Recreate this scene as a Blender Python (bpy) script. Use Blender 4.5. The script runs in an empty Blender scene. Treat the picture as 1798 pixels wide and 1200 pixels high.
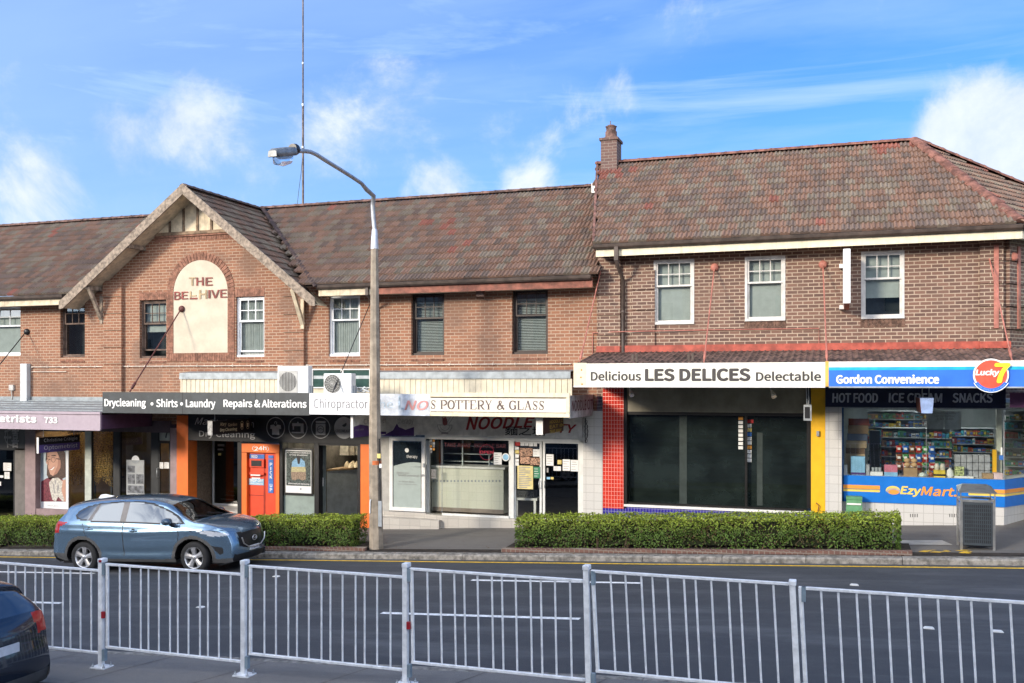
import bpy, math, os, random
import numpy as np
from mathutils import Vector, Matrix
random.seed(7); np.random.seed(7)
R = math.radians
scene = bpy.context.scene
COL = scene.collection
# ------------------------------------------------------------------ camera
TH = R(18.7); F = 1675.0; CX = 899.0; CY = 672.0; ZC = 3.85; D = 23.75
S_, C_ = math.sin(TH), math.cos(TH)
cam = bpy.data.cameras.new('camera'); camo = bpy.data.objects.new('camera', cam); COL.objects.link(camo)
camo.location = (0, 0, ZC); camo.rotation_euler = (R(90), 0, TH)
cam.sensor_width = 36; cam.lens = F / 1798 * 36; cam.shift_y = (CY - 600) / 1798
cam.clip_start = .1; cam.clip_end = 6000
scene.camera = camo
def P(px, py, Y):
    """a point of the photograph (1798 px wide) met on the plane at depth Y"""
    X = Y * math.tan(math.atan((px - CX) / F) - TH); q = -X * S_ + Y * C_
    return X, Y, ZC - (py - CY) * q / F
def Xa(px, Y): return P(px, 0, Y)[0]
def Za(px, py, Y): return P(px, py, Y)[2]
def Yx(px, X): return X / math.tan(math.atan((px - CX) / F) - TH)
# ------------------------------------------------------------------ light
SUN_EL, SUN_AZ = R(17.5), R(32)      # azimuth: left of straight-behind the camera
sd = Vector((-math.sin(SUN_AZ) * math.cos(SUN_EL), -math.cos(SUN_AZ) * math.cos(SUN_EL), math.sin(SUN_EL)))
sun = bpy.data.lights.new('sun', 'SUN'); sun.energy = 2.7; sun.angle = R(10); sun.color = (1, .88, .72)
suno = bpy.data.objects.new('sun', sun); COL.objects.link(suno)
suno.rotation_euler = sd.to_track_quat('Z', 'Y').to_euler()
scene.view_settings.view_transform = 'Standard'; scene.view_settings.look = 'None'
scene.view_settings.exposure = .66; scene.view_settings.gamma = 1
scene.view_settings.use_curve_mapping = False
scene.cycles.max_bounces = 6; scene.cycles.transparent_max_bounces = 12
scene.cycles.caustics_reflective = False; scene.cycles.caustics_refractive = False

class NT:
    """small helper for writing node trees"""
    def __init__(s, nt): s.nt = nt
    def n(s, t, **kw):
        nd = s.nt.nodes.new(t)
        for k, v in kw.items():
            if k.startswith('i_'):
                key = k[2:]; key = int(key) if key.isdigit() else key.replace('_', ' ')
                if hasattr(v, 'links') or isinstance(v, bpy.types.NodeSocket): s.nt.links.new(v, nd.inputs[key])
                else: nd.inputs[key].default_value = v
            else: setattr(nd, k, v)
        return nd
    def m(s, op, a, b=None, c=None, clamp=False):
        nd = s.nt.nodes.new('ShaderNodeMath'); nd.operation = op; nd.use_clamp = clamp
        for i, v in enumerate((a, b, c)):
            if v is None: continue
            if isinstance(v, bpy.types.NodeSocket): s.nt.links.new(v, nd.inputs[i])
            else: nd.inputs[i].default_value = v
        return nd.outputs[0]
    def mix(s, f, a, b, bt='MIX'):
        nd = s.nt.nodes.new('ShaderNodeMix'); nd.data_type = 'RGBA'; nd.blend_type = bt
        for i, v in ((0, f), (6, a), (7, b)):
            if isinstance(v, bpy.types.NodeSocket): s.nt.links.new(v, nd.inputs[i])
            elif i == 0: nd.inputs[0].default_value = v
            else: nd.inputs[i].default_value = (*v[:3], 1)
        return nd.outputs[2]
    def ramp(s, f, a, b):
        nd = s.nt.nodes.new('ShaderNodeMapRange'); nd.interpolation_type = 'SMOOTHSTEP'
        s.nt.links.new(f, nd.inputs[0]); nd.inputs[1].default_value = a; nd.inputs[2].default_value = b
        return nd.outputs[0]
    def noise(s, v, sc, det=3, rough=.55, dist=0):
        nd = s.nt.nodes.new('ShaderNodeTexNoise'); s.nt.links.new(v, nd.inputs['Vector'])
        nd.inputs['Scale'].default_value = sc; nd.inputs['Detail'].default_value = det
        nd.inputs['Roughness'].default_value = rough; nd.inputs['Distortion'].default_value = dist
        return nd.outputs[0]
    def link(s, a, b): s.nt.links.new(a, b)

# world: physical sky with a layer of broken cloud, both fixed to compass directions
world = bpy.data.worlds.new('World'); scene.world = world; world.use_nodes = True
w = NT(world.node_tree); world.node_tree.nodes.clear()
sky = w.n('ShaderNodeTexSky', sky_type='NISHITA', sun_disc=False, sun_elevation=SUN_EL)
sky.sun_rotation = math.atan2(sd.x, sd.y); sky.air_density = 1.0; sky.dust_density = .25; sky.ozone_density = 3.0
tc = w.n('ShaderNodeTexCoord'); gen = tc.outputs['Generated']
sep = w.n('ShaderNodeSeparateXYZ', i_0=gen)
dx, dy, dz = sep.outputs
# wind-drawn bands: coordinates on a flat cloud deck overhead
den = w.m('MAXIMUM', w.m('ADD', dz, .12), .05)
deck = w.n('ShaderNodeCombineXYZ', i_0=w.m('DIVIDE', dx, den), i_1=w.m('MULTIPLY', w.m('DIVIDE', dy, den), 2.6), i_2=0.0)
n1 = w.noise(deck.outputs[0], .9, 6, .55, .25)
str_ = w.n('ShaderNodeMapping', i_0=gen); str_.inputs['Rotation'].default_value = (0, R(8), 0); str_.inputs['Scale'].default_value = (1.2, 1.2, 9.0)
n4 = w.noise(str_.outputs[0], 1.6, 7, .6, .5)
n2 = w.noise(gen, 6.0, 10, .64, .35)
n3 = w.noise(gen, 2.2, 4, .5, .0)
blob = None
def cloud_dir(px, py):
    v = Vector(P(px, py, 20)) - Vector((0, 0, ZC)); return v.normalized()
for (px, py, rad, st) in [(1560, 225, .06, .35), (1730, 255, .12, 1.2), (1800, 215, .085, 1.1), (1650, 255, .06, .6), (1870, 260, .12, 1.2), (330, 215, .095, .82), (220, 245, .085, .75), (130, 240, .06, .55), (60, 320, .11, .62), (420, 240, .06, .45),
                          (690, 200, .10, .66), (590, 250, .11, .62), (730, 150, .05, .4), (1090, 165, .045, .5), (1045, 195, .05, .30), (770, 325, .06, .7), (935, 325, .05, .55), (950, 255, .05, .18), (860, 235, .06, .25),
                          (-150, 250, .15, .7), (2100, 150, .2, .8), (200, 330, .12, .45), (480, 330, .09, .4)]:
    d = cloud_dir(px, py)
    vm = w.n('ShaderNodeVectorMath', operation='DISTANCE', i_0=gen, i_1=tuple(d))
    g = w.m('MULTIPLY', w.m('SUBTRACT', 1.0, w.ramp(vm.outputs['Value'], 0.0, rad)), st)
    blob = g if blob is None else w.m('MAXIMUM', blob, g)
puff = w.m('MULTIPLY', w.ramp(w.m('ADD', w.m('MULTIPLY', blob, 1.0), w.m('MULTIPLY', w.m('SUBTRACT', n2, .5), 2.6)), .20, .92), .95)
veil = w.m('MULTIPLY', w.ramp(w.m('ADD', w.m('MULTIPLY', dx, -1.0), w.m('MULTIPLY', n1, .8)), .1, 1.3), .62)
band = w.m('MAXIMUM', veil, w.m('MULTIPLY', w.ramp(w.m('ADD', n1, w.m('MULTIPLY', n3, .35)), .46, .95), .55))
low = w.m('MULTIPLY', w.m('SUBTRACT', 1.0, w.ramp(dz, .02, .36)), .42)
# unseen sky behind the viewer: bright broken cloud added to fill the shade
back = w.ramp(w.m('MULTIPLY', dy, -1.0), .0, .45)
bcl = w.m('MULTIPLY', back, w.ramp(w.noise(gen, 3.2, 6, .6), .40, .58))
thin = w.m('MAXIMUM', w.m('MAXIMUM', band, low), w.m('MULTIPLY', w.ramp(n4, .44, .74), .80))
cl = w.m('MINIMUM', w.m('MAXIMUM', puff, bcl), .96)
hsv = w.n('ShaderNodeHueSaturation', i_Saturation=1.22, i_Value=1.0); w.link(sky.outputs[0], hsv.inputs['Color'])
skyc = w.mix(1.0, hsv.outputs[0], (.58, .735, 1.02), 'MULTIPLY')
shade = w.ramp(n2, .3, .75)
cloudc = w.mix(shade, (2.6, 3.2, 4.4), (4.4, 4.65, 5.1))
cloudc = w.mix(back, cloudc, (17.0, 17.3, 18.0))
bg = w.n('ShaderNodeBackground'); w.link(w.mix(cl, w.mix(thin, skyc, (2.3, 3.35, 5.3)), cloudc), bg.inputs[0]); bg.inputs[1].default_value = .15
wo = w.n('ShaderNodeOutputWorld'); w.link(bg.outputs[0], wo.inputs[0])

# ------------------------------------------------------------------ mesh helpers
class MB:
    def __init__(s): s.v = []; s.f = []; s.mi = []; s.sm = []; s.k = 0
    def add(s, vs, fs, sm=False):
        b = len(s.v); s.v += [tuple(p) for p in vs]
        for f in fs: s.f.append(tuple(b + i for i in f)); s.mi.append(s.k); s.sm.append(sm)
        return s
    def box(s, x0, x1, y0, y1, z0, z1):
        if x0 > x1: x0, x1 = x1, x0
        if y0 > y1: y0, y1 = y1, y0
        if z0 > z1: z0, z1 = z1, z0
        return s.add([(x0,y0,z0),(x1,y0,z0),(x1,y1,z0),(x0,y1,z0),(x0,y0,z1),(x1,y0,z1),(x1,y1,z1),(x0,y1,z1)],
                     [(0,3,2,1),(4,5,6,7),(0,1,5,4),(1,2,6,5),(2,3,7,6),(3,0,4,7)])
    def bbox(s, x0, x1, y0, y1, z0, z1, b=.01):
        """box with chamfered vertical and top edges"""
        if x0 > x1: x0, x1 = x1, x0
        if z0 > z1: z0, z1 = z1, z0
        pts = []
        for z, k in ((z0, b), (z0 + b, 0), (z1 - b, 0), (z1, b)):
            a0, a1, c0, c1 = x0 + k, x1 - k, y0 + k, y1 - k
            e = b if k == 0 else b * .5
            pts += [(a0+e,c0,z),(a1-e,c0,z),(a1,c0+e,z),(a1,c1-e,z),(a1-e,c1,z),(a0+e,c1,z),(a0,c1-e,z),(a0,c0+e,z)]
        fs = [tuple(range(7, -1, -1)), tuple(range(24, 32))]
        for r in range(3):
            for i in range(8): fs.append((r*8+i, r*8+(i+1)%8, r*8+8+(i+1)%8, r*8+8+i))
        return s.add(pts, fs)
    def quad(s, *p): return s.add(p, [tuple(range(len(p)))])
    def beam(s, p0, p1, wd, ht, up=(0, 0, 1)):
        p0, p1 = Vector(p0), Vector(p1); d = (p1 - p0).normalized(); u = Vector(up)
        a = d.cross(u).normalized(); b = a.cross(d).normalized(); a *= wd / 2; b *= ht / 2
        vs = [p0-a-b, p0+a-b, p0+a+b, p0-a+b, p1-a-b, p1+a-b, p1+a+b, p1-a+b]
        return s.add(vs, [(0,3,2,1),(4,5,6,7),(0,1,5,4),(1,2,6,5),(2,3,7,6),(3,0,4,7)])
    def tube(s, path, r, n=8, cap=True, sm=True):
        path = [Vector(p) for p in path]; rs = r if isinstance(r, (list, tuple)) else [r] * len(path)
        rings = []; ref = None
        for i, p in enumerate(path):
            a = path[max(i - 1, 0)]; b = path[min(i + 1, len(path) - 1)]; d = (b - a).normalized()
            if ref is None: ref = Vector((0, 0, 1)) if abs(d.z) < .9 else Vector((1, 0, 0))
            x = d.cross(ref).normalized(); y = x.cross(d).normalized(); ref = y
            rings.append([p + (x * math.cos(t) + y * math.sin(t)) * rs[i] for t in [2*math.pi*k/n for k in range(n)]])
        vs = [v for q in rings for v in q]; fs = []
        for i in range(len(path) - 1):
            for k in range(n): fs.append((i*n+k, i*n+(k+1)%n, (i+1)*n+(k+1)%n, (i+1)*n+k))
        s.add(vs, fs, sm)
        if cap: s.add(rings[0], [tuple(range(n-1, -1, -1))]); s.add(rings[-1], [tuple(range(n))])
        return s
    def lathe(s, c, prof, n=16, ax='z', sm=True, cap=True):
        vs = []; fs = []; c = Vector(c)
        for r, h in prof:
            for k in range(n):
                t = 2*math.pi*k/n; a, b = r*math.cos(t), r*math.sin(t)
                vs.append(c + Vector({'z': (a, b, h), 'y': (a, h, b), 'x': (h, a, b)}[ax]))
        for i in range(len(prof) - 1):
            for k in range(n): fs.append((i*n+k, i*n+(k+1)%n, (i+1)*n+(k+1)%n, (i+1)*n+k))
        s.add(vs, fs, sm)
        if cap: s.add(vs[:n], [tuple(range(n))]); s.add(vs[-n:], [tuple(range(n))])
        return s
    def prism(s, poly, y0, y1, ax='y'):
        """2-D outline pushed from y0 to y1 (ax: the axis it is pushed along)"""
        g = {'y': lambda a, b, c: (a, c, b), 'x': lambda a, b, c: (c, a, b), 'z': lambda a, b, c: (a, b, c)}[ax]
        n = len(poly); vs = [g(a, b, y0) for a, b in poly] + [g(a, b, y1) for a, b in poly]
        return s.add(vs, [tuple(range(n)), tuple(range(2*n-1, n-1, -1))] + [(i, (i+1)%n, n+(i+1)%n, n+i)[::-1] for i in range(n)])
    def disc(s, c, r, y0, y1, n=24, rx=None):
        return s.prism([(c[0] + (rx or r)*math.cos(2*math.pi*k/n), c[1] + r*math.sin(2*math.pi*k/n)) for k in range(n)], y0, y1)
    def ring(s, c, r0, r1, y, n=28, a0=0, a1=2*math.pi, y1=None):
        for k in range(n):
            p, q = a0+(a1-a0)*k/n, a0+(a1-a0)*(k+1)/n
            s.quad((c[0]+r0*math.cos(p), y, c[1]+r0*math.sin(p)), (c[0]+r1*math.cos(p), y, c[1]+r1*math.sin(p)),
                   (c[0]+r1*math.cos(q), y, c[1]+r1*math.sin(q)), (c[0]+r0*math.cos(q), y, c[1]+r0*math.sin(q)))
        return s
    def build(s, name, mats, parent=None):
        me = bpy.data.meshes.new(name); me.from_pydata(s.v, [], s.f)
        mats = mats if isinstance(mats, (list, tuple)) else [mats]
        for m in mats: me.materials.append(m)
        me.polygons.foreach_set('material_index', s.mi); me.polygons.foreach_set('use_smooth', s.sm)
        me.update()
        o = bpy.data.objects.new(name, me); COL.objects.link(o)
        if parent is not None:
            o.parent = parent
            if parent.name in BASE: o.matrix_parent_inverse = BASE[parent.name]
        return o
BASE = {}
def tag(o, label, cat, group=None, kind=None):
    if label: o['label'] = label
    if cat: o['category'] = cat
    if group: o['group'] = group
    if kind: o['kind'] = kind
    return o
def thing(name, label, cat, loc=(0, 0, 0), group=None):
    """an Empty at the thing's base; parts are given in world coordinates"""
    o = bpy.data.objects.new(name, None); COL.objects.link(o); o.location = loc; o.empty_display_size = .1
    BASE[o.name] = Matrix.Translation(loc).inverted()
    return tag(o, label, cat, group)
def struct(o): o['kind'] = 'structure'; return o
def copy_tree(o, parent=None):
    c = o.copy(); COL.objects.link(c)
    if parent is not None: c.parent = parent
    for ch in list(o.children): copy_tree(ch, c)
    return c

_glyph = {}
try: SANS = bpy.data.fonts.load(os.path.join(bpy.utils.resource_path('LOCAL'), 'datafiles', 'fonts', 'Noto Sans CJK Regular.woff2'))
except Exception: SANS = None      # Blender's own interface face; its built-in one serves as well
def glyphs(body, bold=0.0, shear=0.0, space=1.0, line=1.0):
    key = (body, shear, space)
    if key not in _glyph:
        cu = bpy.data.curves.new('t', 'FONT'); cu.body = body; cu.size = 1; cu.shear = shear
        cu.space_character = space; cu.space_line = line; cu.align_x = 'CENTER'; cu.resolution_u = 4
        if SANS: cu.font = SANS
        ob = bpy.data.objects.new('t', cu); me = bpy.data.meshes.new_from_object(ob)
        vs = np.array([v.co[:2] for v in me.vertices]) if len(me.vertices) else np.zeros((0, 2))
        fs = [tuple(p.vertices) for p in me.polygons]
        bpy.data.objects.remove(ob); bpy.data.curves.remove(cu); bpy.data.meshes.remove(me)
        _glyph[key] = (vs, fs)
    return _glyph[key]
def lettering(mb, body, x0, x1, z0, z1, y, bold=.0, shear=0., space=1., face='y', warp=None):
    """writing fitted to a rectangle: face 'y' = on a wall facing the street, 'x' = on a sign facing +X (x0,x1 run in depth)"""
    vs, fs = glyphs(body, bold, shear, space)
    if not len(vs): return mb
    lo, hi = vs.min(0), vs.max(0); sp = np.maximum(hi - lo, 1e-6); u = (vs - lo) / sp
    # heavier faces: the same letters laid over each other with small shifts, a fraction of a millimetre apart
    k = abs(z1 - z0)*bold*1.15; sh = [(0, 0)] if bold <= 0 else [(0, 0), (k, 0), (-k, 0), (0, k*.8), (0, -k*.8), (k*.7, k*.6), (-k*.7, -k*.6), (k*.7, -k*.6), (-k*.7, k*.6)]
    for i, (ox, oz) in enumerate(sh):
        out = []; yy = y - .0003*i if face == 'y' else y + .0003*i
        for a, b in u:
            if warp: a, b = warp(a, b)
            X, Z = x0 + (x1 - x0)*a + ox, z0 + (z1 - z0)*b + oz
            out.append((X, yy, Z) if face == 'y' else (yy, X, Z))
        mb.add(out, fs)
    return mb
def write(name, mat, parent, body, px0, py0, px1, py1, Y, dy=.006, **kw):
    """writing over the photograph's rectangle (left-top, right-bottom) on the plane Y"""
    x0, x1 = Xa(px0, Y), Xa(px1, Y); pm = (px0 + px1) / 2
    mb = MB(); lettering(mb, body, x0, x1, Za(pm, py1, Y), Za(pm, py0, Y), Y - dy, **kw)
    return mb.build(name, mat, parent)

# ------------------------------------------------------------------ materials
MT = {}
def M(name, col, rough=.6, metal=0., var=.12, sc=5., bump=0., bsc=60., spec=.4, coat=0., emit=None, streak=0.):
    if name in MT: return MT[name]
    m = bpy.data.materials.new(name); m.use_nodes = True; t = NT(m.node_tree)
    b = m.node_tree.nodes['Principled BSDF']
    b.inputs['Metallic'].default_value = metal; b.inputs['Specular IOR Level'].default_value = spec
    b.inputs['Coat Weight'].default_value = coat; b.inputs['Coat Roughness'].default_value = .05
    co = t.n('ShaderNodeTexCoord').outputs['Object']
    n = t.noise(co, sc, 5, .6); dark = tuple(c * (1 - var*1.6) for c in col); lite = tuple(min(1, c*(1 + var)) for c in col)
    c = t.mix(t.ramp(n, .3, .7), dark, lite)
    if streak:
        mp = t.n('ShaderNodeMapping', i_0=co); mp.inputs['Scale'].default_value = (9, 9, .7)
        c = t.mix(t.m('MULTIPLY', t.ramp(t.noise(mp.outputs[0], 1.3, 4), .5, .8), streak), c, (.10, .075, .055))
    t.link(c, b.inputs['Base Color'])
    rn = t.m('ADD', rough - .06, t.m('MULTIPLY', t.noise(co, sc*2.3, 3), .12), clamp=True); t.link(rn, b.inputs['Roughness'])
    if bump:
        bp = t.n('ShaderNodeBump', i_Strength=bump, i_Distance=.01); t.link(t.noise(co, bsc, 4), bp.inputs['Height']); t.link(bp.outputs[0], b.inputs['Normal'])
    if emit: b.inputs['Emission Color'].default_value = (*emit[0], 1); b.inputs['Emission Strength'].default_value = emit[1]
    MT[name] = m; return m
def brick(name, c1, c2, mortar, bw=.245, rh=.0852, ms=.011, rough=.85, off=.5, gloss=None, var=.25, patch=None, bump=.6):
    if name in MT: return MT[name]
    m = bpy.data.materials.new(name); m.use_nodes = True; t = NT(m.node_tree); b = m.node_tree.nodes['Principled BSDF']
    co = t.n('ShaderNodeTexCoord').outputs['Object']; s = t.n('ShaderNodeSeparateXYZ', i_0=co)
    v = t.n('ShaderNodeCombineXYZ', i_0=t.m('ADD', s.outputs[0], s.outputs[1]), i_1=s.outputs[2], i_2=0.0)
    wob = t.n('ShaderNodeVectorMath', operation='SCALE', i_0=t.n('ShaderNodeTexNoise', i_Vector=v.outputs[0], i_Scale=14.0).outputs[1], i_Scale=.006)
    v2 = t.n('ShaderNodeVectorMath', operation='ADD', i_0=v.outputs[0], i_1=wob.outputs[0])
    br = t.n('ShaderNodeTexBrick', i_Vector=v2.outputs[0], i_Scale=1.0, i_Mortar_Size=ms, i_Mortar_Smooth=.15, i_Bias=-.05, i_Brick_Width=bw, i_Row_Height=rh)
    br.offset = off; br.squash = 1
    br.inputs['Color1'].default_value = (*c1, 1); br.inputs['Color2'].default_value = (*c2, 1); br.inputs['Mortar'].default_value = (*mortar, 1)
    c = br.outputs[0]
    n = t.noise(co, 1.1, 5, .6); fine = t.noise(co, 45, 3, .6)
    c = t.mix(t.m('MULTIPLY', t.ramp(n, .35, .75), var), c, tuple(x*.62 for x in c1))
    c = t.mix(t.m('MULTIPLY', t.ramp(fine, .45, .8), .25), c, tuple(x*.55 for x in c2))
    if patch: c = t.mix(t.m('MULTIPLY', t.ramp(t.noise(co, .7, 4, .6), .5, .66), patch[1]), c, patch[0])
    t.link(c, b.inputs['Base Color']); b.inputs['Roughness'].default_value = rough if gloss is None else gloss
    bp = t.n('ShaderNodeBump', i_Strength=bump, i_Distance=.006)
    t.link(t.m('SUBTRACT', t.m('MULTIPLY', fine, .3), br.outputs[1]), bp.inputs['Height']); t.link(bp.outputs[0], b.inputs['Normal'])
    MT[name] = m; return m
def glass(name, tint=(.9, .95, .95), refl=.12, rough=.01, edge=.6):
    if name in MT: return MT[name]
    m = bpy.data.materials.new(name); m.use_nodes = True; t = NT(m.node_tree); m.node_tree.nodes.clear()
    g = t.n('ShaderNodeBsdfGlossy', i_Color=(1, 1, 1, 1), i_Roughness=rough); tr = t.n('ShaderNodeBsdfTransparent', i_Color=(*tint, 1))
    lw = t.n('ShaderNodeFresnel', i_IOR=1.45)
    f = t.m('ADD', t.m('MULTIPLY', lw.outputs[0], edge), refl, clamp=True)
    mx = t.n('ShaderNodeMixShader'); t.link(f, mx.inputs[0]); t.link(tr.outputs[0], mx.inputs[1]); t.link(g.outputs[0], mx.inputs[2])
    o = t.n('ShaderNodeOutputMaterial'); t.link(mx.outputs[0], o.inputs[0]); MT[name] = m; return m
def attr_mat(name, rough=.8, noise_sc=18, noise_amt=.35, dark=(.05, .045, .035), bump=0, trans=0, spots=None):
    """colour per piece from the mesh's own 'tint' attribute (each tile or leaf has its own colour)"""
    m = bpy.data.materials.new(name); m.use_nodes = True; t = NT(m.node_tree); b = m.node_tree.nodes['Principled BSDF']
    a = t.n('ShaderNodeAttribute', attribute_name='tint'); co = t.n('ShaderNodeTexCoord').outputs['Object']
    c = a.outputs[0]
    if noise_amt: c = t.mix(t.m('MULTIPLY', t.ramp(t.noise(co, noise_sc, 5, .65), .4, .75), noise_amt), c, dark)
    if spots: c = t.mix(t.m('MULTIPLY', t.ramp(t.noise(co, spots[1], 3, .7), .6, .7), spots[2]), c, spots[0])
    t.link(c, b.inputs['Base Color']); b.inputs['Roughness'].default_value = rough; b.inputs['Specular IOR Level'].default_value = .3
    if trans:
        o = m.node_tree.nodes['Material Output']; tl = t.n('ShaderNodeBsdfTranslucent'); t.link(c, tl.inputs[0])
        mx = t.n('ShaderNodeMixShader', i_0=trans); t.link(b.outputs[0], mx.inputs[1]); t.link(tl.outputs[0], mx.inputs[2]); t.link(mx.outputs[0], o.inputs[0])
    MT[name] = m; return m
def set_tint(me, per_face):
    a = me.attributes.new('tint', 'FLOAT_COLOR', 'FACE'); c = np.ones((len(per_face), 4), np.float32); c[:, :3] = per_face
    a.data.foreach_set('color', c.ravel())

B_LEFT = brick('red brown brick', (.32, .145, .082), (.22, .098, .058), (.44, .33, .235), ms=.010, patch=((.17, .105, .075), .55))
B_RIGHT = brick('dark brown brick', (.19, .103, .074), (.105, .060, .048), (.43, .335, .25), ms=.011, patch=((.17, .105, .075), .35), var=.15)
B_EDGE = brick('edging brick', (.20, .10, .075), (.13, .07, .055), (.25, .2, .16), bw=.11, rh=.09)
WHITE_TILE = brick('white wall tile', (.62, .605, .575), (.58, .57, .545), (.42, .405, .38), bw=.21, rh=.21, ms=.006, off=0, gloss=.25, var=.05, bump=.15)
STEP_TILE = brick('stone step tile', (.52, .49, .44), (.45, .42, .38), (.35, .33, .3), bw=.3, rh=.22, ms=.006, off=0, gloss=.5, var=.2, bump=.15)
RED_TILE = brick('red mosaic tile', (.62, .045, .025), (.52, .03, .02), (.75, .35, .30), bw=.075, rh=.1, ms=.005, off=0, gloss=.2, var=.05, bump=.2)
BLUE_TILE = brick('blue mosaic tile', (.04, .03, .30), (.03, .025, .22), (.3, .3, .45), bw=.075, rh=.1, ms=.005, off=0, gloss=.2, var=.05, bump=.2)
COUNTER_TILE = brick('cream counter tile', (.74, .72, .60), (.70, .69, .57), (.60, .58, .48), bw=.22, rh=.22, ms=.004, off=0, gloss=.3, var=.05, bump=.1)
WHITE = M('white paint', (.80, .79, .76), .45, var=.05, streak=.08)
CREAM = M('cream paint', (.74, .66, .47), .5, var=.08, streak=.25)
PLASTER = M('cream plaster', (.56, .49, .38), .8, var=.08, sc=2.2, bump=.2)
DARKWOOD = M('dark brown paint', (.035, .022, .018), .45, var=.2)
WOOD = M('weathered timber', (.30, .24, .185), .85, var=.35, sc=9, bump=.5, streak=.5)
OLDCREAM = M('old cream boards', (.66, .56, .40), .75, var=.15, streak=.4)
RED = M('oxide red paint', (.36, .075, .05), .6, var=.22, streak=.15)
REDB = M('red brown fascia', (.25, .085, .055), .65, var=.3, streak=.3)
GUTTER = M('brown gutter', (.075, .055, .045), .5, var=.25)
SALMON = M('faded red iron', (.42, .16, .12), .6, var=.2)
STEEL = M('galvanised steel', (.42, .44, .45), .42, .75, var=.15, sc=12)
ALU = M('aluminium frame', (.62, .63, .63), .38, .35, var=.06)
GREYP = M('grey paint', (.33, .36, .38), .55, var=.12, streak=.15)
BLACK = M('black paint', (.012, .012, .014), .4, var=.2)
CHAR = M('charcoal sign panel', (.042, .05, .055), .45, var=.15)
LETW = M('white lettering', (.85, .85, .83), .5, var=.03)
LETD = M('dark grey lettering', (.055, .05, .05), .5, var=.1)
INK = M('grey lettering', (.30, .29, .29), .5, var=.1)
INTERIOR = M('dim interior', (.20, .19, .17), .8, var=.2, sc=1.5)
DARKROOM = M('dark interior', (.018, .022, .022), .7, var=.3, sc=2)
TAN = M('tan floor', (.42, .33, .22), .5, var=.12)
ORANGE = M('orange paint', (.80, .17, .025), .45, var=.05)
REDORANGE = M('red orange panel', (.70, .07, .025), .4, var=.06)
YELLOW = M('yellow paint', (.82, .45, .012), .5, var=.05)
PAPER = M('white paper', (.78, .78, .76), .7, var=.04)
CLEAR = glass('clear shop glass', (.90, .94, .93), .07)
DARKGLASS = glass('dark shop glass', (.25, .30, .29), .05)
PANE = glass('old window glass', (.85, .9, .9), .16)
def paint(name, col, rough=.5, **k): return M(name, col, rough, **k)
# ------------------------------------------------------------------ ground
def ZF(X, Y=20.1): return .05*(X + 8) - .05 + .03*(Y - 20.1)     # footpath: the street climbs to the right
def ZR(X): return .05*(X + 8) - .17                               # road
KERB = 20.1; NEARK = 11.6
def sheet(name, mat, y0, y1, zf, x0=-70, x1=60, n=1, parent=None):
    mb = MB(); mb.quad((x0, y0, zf(x0, y0)), (x1, y0, zf(x1, y0)), (x1, y1, zf(x1, y1)), (x0, y1, zf(x0, y1)))
    return struct(mb.build(name, mat))
def asphalt(name, base, hi, patchc, pscale=.5, spk=.5):
    m = bpy.data.materials.new(name); m.use_nodes = True; t = NT(m.node_tree); b = m.node_tree.nodes['Principled BSDF']
    co = t.n('ShaderNodeTexCoord').outputs['Object']
    c = t.mix(t.ramp(t.noise(co, 160, 2, .7), .42, .75), base, hi)
    mp = t.n('ShaderNodeMapping', i_0=co); mp.inputs['Scale'].default_value = (.25, 1.6, 1)
    c = t.mix(t.m('MULTIPLY', t.ramp(t.noise(mp.outputs[0], pscale*2, 6, .65), .45, .75), spk), c, patchc)
    c = t.mix(t.m('MULTIPLY', t.ramp(t.noise(co, 2.3, 6, .7), .55, .75), .35), c, tuple(x*.5 for x in base))
    # thin cracks and bitumen seams
    vo = t.n('ShaderNodeTexVoronoi', i_Vector=t.n('ShaderNodeVectorMath', operation='ADD', i_0=co, i_1=t.n('ShaderNodeTexNoise', i_Vector=co, i_Scale=1.7).outputs[1]).outputs[0], i_Scale=.28, feature='DISTANCE_TO_EDGE')
    c = t.mix(t.m('MULTIPLY', t.m('SUBTRACT', 1.0, t.ramp(vo.outputs[0], .0, .006)), .0), c, (.008, .008, .008))
    t.link(c, b.inputs['Base Color'])
    t.link(t.m('ADD', .62, t.m('MULTIPLY', t.noise(co, 3, 4), .3)), b.inputs['Roughness'])
    bp = t.n('ShaderNodeBump', i_Strength=.5, i_Distance=.008); t.link(t.noise(co, 120, 3, .7), bp.inputs['Height']); t.link(bp.outputs[0], b.inputs['Normal'])
    MT[name] = m; return m
ROADM = asphalt('road asphalt', (.040, .043, .050), (.085, .088, .095), (.12, .123, .13), .45, .8)
PATHM = asphalt('path asphalt', (.125, .116, .106), (.235, .22, .20), (.085, .076, .068), .8, .6)
MEDM = asphalt('median concrete', (.16, .15, .14), (.29, .275, .255), (.115, .108, .10), .7, .6)
DIRT = M('damp soil', (.035, .026, .02), .95, var=.4, sc=7, bump=.8, bsc=30)
CONC = M('kerb concrete', (.27, .25, .22), .9, var=.35, sc=8, bump=.6, bsc=50)
sheet('ground', M('bare earth', (.12, .10, .08), .95, var=.2), -400, 900, lambda x, y: .05*(x+8) - .55, -500, 500)
sheet('road', ROADM, -4.5, KERB + .02, lambda x, y: ZR(x))
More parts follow.
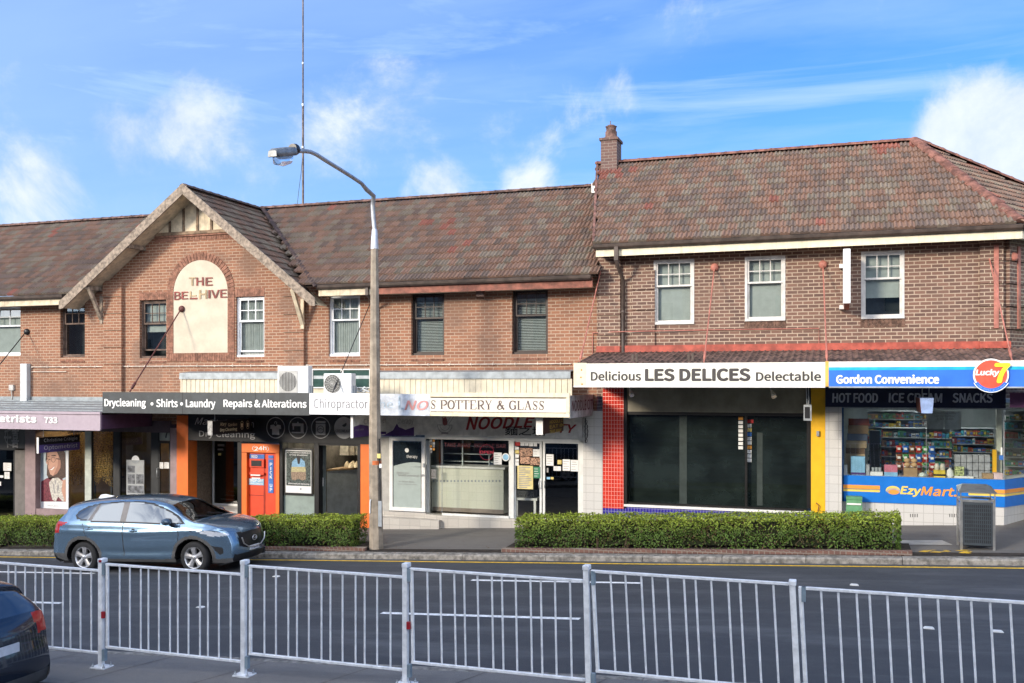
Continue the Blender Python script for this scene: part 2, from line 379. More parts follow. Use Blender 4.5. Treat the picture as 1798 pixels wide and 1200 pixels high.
def solid_strip(name, mat, y0, y1, ztop, zbot, x0=-70, x1=60, joints=None):
    mb = MB(); xs = [x0, x1] if not joints else joints
    for a, b in zip(xs[:-1], xs[1:]):
        g = .006 if joints else 0
        a += g; b -= g
        vs = []
        for x in (a, b):
            vs += [(x, y0, zbot(x, y0)), (x, y1, zbot(x, y1)), (x, y1, ztop(x, y1)), (x, y0 + (.03 if joints else 0), ztop(x, y0)), (x, y0, ztop(x, y0) - (.03 if joints else 0))]
        mb.add(vs, [(4,3,2,1,0), (5,6,7,8,9), (0,1,6,5), (1,2,7,6), (2,3,8,7), (3,4,9,8), (4,0,5,9)])
    return struct(mb.build(name, mat))
kj = [-70]; 
while kj[-1] < 60: kj.append(kj[-1] + random.uniform(1.6, 2.6))
solid_strip('kerb', CONC, KERB, KERB + .3, lambda x, y: ZF(x, KERB), lambda x, y: ZR(x) - .2, joints=kj)
sheet('footpath', PATHM, KERB + .3, 34, lambda x, y: ZF(x, y) - .004)
struct(MB().quad(*[(x, y, ZF(x, y) + .002) for x, y in ((-70, KERB+.3), (60, KERB+.3), (60, KERB+.62), (-70, KERB+.62))]).build('gutter_soil', DIRT))
solid_strip('median_kerb', CONC, NEARK - .15, NEARK, lambda x, y: ZR(x) + .115, lambda x, y: ZR(x) - .2, joints=kj[:])
solid_strip('median', MEDM, 10.05, NEARK - .15, lambda x, y: ZR(x) + .12, lambda x, y: ZR(x) - .2)
mb = MB()
for x in np.arange(-40, 30, 1.6): mb.quad((x, 10.06, ZR(x) + .124), (x + .012, 10.06, ZR(x) + .124), (x + .012 + .55, NEARK - .16, ZR(x+.55) + .124), (x + .55, NEARK - .16, ZR(x+.55) + .124))
struct(mb.build('median_joints', BLACK))
sheet('near_footpath', PATHM, -40, -4.5, lambda x, y: ZR(x) + .12)
# painted lines lie on the road as thin sheets
LINEW = M('road line white', (.86, .86, .84), .7, var=.18, sc=14); LINEY = M('road line yellow', (.88, .52, .04), .7, var=.22, sc=12)
def line(name, mat, x0, x1, y0, y1, wear=0):
    mb = MB(); n = max(1, int((x1 - x0) / 1.0)); xs = np.linspace(x0, x1, n + 1)
    for a, b in zip(xs[:-1], xs[1:]): mb.quad((a, y0, ZR(a) + .005), (b, y0, ZR(b) + .005), (b, y1, ZR(b) + .005), (a, y1, ZR(a) + .005))
    return struct(mb.build(name, mat))
line('kerb_line', LINEY, -60, 50, 19.78, 19.88)
for a, b in ((-26.5, Xa(166, 17.86)), (Xa(828, 17.86), Xa(1125, 17.86)), (-60, -36), (4.6, 7.8)): line('lane_line', LINEW, a, b, 17.79, 17.92)
for a, b in ((Xa(670, 14.92), Xa(1018, 14.92)), (-17.6, -14.4), (-28, -24.8)): line('lane_line', LINEW, a, b, 14.85, 14.99)
STUDM = M('white road stud', (.82, .82, .80), .4, var=.05)
studs = [(352, 1067, 'left of the middle of the road'), (485, 1013, 'just right of the blue car'), (1500, 1028, 'in front of the long hedge'), (1631, 1104, 'nearest below the bin'), (1752, 1110, 'behind the last fence bars')]
for px, py, where in studs:
    # meet the road plane
    Y = 15.
    for _ in range(40):
        X, _, Z = P(px, py, Y); Y += (Z - ZR(X)) * 2.2
    mb = MB(); z = ZR(X); mb.prism([(X-.075, z+.002), (X+.075, z+.002), (X+.05, z+.02), (X-.05, z+.02)], Y-.05, Y+.05)
    tag(mb.build('road_stud', STUDM), 'white raised road stud ' + where, 'road stud', 'road studs')
mb = MB()   # yellow utility marks sprayed on the footpath by the bin
rr = random.Random(4)
for k in range(13):
    px, py = 1618 + rr.random()*86, 963 + rr.random()*12
    Y = 20.6 + (975 - py)*.03; X = Xa(px, Y); a = rr.uniform(-.6, .6); L = rr.uniform(.05, .16)
    c, s = math.cos(a)*L, math.sin(a)*L*.6
    mb.quad(*[(X+ex, Y+ey, ZF(X+ex, Y+ey) + .006) for ex, ey in ((-c, -s), (c*.3, -s-.03), (c, s), (-c*.2, s+.03))])
tag(mb.build('spray_marks', LINEY), 'yellow paint marks sprayed on the footpath beside the bin', 'paint marks')
slab = MB().quad(*[(x, y, ZF(x, y) + .004) for x, y in ((Xa(1590, 21.6), 21.5), (Xa(1672, 21.6), 21.5), (Xa(1655, 21.9), 22.0), (Xa(1570, 21.9), 22.0))]).build('paving_slab', M('pale slab', (.45, .43, .40), .85, var=.12)); struct(slab)
# brick-edged garden beds along the kerb
for a, b in ((-34, -22.0), (Xa(400, 20.4), Xa(640, 20.4)), (Xa(880, 20.4), Xa(1602, 20.4))):
    mb = MB(); n = 8; xs = np.linspace(a, b, n + 1)
    for p, q in zip(xs[:-1], xs[1:]):
        vs = [(x, y, ZF(x, y) + h) for x in (p, q) for y, h in ((KERB+.31, -.02), (KERB+.31, .075), (KERB+.42, .085), (KERB+.42, -.02))]
        mb.add(vs, [(0,1,5,4), (1,2,6,5), (2,3,7,6), (3,2,1,0), (4,5,6,7)])
    struct(mb.build('garden_edging', B_EDGE))
    mb = MB().quad(*[(x, y, ZF(x, y) + .05) for x, y in ((a, KERB+.42), (b, KERB+.42), (b, KERB+1.3), (a, KERB+1.3))]); struct(mb.build('garden_bed', DIRT))
# ------------------------------------------------------------------ buildings: upper storeys and roofs
PITCH = math.radians(40)
TILE = attr_mat('terracotta roof tile', .85, 26, .45, (.045, .042, .035), spots=((.34, .32, .27), 42, .45))
CAPM = M('ridge cap clay', (.15, .085, .068), .85, var=.45, sc=6, bump=.4)
UNDER = M('dark roof lining', (.03, .025, .022), .9)
tile_prof = [(0, 0), (.07, .026), (.17, .042), (.27, .028), (.34, .004), (.46, -.004), (.54, .024), (.64, .042), (.74, .026), (.82, .002), (1.0, -.002)]
def smooth_noise(a, b, seed):
    return (math.sin(a*1.3 + seed) * math.cos(b*1.9 + seed*2.1) + .6*math.sin(a*3.1 + b*1.2 + seed*.7) + .5*math.cos(a*.6 - b*4.3 + seed)) / 2.1
def tiles(name, O, U, V, n_u, n_v, keep, parent, seed, red=.3, gw=.225, gauge=.335, dark=1.0):
    """rows of interlocking tiles; every tile is modelled, with its own clay colour; keep(x,y,z,u,v) clips the slope"""
    O, U, V = Vector(O), Vector(U).normalized(), Vector(V).normalized(); N = U.cross(V).normalized()
    if N.z < 0: N = -N
    rn = random.Random(seed); vs = []; fs = []; tint = []
    for j in range(n_v):
        rowoff = (gw/2 if j % 2 else 0)
        for i in range(n_u):
            u0 = i*gw + rowoff; v0 = j*gauge
            c = O + U*(u0 + gw/2) + V*(v0 + gauge/2)
            if not keep(c.x, c.y, c.z, u0 + gw/2, v0 + gauge/2): continue
            du, dv, dn = rn.uniform(-.004, .004), rn.uniform(-.008, .008), rn.uniform(-.004, .006)
            b = len(vs); k = len(tile_prof)
            for a, h in tile_prof: vs.append(O + U*(u0 + a*gw + du) + V*(v0 + dv) + N*(h + .046 + dn))
            for a, h in tile_prof: vs.append(O + U*(u0 + a*gw + du) + V*(v0 + gauge + .02 + dv) + N*(h + .003 + dn))
            for a, h in tile_prof: vs.append(O + U*(u0 + a*gw + du) + V*(v0 + dv + .004) + N*(-.004))
            r = smooth_noise(u0*.55, v0*.7, seed) + rn.uniform(-.55, .55)
            p = rn.random()
            r2 = smooth_noise(u0*.9 + 5, v0*1.1, seed + 4)
            if r > 1.20 - red: col = (.25, .095, .070)
            elif r2*.6 + rn.uniform(-.9, .9) > .45: col = (.182, .146, .112)
            elif p < .55: col = (.195, .118, .086)
            else: col = (.150, .108, .088)
            f = rn.uniform(.86, 1.20) * dark * 1.08; col = tuple(x*f for x in col)
            for q in range(k - 1):
                fs.append((b+q, b+q+1, b+k+q+1, b+k+q)); tint.append(col)
                fs.append((b+2*k+q, b+2*k+q+1, b+q+1, b+q)); tint.append(col)
    me = bpy.data.meshes.new(name); me.from_pydata([tuple(v) for v in vs], [], fs); me.materials.append(TILE); set_tint(me, tint); me.update()
    o = bpy.data.objects.new(name, me); COL.objects.link(o)
    o.parent = parent; o.matrix_parent_inverse = BASE[parent.name]
    return o
def caps(name, p0, p1, parent, r=.115, seg=.40, mat=None, lift=.03):
    p0, p1 = Vector(p0), Vector(p1); L = (p1 - p0).length; n = max(1, round(L/seg)); d = (p1 - p0)/n
    mb = MB(); side = d.normalized().cross(Vector((0, 0, 1))).normalized(); up = side.cross(d.normalized()).normalized()
    for i in range(n):
        a = p0 + d*i - d*.06; b = p0 + d*(i + 1)
        prof = [(0, 1.0, 0), (.16, 1.08, 0), (.17, 1.0, 0), (1, .93, 0)]
        rings = []
        for t, k, _ in prof:
            c = a + (b - a)*t
            rings.append([c + side*math.cos(g)*r*k*1.15 + up*(math.sin(g)*r*k*.8 - .03 + lift) for g in [math.pi*q/8 for q in range(9)]])
        vs = [v for q in rings for v in q]; fs = [(q*9+k, q*9+k+1, (q+1)*9+k+1, (q+1)*9+k) for q in range(3) for k in range(8)]
        mb.add(vs, fs); mb.add(rings[0], [tuple(range(8, -1, -1))]); mb.add(rings[-1], [tuple(range(9))])
    return mb.build(name, mat or CAPM, parent)
def wall_cells(mb, x0, x1, z0, z1, holes, Y, depth, thick=.22):
    """a wall front with real openings and their reveals; holes = (xa, xb, za, zb)"""
    xs = sorted({x0, x1, *[h[0] for h in holes], *[h[1] for h in holes]}); zs = sorted({z0, z1, *[h[2] for h in holes], *[h[3] for h in holes]})
    for a, b in zip(xs[:-1], xs[1:]):
        for c, d in zip(zs[:-1], zs[1:]):
            mx, mz = (a+b)/2, (c+d)/2
            if any(h[0] < mx < h[1] and h[2] < mz < h[3] for h in holes): continue
            mb.quad((a, Y, c), (b, Y, c), (b, Y, d), (a, Y, d))
    for a, b, c, d in holes:
        y = Y + depth
        mb.quad((a, Y, c), (a, Y, d), (a, y, d), (a, y, c)); mb.quad((b, Y, d), (b, Y, c), (b, y, c), (b, y, d))
        mb.quad((a, Y, d), (b, Y, d), (b, y, d), (a, y, d)); mb.quad((b, Y, c), (a, Y, c), (a, y, c), (b, y, c))
    return mb
BLINDM = M('grey holland blind', (.52, .55, .51), .8, var=.06); CURT = M('pale curtain', (.62, .64, .60), .85, var=.06)
SLATM = M('white slat', (.55, .58, .55), .5, var=.04)
WINW = M('white window paint', (.74, .76, .78), .45, var=.06, streak=.1); WINC = M('pale grey window paint', (.60, .58, .55), .5, var=.1, streak=.2)
WINB = M('worn brown window paint', (.13, .085, .065), .7, var=.35, streak=.3)
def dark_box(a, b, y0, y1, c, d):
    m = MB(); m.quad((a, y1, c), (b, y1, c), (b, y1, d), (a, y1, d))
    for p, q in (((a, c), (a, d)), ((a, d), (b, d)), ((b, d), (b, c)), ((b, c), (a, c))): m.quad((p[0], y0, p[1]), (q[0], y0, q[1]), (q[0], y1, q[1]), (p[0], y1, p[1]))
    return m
def window(parent, px0, px1, py0, py1, fm, inset, style, gap=0.0, label=None):
    a, b = Xa(px0, D), Xa(px1, D); pm = (px0 + px1)/2
    z0, z1 = Za(pm, py1, D), Za(pm, py0, D); y = D + inset; fw = .055
    mb = MB(); yd = y + .10
    for q in ((a, a+fw, z0, z1), (b-fw, b, z0, z1), (a+fw, b-fw, z1-fw, z1)): mb.box(q[0], q[1], y, yd, q[2], q[3])
    mb.box(a, b, y - .03, yd, z0, z0 + .06)
    wn = mb.build('window', fm, parent)
    if label: wn['label'] = label
    ai, bi, ci, di = a+fw, b-fw, z0+.06, z1-fw; zm = ci + (di-ci)*.60
    s = .045; st = .022
    def sash(nm, c, d, yy, grid):
        m = MB(); m.box(ai, ai+s, yy, yy+.04, c, d); m.box(bi-s, bi, yy, yy+.04, c, d); m.box(ai+s, bi-s, yy, yy+.04, c, c+s); m.box(ai+s, bi-s, yy, yy+.04, d-s, d)
        if grid:
            for k in (1, 2): x = ai+s + (bi-ai-2*s)*k/3; m.box(x-st/2, x+st/2, yy+.004, yy+.03, c+s, d-s)
            zz = (c+d)/2; xs = [ai+s, *[ai+s+(bi-ai-2*s)*k/3 for k in (1, 2)], bi-s]
            for p in range(3): m.box(xs[p]+(st/2 if p else 0), xs[p+1]-(st/2 if p < 2 else 0), yy+.006, yy+.028, zz-st/2, zz+st/2)
        o = m.build(nm, fm, parent=None); o.parent = wn
        g = MB(); tl = random.uniform(-.004, .004)
        g.quad((ai+s, yy+.02+tl, c+s), (bi-s, yy+.02-tl, c+s), (bi-s, yy+.02-tl*1.5, d-s), (ai+s, yy+.02+tl*.5, d-s))
        o2 = g.build('pane', PANE, None); o2.parent = wn
    sash('upper_sash', zm - .02, di, y + .02, True)
    sash('lower_sash', ci + gap, zm + .02 + gap*.3, y + .055, False)
    def sub(m, nm, mt): o = m.build(nm, mt, None); o.parent = wn; return o
    yb = y + .16
    if style == 'venetian':
        m = MB(); z = ci
        while z < di - .22:
            m.quad((ai, yb, z), (bi, yb, z), (bi, yb+.03, z+.026), (ai, yb+.03, z+.026)); z += .042
        m.box(ai, bi, yb, yb+.04, di-.22, di-.19); sub(m, 'venetian_blind', SLATM)
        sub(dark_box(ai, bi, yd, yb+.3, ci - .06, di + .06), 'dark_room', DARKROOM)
    else:
        frac, mt = {'blind': (1.0, BLINDM), 'curtain': (1.0, CURT), 'half': (.70, BLINDM), 'dark': (0, None), 'mid': (.55, BLINDM)}[style]
        if frac:
            zb = di - (di - ci)*frac; m = MB(); n = 14
            if style == 'curtain':
                for k in range(n*3):
                    p, q = ai + (bi-ai)*k/(n*3), ai + (bi-ai)*(k+1)/(n*3); y0, y1 = yb + .02*math.sin(k*1.9), yb + .02*math.sin((k+1)*1.9)
                    m.quad((p, y0, zb), (q, y1, zb), (q, y1, di), (p, y0, di))
            else: m.quad((ai, yb, zb), (bi, yb, zb), (bi, yb, di), (ai, yb, di)); m.box(ai, bi, yb-.01, yb+.015, zb, zb+.03)
            sub(m, 'curtain' if style == 'curtain' else 'roller_blind', mt)
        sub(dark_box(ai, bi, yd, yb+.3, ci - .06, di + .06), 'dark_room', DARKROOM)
    return (a, b, z0, z1)
def hole(px0, px1, py0, py1):
    pm = (px0 + px1)/2; return (Xa(px0, D), Xa(px1, D), Za(pm, py1, D), Za(pm, py0, D))
def soldier(mb, x0, x1, z0, z1, Y, rake=0):
    n = max(1, round((x1-x0)/.0852)); wd = (x1-x0)/n
    for k in range(n):
        mb.box(x0 + wd*k + .005, x0 + wd*(k+1) - .005, Y, Y + .05, z0, z1)
def quoin_pier(parent, x0, x1, z0, z1, mat, step=.512, proud=.11, label=None):
    mb = MB(); z = z1
    while z > z0 + .05:
        lo = max(z0, z - step + .03); mb.box(x0, x1, D - proud, D + .01, lo, z)
        if lo > z0: mb.box(x0 + .012, x1 - .012, D - proud + .035, D + .01, lo - .03, lo)
        z -= step
    return mb.build('brick_pier', mat, parent)

# ---- the long left terrace with its gable
XL, XR = -31.0, Xa(1048, D)
terr = thing('terrace_building', 'long red brown brick two storey terrace with tiled roof and the gable lettered THE BEEHIVE', 'building', (XL, D, ZF(XL, D)))
EY = 23.18                                           # line of the eaves
ZE = Za(860, 490, EY)                                # top of gutter, left terrace
RYL = 26.9; tanp = .788; tan2 = .753      # pitches of the terrace roof and of the corner roof
wins = [(-28, 36, 537, 625, WINW, 'blind', 0), (106, 149, 528, 628, WINB, 'dark', 0), (245, 292, 527, 629, WINB, 'mid', .17), (414, 464, 521, 627, WINW, 'curtain', .09),
        (577, 632, 518, 626, WINW, 'curtain', 0), (722, 780, 514, 624, DARKWOOD, 'venetian', 0), (899, 962, 507, 622, DARKWOOD, 'venetian', 0)]
lab = [None, 'narrow dark brown sash window tucked under the gable foot', 'worn brown sash window with its lower sash raised', 'white sash window with a pleated curtain beside the arched panel', None, None, None]
holes = [hole(*q[:4]) for q in wins]
mb = MB(); wall_cells(mb, XL, XR, 2.6, ZE + .05, holes, D, .24)
# gable wall above the eaves
AX = Xa(320, 23.0); AZ = Za(320, 322, 23.0); FLX, FRX = Xa(105, 23.0), Xa(550, 23.0); FLZ, FRZ = Za(106, 528, 23.0), Za(550, 521, 23.0)
GR = (AZ - FRZ)/(FRX - AX); GL = (AZ - FLZ)/(AX - FLX)
ZI = Za(345, 408, D)                                 # foot of the boarded gable top
def gable_z(x): return AZ - .18 - (GR*(x - AX) if x > AX else GL*(AX - x))
xa = AX - (AZ - .18 - (ZE + .05))/GL; xb = AX + (AZ - .18 - (ZE + .05))/GR
ia, ib = AX - (AZ - .18 - ZI)/GL, AX + (AZ - .18 - ZI)/GR
mb.quad((xa, D, ZE + .05), (xb, D, ZE + .05), (ib, D, ZI), (ia, D, ZI))
mb.box(XL, XL + .2, D, 30, 2.6, ZE)
mb.build('brick_wall', B_LEFT, terr)
for q, l in zip(wins, lab): window(terr, *q[:4], q[4], .10 if q[4] is not WINW else .075, q[5], q[6], l)
TRIM = M('trim brick', (.26, .125, .083), .85, var=.3, sc=9, bump=.5)
for h in holes[2:4]: mb = MB(); soldier(mb, h[0] - .02, h[1] + .02, h[3] + .004, h[3] + .235, D - .006); mb.build('lintel', TRIM, terr)
for h in holes[1:]:
    mb = MB(); n = max(1, round((h[1]-h[0])/.0852)); wd = (h[1]-h[0])/n
    for k in range(n): mb.prism([(D - .025, h[2] - .115), (D + .09, h[2] - .02), (D + .09, h[2] - .10), (D - .015, h[2] - .16)], h[0] + wd*k + .005, h[0] + wd*(k+1) - .005, 'x')
    mb.build('window_sill', TRIM, terr)
# string course and arch ring of bricks on end, around the arched plaster panel
mb = MB(); mb.box(ia, ib, D - .05, D, ZI - .115, ZI - .06)
soldier(mb, ia - .05, ib + .05, ZI - .24, ZI - .12, D - .012); mb.build('string_course', TRIM, terr)
mb = MB()
pa, pb = Xa(305, D), Xa(400, D); pz0, pz1 = Za(352, 620, D), Za(352, 457, D); pc, pr = (pa + pb)/2, (pb - pa)/2; pzs = pz1 - pr
for k in range(30):
    t0, t1 = math.pi*k/30 + .008, math.pi*(k+1)/30 - .008
    mb.prism([(pc + (pr+.005)*math.cos(t0), pzs + (pr+.005)*math.sin(t0)), (pc + (pr+.23)*math.cos(t0), pzs + (pr+.23)*math.sin(t0)), (pc + (pr+.23)*math.cos(t1), pzs + (pr+.23)*math.sin(t1)), (pc + (pr+.005)*math.cos(t1), pzs + (pr+.005)*math.sin(t1))], D - .02, D + .01)
for x0 in (pa - .235, pb + .005):
    z = pz0
    while z < pzs - .02: mb.box(x0, x0 + .23, D - .02, D + .01, z, min(z + .076, pzs)); z += .0852
soldier(mb, pa - .23, pb + .23, pz0 - .24, pz0 - .01, D - .02)
mb.build('brick_arch', TRIM, terr)
mb = MB(); arc = [(pc + pr*math.cos(math.pi*k/24), pzs + pr*math.sin(math.pi*k/24)) for k in range(25)]
mb.prism([(pb, pz0)] + arc + [(pa, pz0)], D - .008, D + .02); pan = mb.build('arched_panel', PLASTER, terr)
MAROON = M('maroon relief letters', (.22, .04, .03), .6, var=.25); GHOST = M('bare relief letters', (.40, .30, .18), .8, var=.2)
for txt, m, q in (('T', GHOST, (333, 488, 344, 502)), ('H', MAROON, (346, 488, 358, 502)), ('E', MAROON, (362, 488, 374, 502)), ('B', MAROON, (307, 513, 318, 527)), ('E', MAROON, (320, 513, 331, 526)), ('H', GHOST, (351, 510, 364, 525)), ('I', MAROON, (367, 510, 370, 524)), ('V', MAROON, (372, 510, 386, 524)), ('E', MAROON, (388, 509, 399, 523))):
    mb = MB(); vs, fs = glyphs(txt); lo, hi = vs.min(0), vs.max(0); x0, x1 = Xa(q[0], D), Xa(q[2], D); z0, z1 = Za(q[0], q[3], D), Za(q[0], q[1], D)
    pts = [(x0 + (x1-x0)*(a-lo[0])/(hi[0]-lo[0]), z0 + (z1-z0)*(b-lo[1])/(hi[1]-lo[1])) for a, b in vs]
    n = len(pts); e = .007; [mb.add([(x + ox, D - .028 - .0005*k, z + oz) for x, z in pts], fs) for k, (ox, oz) in enumerate(((0, 0), (e, 0), (-e, 0), (e, e*.6), (-e, e*.6), (e, -e*.6), (-e, -e*.6)))]
    ed = {}
    for f in fs:
        for a, b in zip(f, f[1:] + f[:1]): ed[(a, b)] = 1
    for a, b in ed:
        if (b, a) not in ed: mb.quad((pts[a][0], D-.028, pts[a][1]), (pts[b][0], D-.028, pts[b][1]), (pts[b][0], D-.01, pts[b][1]), (pts[a][0], D-.01, pts[a][1]))
    mb.build('relief_letter', m, terr)
mb = MB(); x0, x1 = Xa(334, D), Xa(347, D); zt, zb = Za(340, 512, D), Za(340, 526, D)   # the half lost E
mb.box(x0, x1, D-.028, D-.008, zb, zb+.045); mb.k = 1; mb.box(x0, x0+.05, D-.024, D-.008, zb+.05, zt); mb.box(x0+.06, x1-.03, D-.024, D-.008, zb+.09, zb+.12); mb.build('relief_letter', [MAROON, GHOST], terr)
quoin_pier(terr, Xa(180, D-.11), Xa(213, D-.11), 2.75, ZE + .42, B_LEFT); quoin_pier(terr, Xa(496, D-.11), Xa(533, D-.11), 2.75, ZE + .25, B_LEFT)
# gable timberwork
mb = MB(); mb.prism([(ia, ZI), (ib, ZI), (AX, AZ - .18)], D - .03, D + .02); mb.build('gable_boards', OLDCREAM, terr)
mb = MB()
for k in range(1, 6):
    x = ia + (ib - ia)*k/6 + .04; mb.box(x - .035, x + .035, D - .06, D - .03, ZI, min(gable_z(x) - .02, AZ - .3))
mb.box(ia, ib, D - .075, D - .03, ZI - .06, ZI + .03); mb.build('gable_battens', M('batten timber', (.25, .17, .11), .8, var=.4, streak=.4), terr)
for sx, fx, g in ((1, FRX, GR), (-1, FLX, GL)):
    mb = MB(); fz = AZ - g*abs(fx - AX); vt = .315
    x2 = fx + sx*.04; z2 = fz - g*.04
    mb.prism([(AX, AZ), (x2, z2), (x2, z2 - vt*.72), (x2 - sx*.13, z2 - vt + g*.13), (AX, AZ - vt)], 23.0, 23.045)
    o = mb.build('barge_board', WOOD, terr)
    mb = MB(); mb.add([(AX, 23.045, AZ - .22), (fx, 23.045, fz - .22), (fx, D + .05, fz - .22), (AX, D + .05, AZ - .22), (AX, 23.045, AZ - .19), (fx, 23.045, fz - .19), (fx, D + .05, fz - .19), (AX, D + .05, AZ - .19)], [(0,1,2,3), (7,6,5,4), (0,4,5,1), (1,5,6,2)])
    mb.build('gable_soffit', OLDCREAM, terr)
    # purlin ends and the strut carrying the barge
    for tq in (.44, .80):
        x = AX + (fx - AX)*tq; z = AZ - g*abs(x - AX) - .27; MB().beam((x, 23.05, z), (x, D, z), .12, .12).build('purlin', WOOD, terr)
    xs = Xa(181, D-.11) - .06 if sx < 0 else Xa(533, D-.11) - .03; zs = AZ - g*abs(xs - AX) - .26
    mb = MB(); mb.beam((xs, D - .11, zs - 1.02), (xs, 23.1, zs - .08), .085, .11, (1, 0, 0)); mb.box(xs - .05, xs + .05, D - .14, D - .10, zs - 1.15, zs - .3); mb.build('bracket', OLDCREAM if sx > 0 else WOOD, terr)
# roofs
def under_gable(x, y, z):
    gz = AZ - (GR*(x - AX) if x > AX else GL*(AX - x)); return gz > z - .03 and FLX - .05 < x < FRX + .05
JX0, JX1 = Xa(1046, EY), Xa(1051, RYL)              # the skew joint between the two roofs
def joint_x(y): return JX0 + (JX1 - JX0)*(y - EY)/(RYL - EY)
nv = int((RYL - EY)/math.cos(PITCH)/.335) + 1
lim = RYL + .02
tiles('main_roof', (XL, EY - .02, ZE + .02), (1, 0, 0), (0, 1, tanp), int((XR - XL + .6)/.225), nv, lambda x, y, z, u, v: y < lim and x < joint_x(y) + .12 and not under_gable(x, y, z), terr, 3, red=.26)
mb = MB(); zt = ZE + .02 + (RYL - EY)*tanp
mb.quad((XL, EY + .25, ZE + .18), (FLX, EY+.25, ZE + .18), (FLX, RYL, zt - .04), (XL, RYL, zt - .04)); mb.quad((FRX, EY + .02, ZE + .0), (JX0, EY+.02, ZE + .0), (JX1, RYL, zt - .04), (FRX, RYL, zt - .04))
for fx, fz in ((FRX, FRZ), (FLX, FLZ)): mb.quad((AX, 23.06, AZ - .185), (fx, 23.06, fz - .185), (fx, EY + .05, fz - .185), (AX, RYL, AZ - .185))
mb.quad((XL, RYL, zt), (XL, RYL + 4, zt - 4*tanp), (JX1, RYL + 4, zt - 4*tanp), (JX1, RYL, zt)); mb.build('roof_lining', UNDER, terr)
lenr = math.hypot(FRX - AX, AZ - FRZ)
for sx, fx, fz, g in ((1, FRX, FRZ, GR), (-1, FLX, FLZ, GL)):
    ex, ez = fx + sx*.06, AZ - .17 - g*abs(fx + sx*.06 - AX)
    U = (0, 1, 0) if sx > 0 else (0, -1, 0); V = (-sx, 0, g); L = math.hypot(ex - AX, AZ - ez); n = 17
    o = tiles('gable_roof', (ex, 23.05 if sx > 0 else 23.05 + 20.5*.225, ez), U, V, 20, int(L/.335) + 1, (lambda x, y, z, u, v: (x > AX - .02 if sx > 0 else x < AX + .02) and z > ZE - .15 and y < EY + (z - ZE)/tanp + .35), terr, 11 + sx, red=.05, dark=.72)  # gable slopes darker: their shade is put into the tile colours
caps('ridge_caps', (AX, 23.05, AZ - .09), (AX, RYL, AZ - .09), terr, mat=M('dark cap clay', (.10, .07, .06), .85, var=.4, sc=6))
caps('ridge_caps', (XL, RYL, zt + .03), (JX1 + .05, RYL, zt + .03), terr)
vt = Vector((AX + (AZ - zt)/GR, RYL, zt)); ve = Vector((FRX, EY, ZE + .06))
caps('valley_flashing', (FRX + .05, EY - .1, ZE - .02), (AX + .1, RYL, AZ - .0), terr, r=.07, seg=.6, mat=M('rusty valley iron', (.07, .045, .04), .7, .2, var=.4), lift=.0)
# gutters, fascias, soffit
for a, b, fm, nm in ((XL, FLX + .02, OLDCREAM, 'fascia_board'), (FRX + .05, Xa(662, EY), OLDCREAM, 'fascia_board'), (Xa(662, EY) + .003, XR + .02, REDB, 'fascia_board')):
    MB().box(a, b, EY + .02, EY + .05, ZE - .30, ZE - .06).build(nm, fm, terr)
for a, b in ((XL, FLX), (FRX + .03, XR)):
    MB().prism([(EY - .10, ZE), (EY - .115, ZE - .01), (EY - .10, ZE - .075), (EY - .06, ZE - .115), (EY + .018, ZE - .115), (EY + .018, ZE)], a, b, 'x').build('gutter', GUTTER, terr)
    MB().quad((a, EY + .05, ZE - .27), (b, EY + .05, ZE - .27), (b, D + .02, ZE - .27), (a, D + .02, ZE - .27)).build('soffit', OLDCREAM, terr)
# pipes and boxes fixed to the terrace wall
zc = Za(480, 642, D); mb = MB(); x = Xa(57, D); 
mb.tube([(x, D - .03, zc), (Xa(1003, D), D - .03, Za(1003, 639, D))], .016, 6)
k = 0
while x < Xa(1000, D): mb.box(x, x + .02, D - .05, D, zc - .03, zc + .03); x += .62
mb.tube([(Xa(57, D), D - .03, Za(57, 653, D)), (Xa(118, D), D - .03, Za(118, 653, D))], .014, 6); mb.build('conduit', M('pale conduit', (.62, .54, .46), .6, var=.15), terr)
x0, x1 = Xa(42, D), Xa(54, D); MB().bbox(x0, x1, D - .16, D, Za(48, 717, D), Za(48, 639, D), .012).build('cable_duct', M('pale grey duct', (.52, .55, .56), .5, var=.08), terr)
mb = MB(); mb.bbox(Xa(18, D), Xa(26, D), D-.07, D, Za(22, 686, D), Za(22, 676, D)); mb.tube([(Xa(22, D), D-.04, Za(22, 686, D)), (Xa(23, D), D-.04, Za(22, 700, D)), (Xa(18, D), D-.04, Za(22, 714, D)), (Xa(0, D), D-.04, Za(0, 718, D)), (Xa(-20, D), D-.04, Za(0, 718, D))], .018, 6); mb.build('junction_box', M('grey plastic', (.5, .48, .45), .6), terr)
MB().bbox(Xa(837, EY+.35), Xa(851, EY+.35), EY + .28, EY + .42, ZE - .42, ZE - .27).build('sensor_light', M('brown plastic', (.16, .10, .08), .6), terr)
for px in (645,):
    mb = MB(); x = Xa(px, EY); mb.box(x-.04, x+.04, EY-.05, EY+.02, ZE-.32, ZE-.1); mb.tube([(x, EY-.01, ZE-.3), (x+.02, D-.06, ZE-.62), (x+.02, D-.06, 3.2)], .04, 8); mb.build('downpipe', GUTTER, terr)

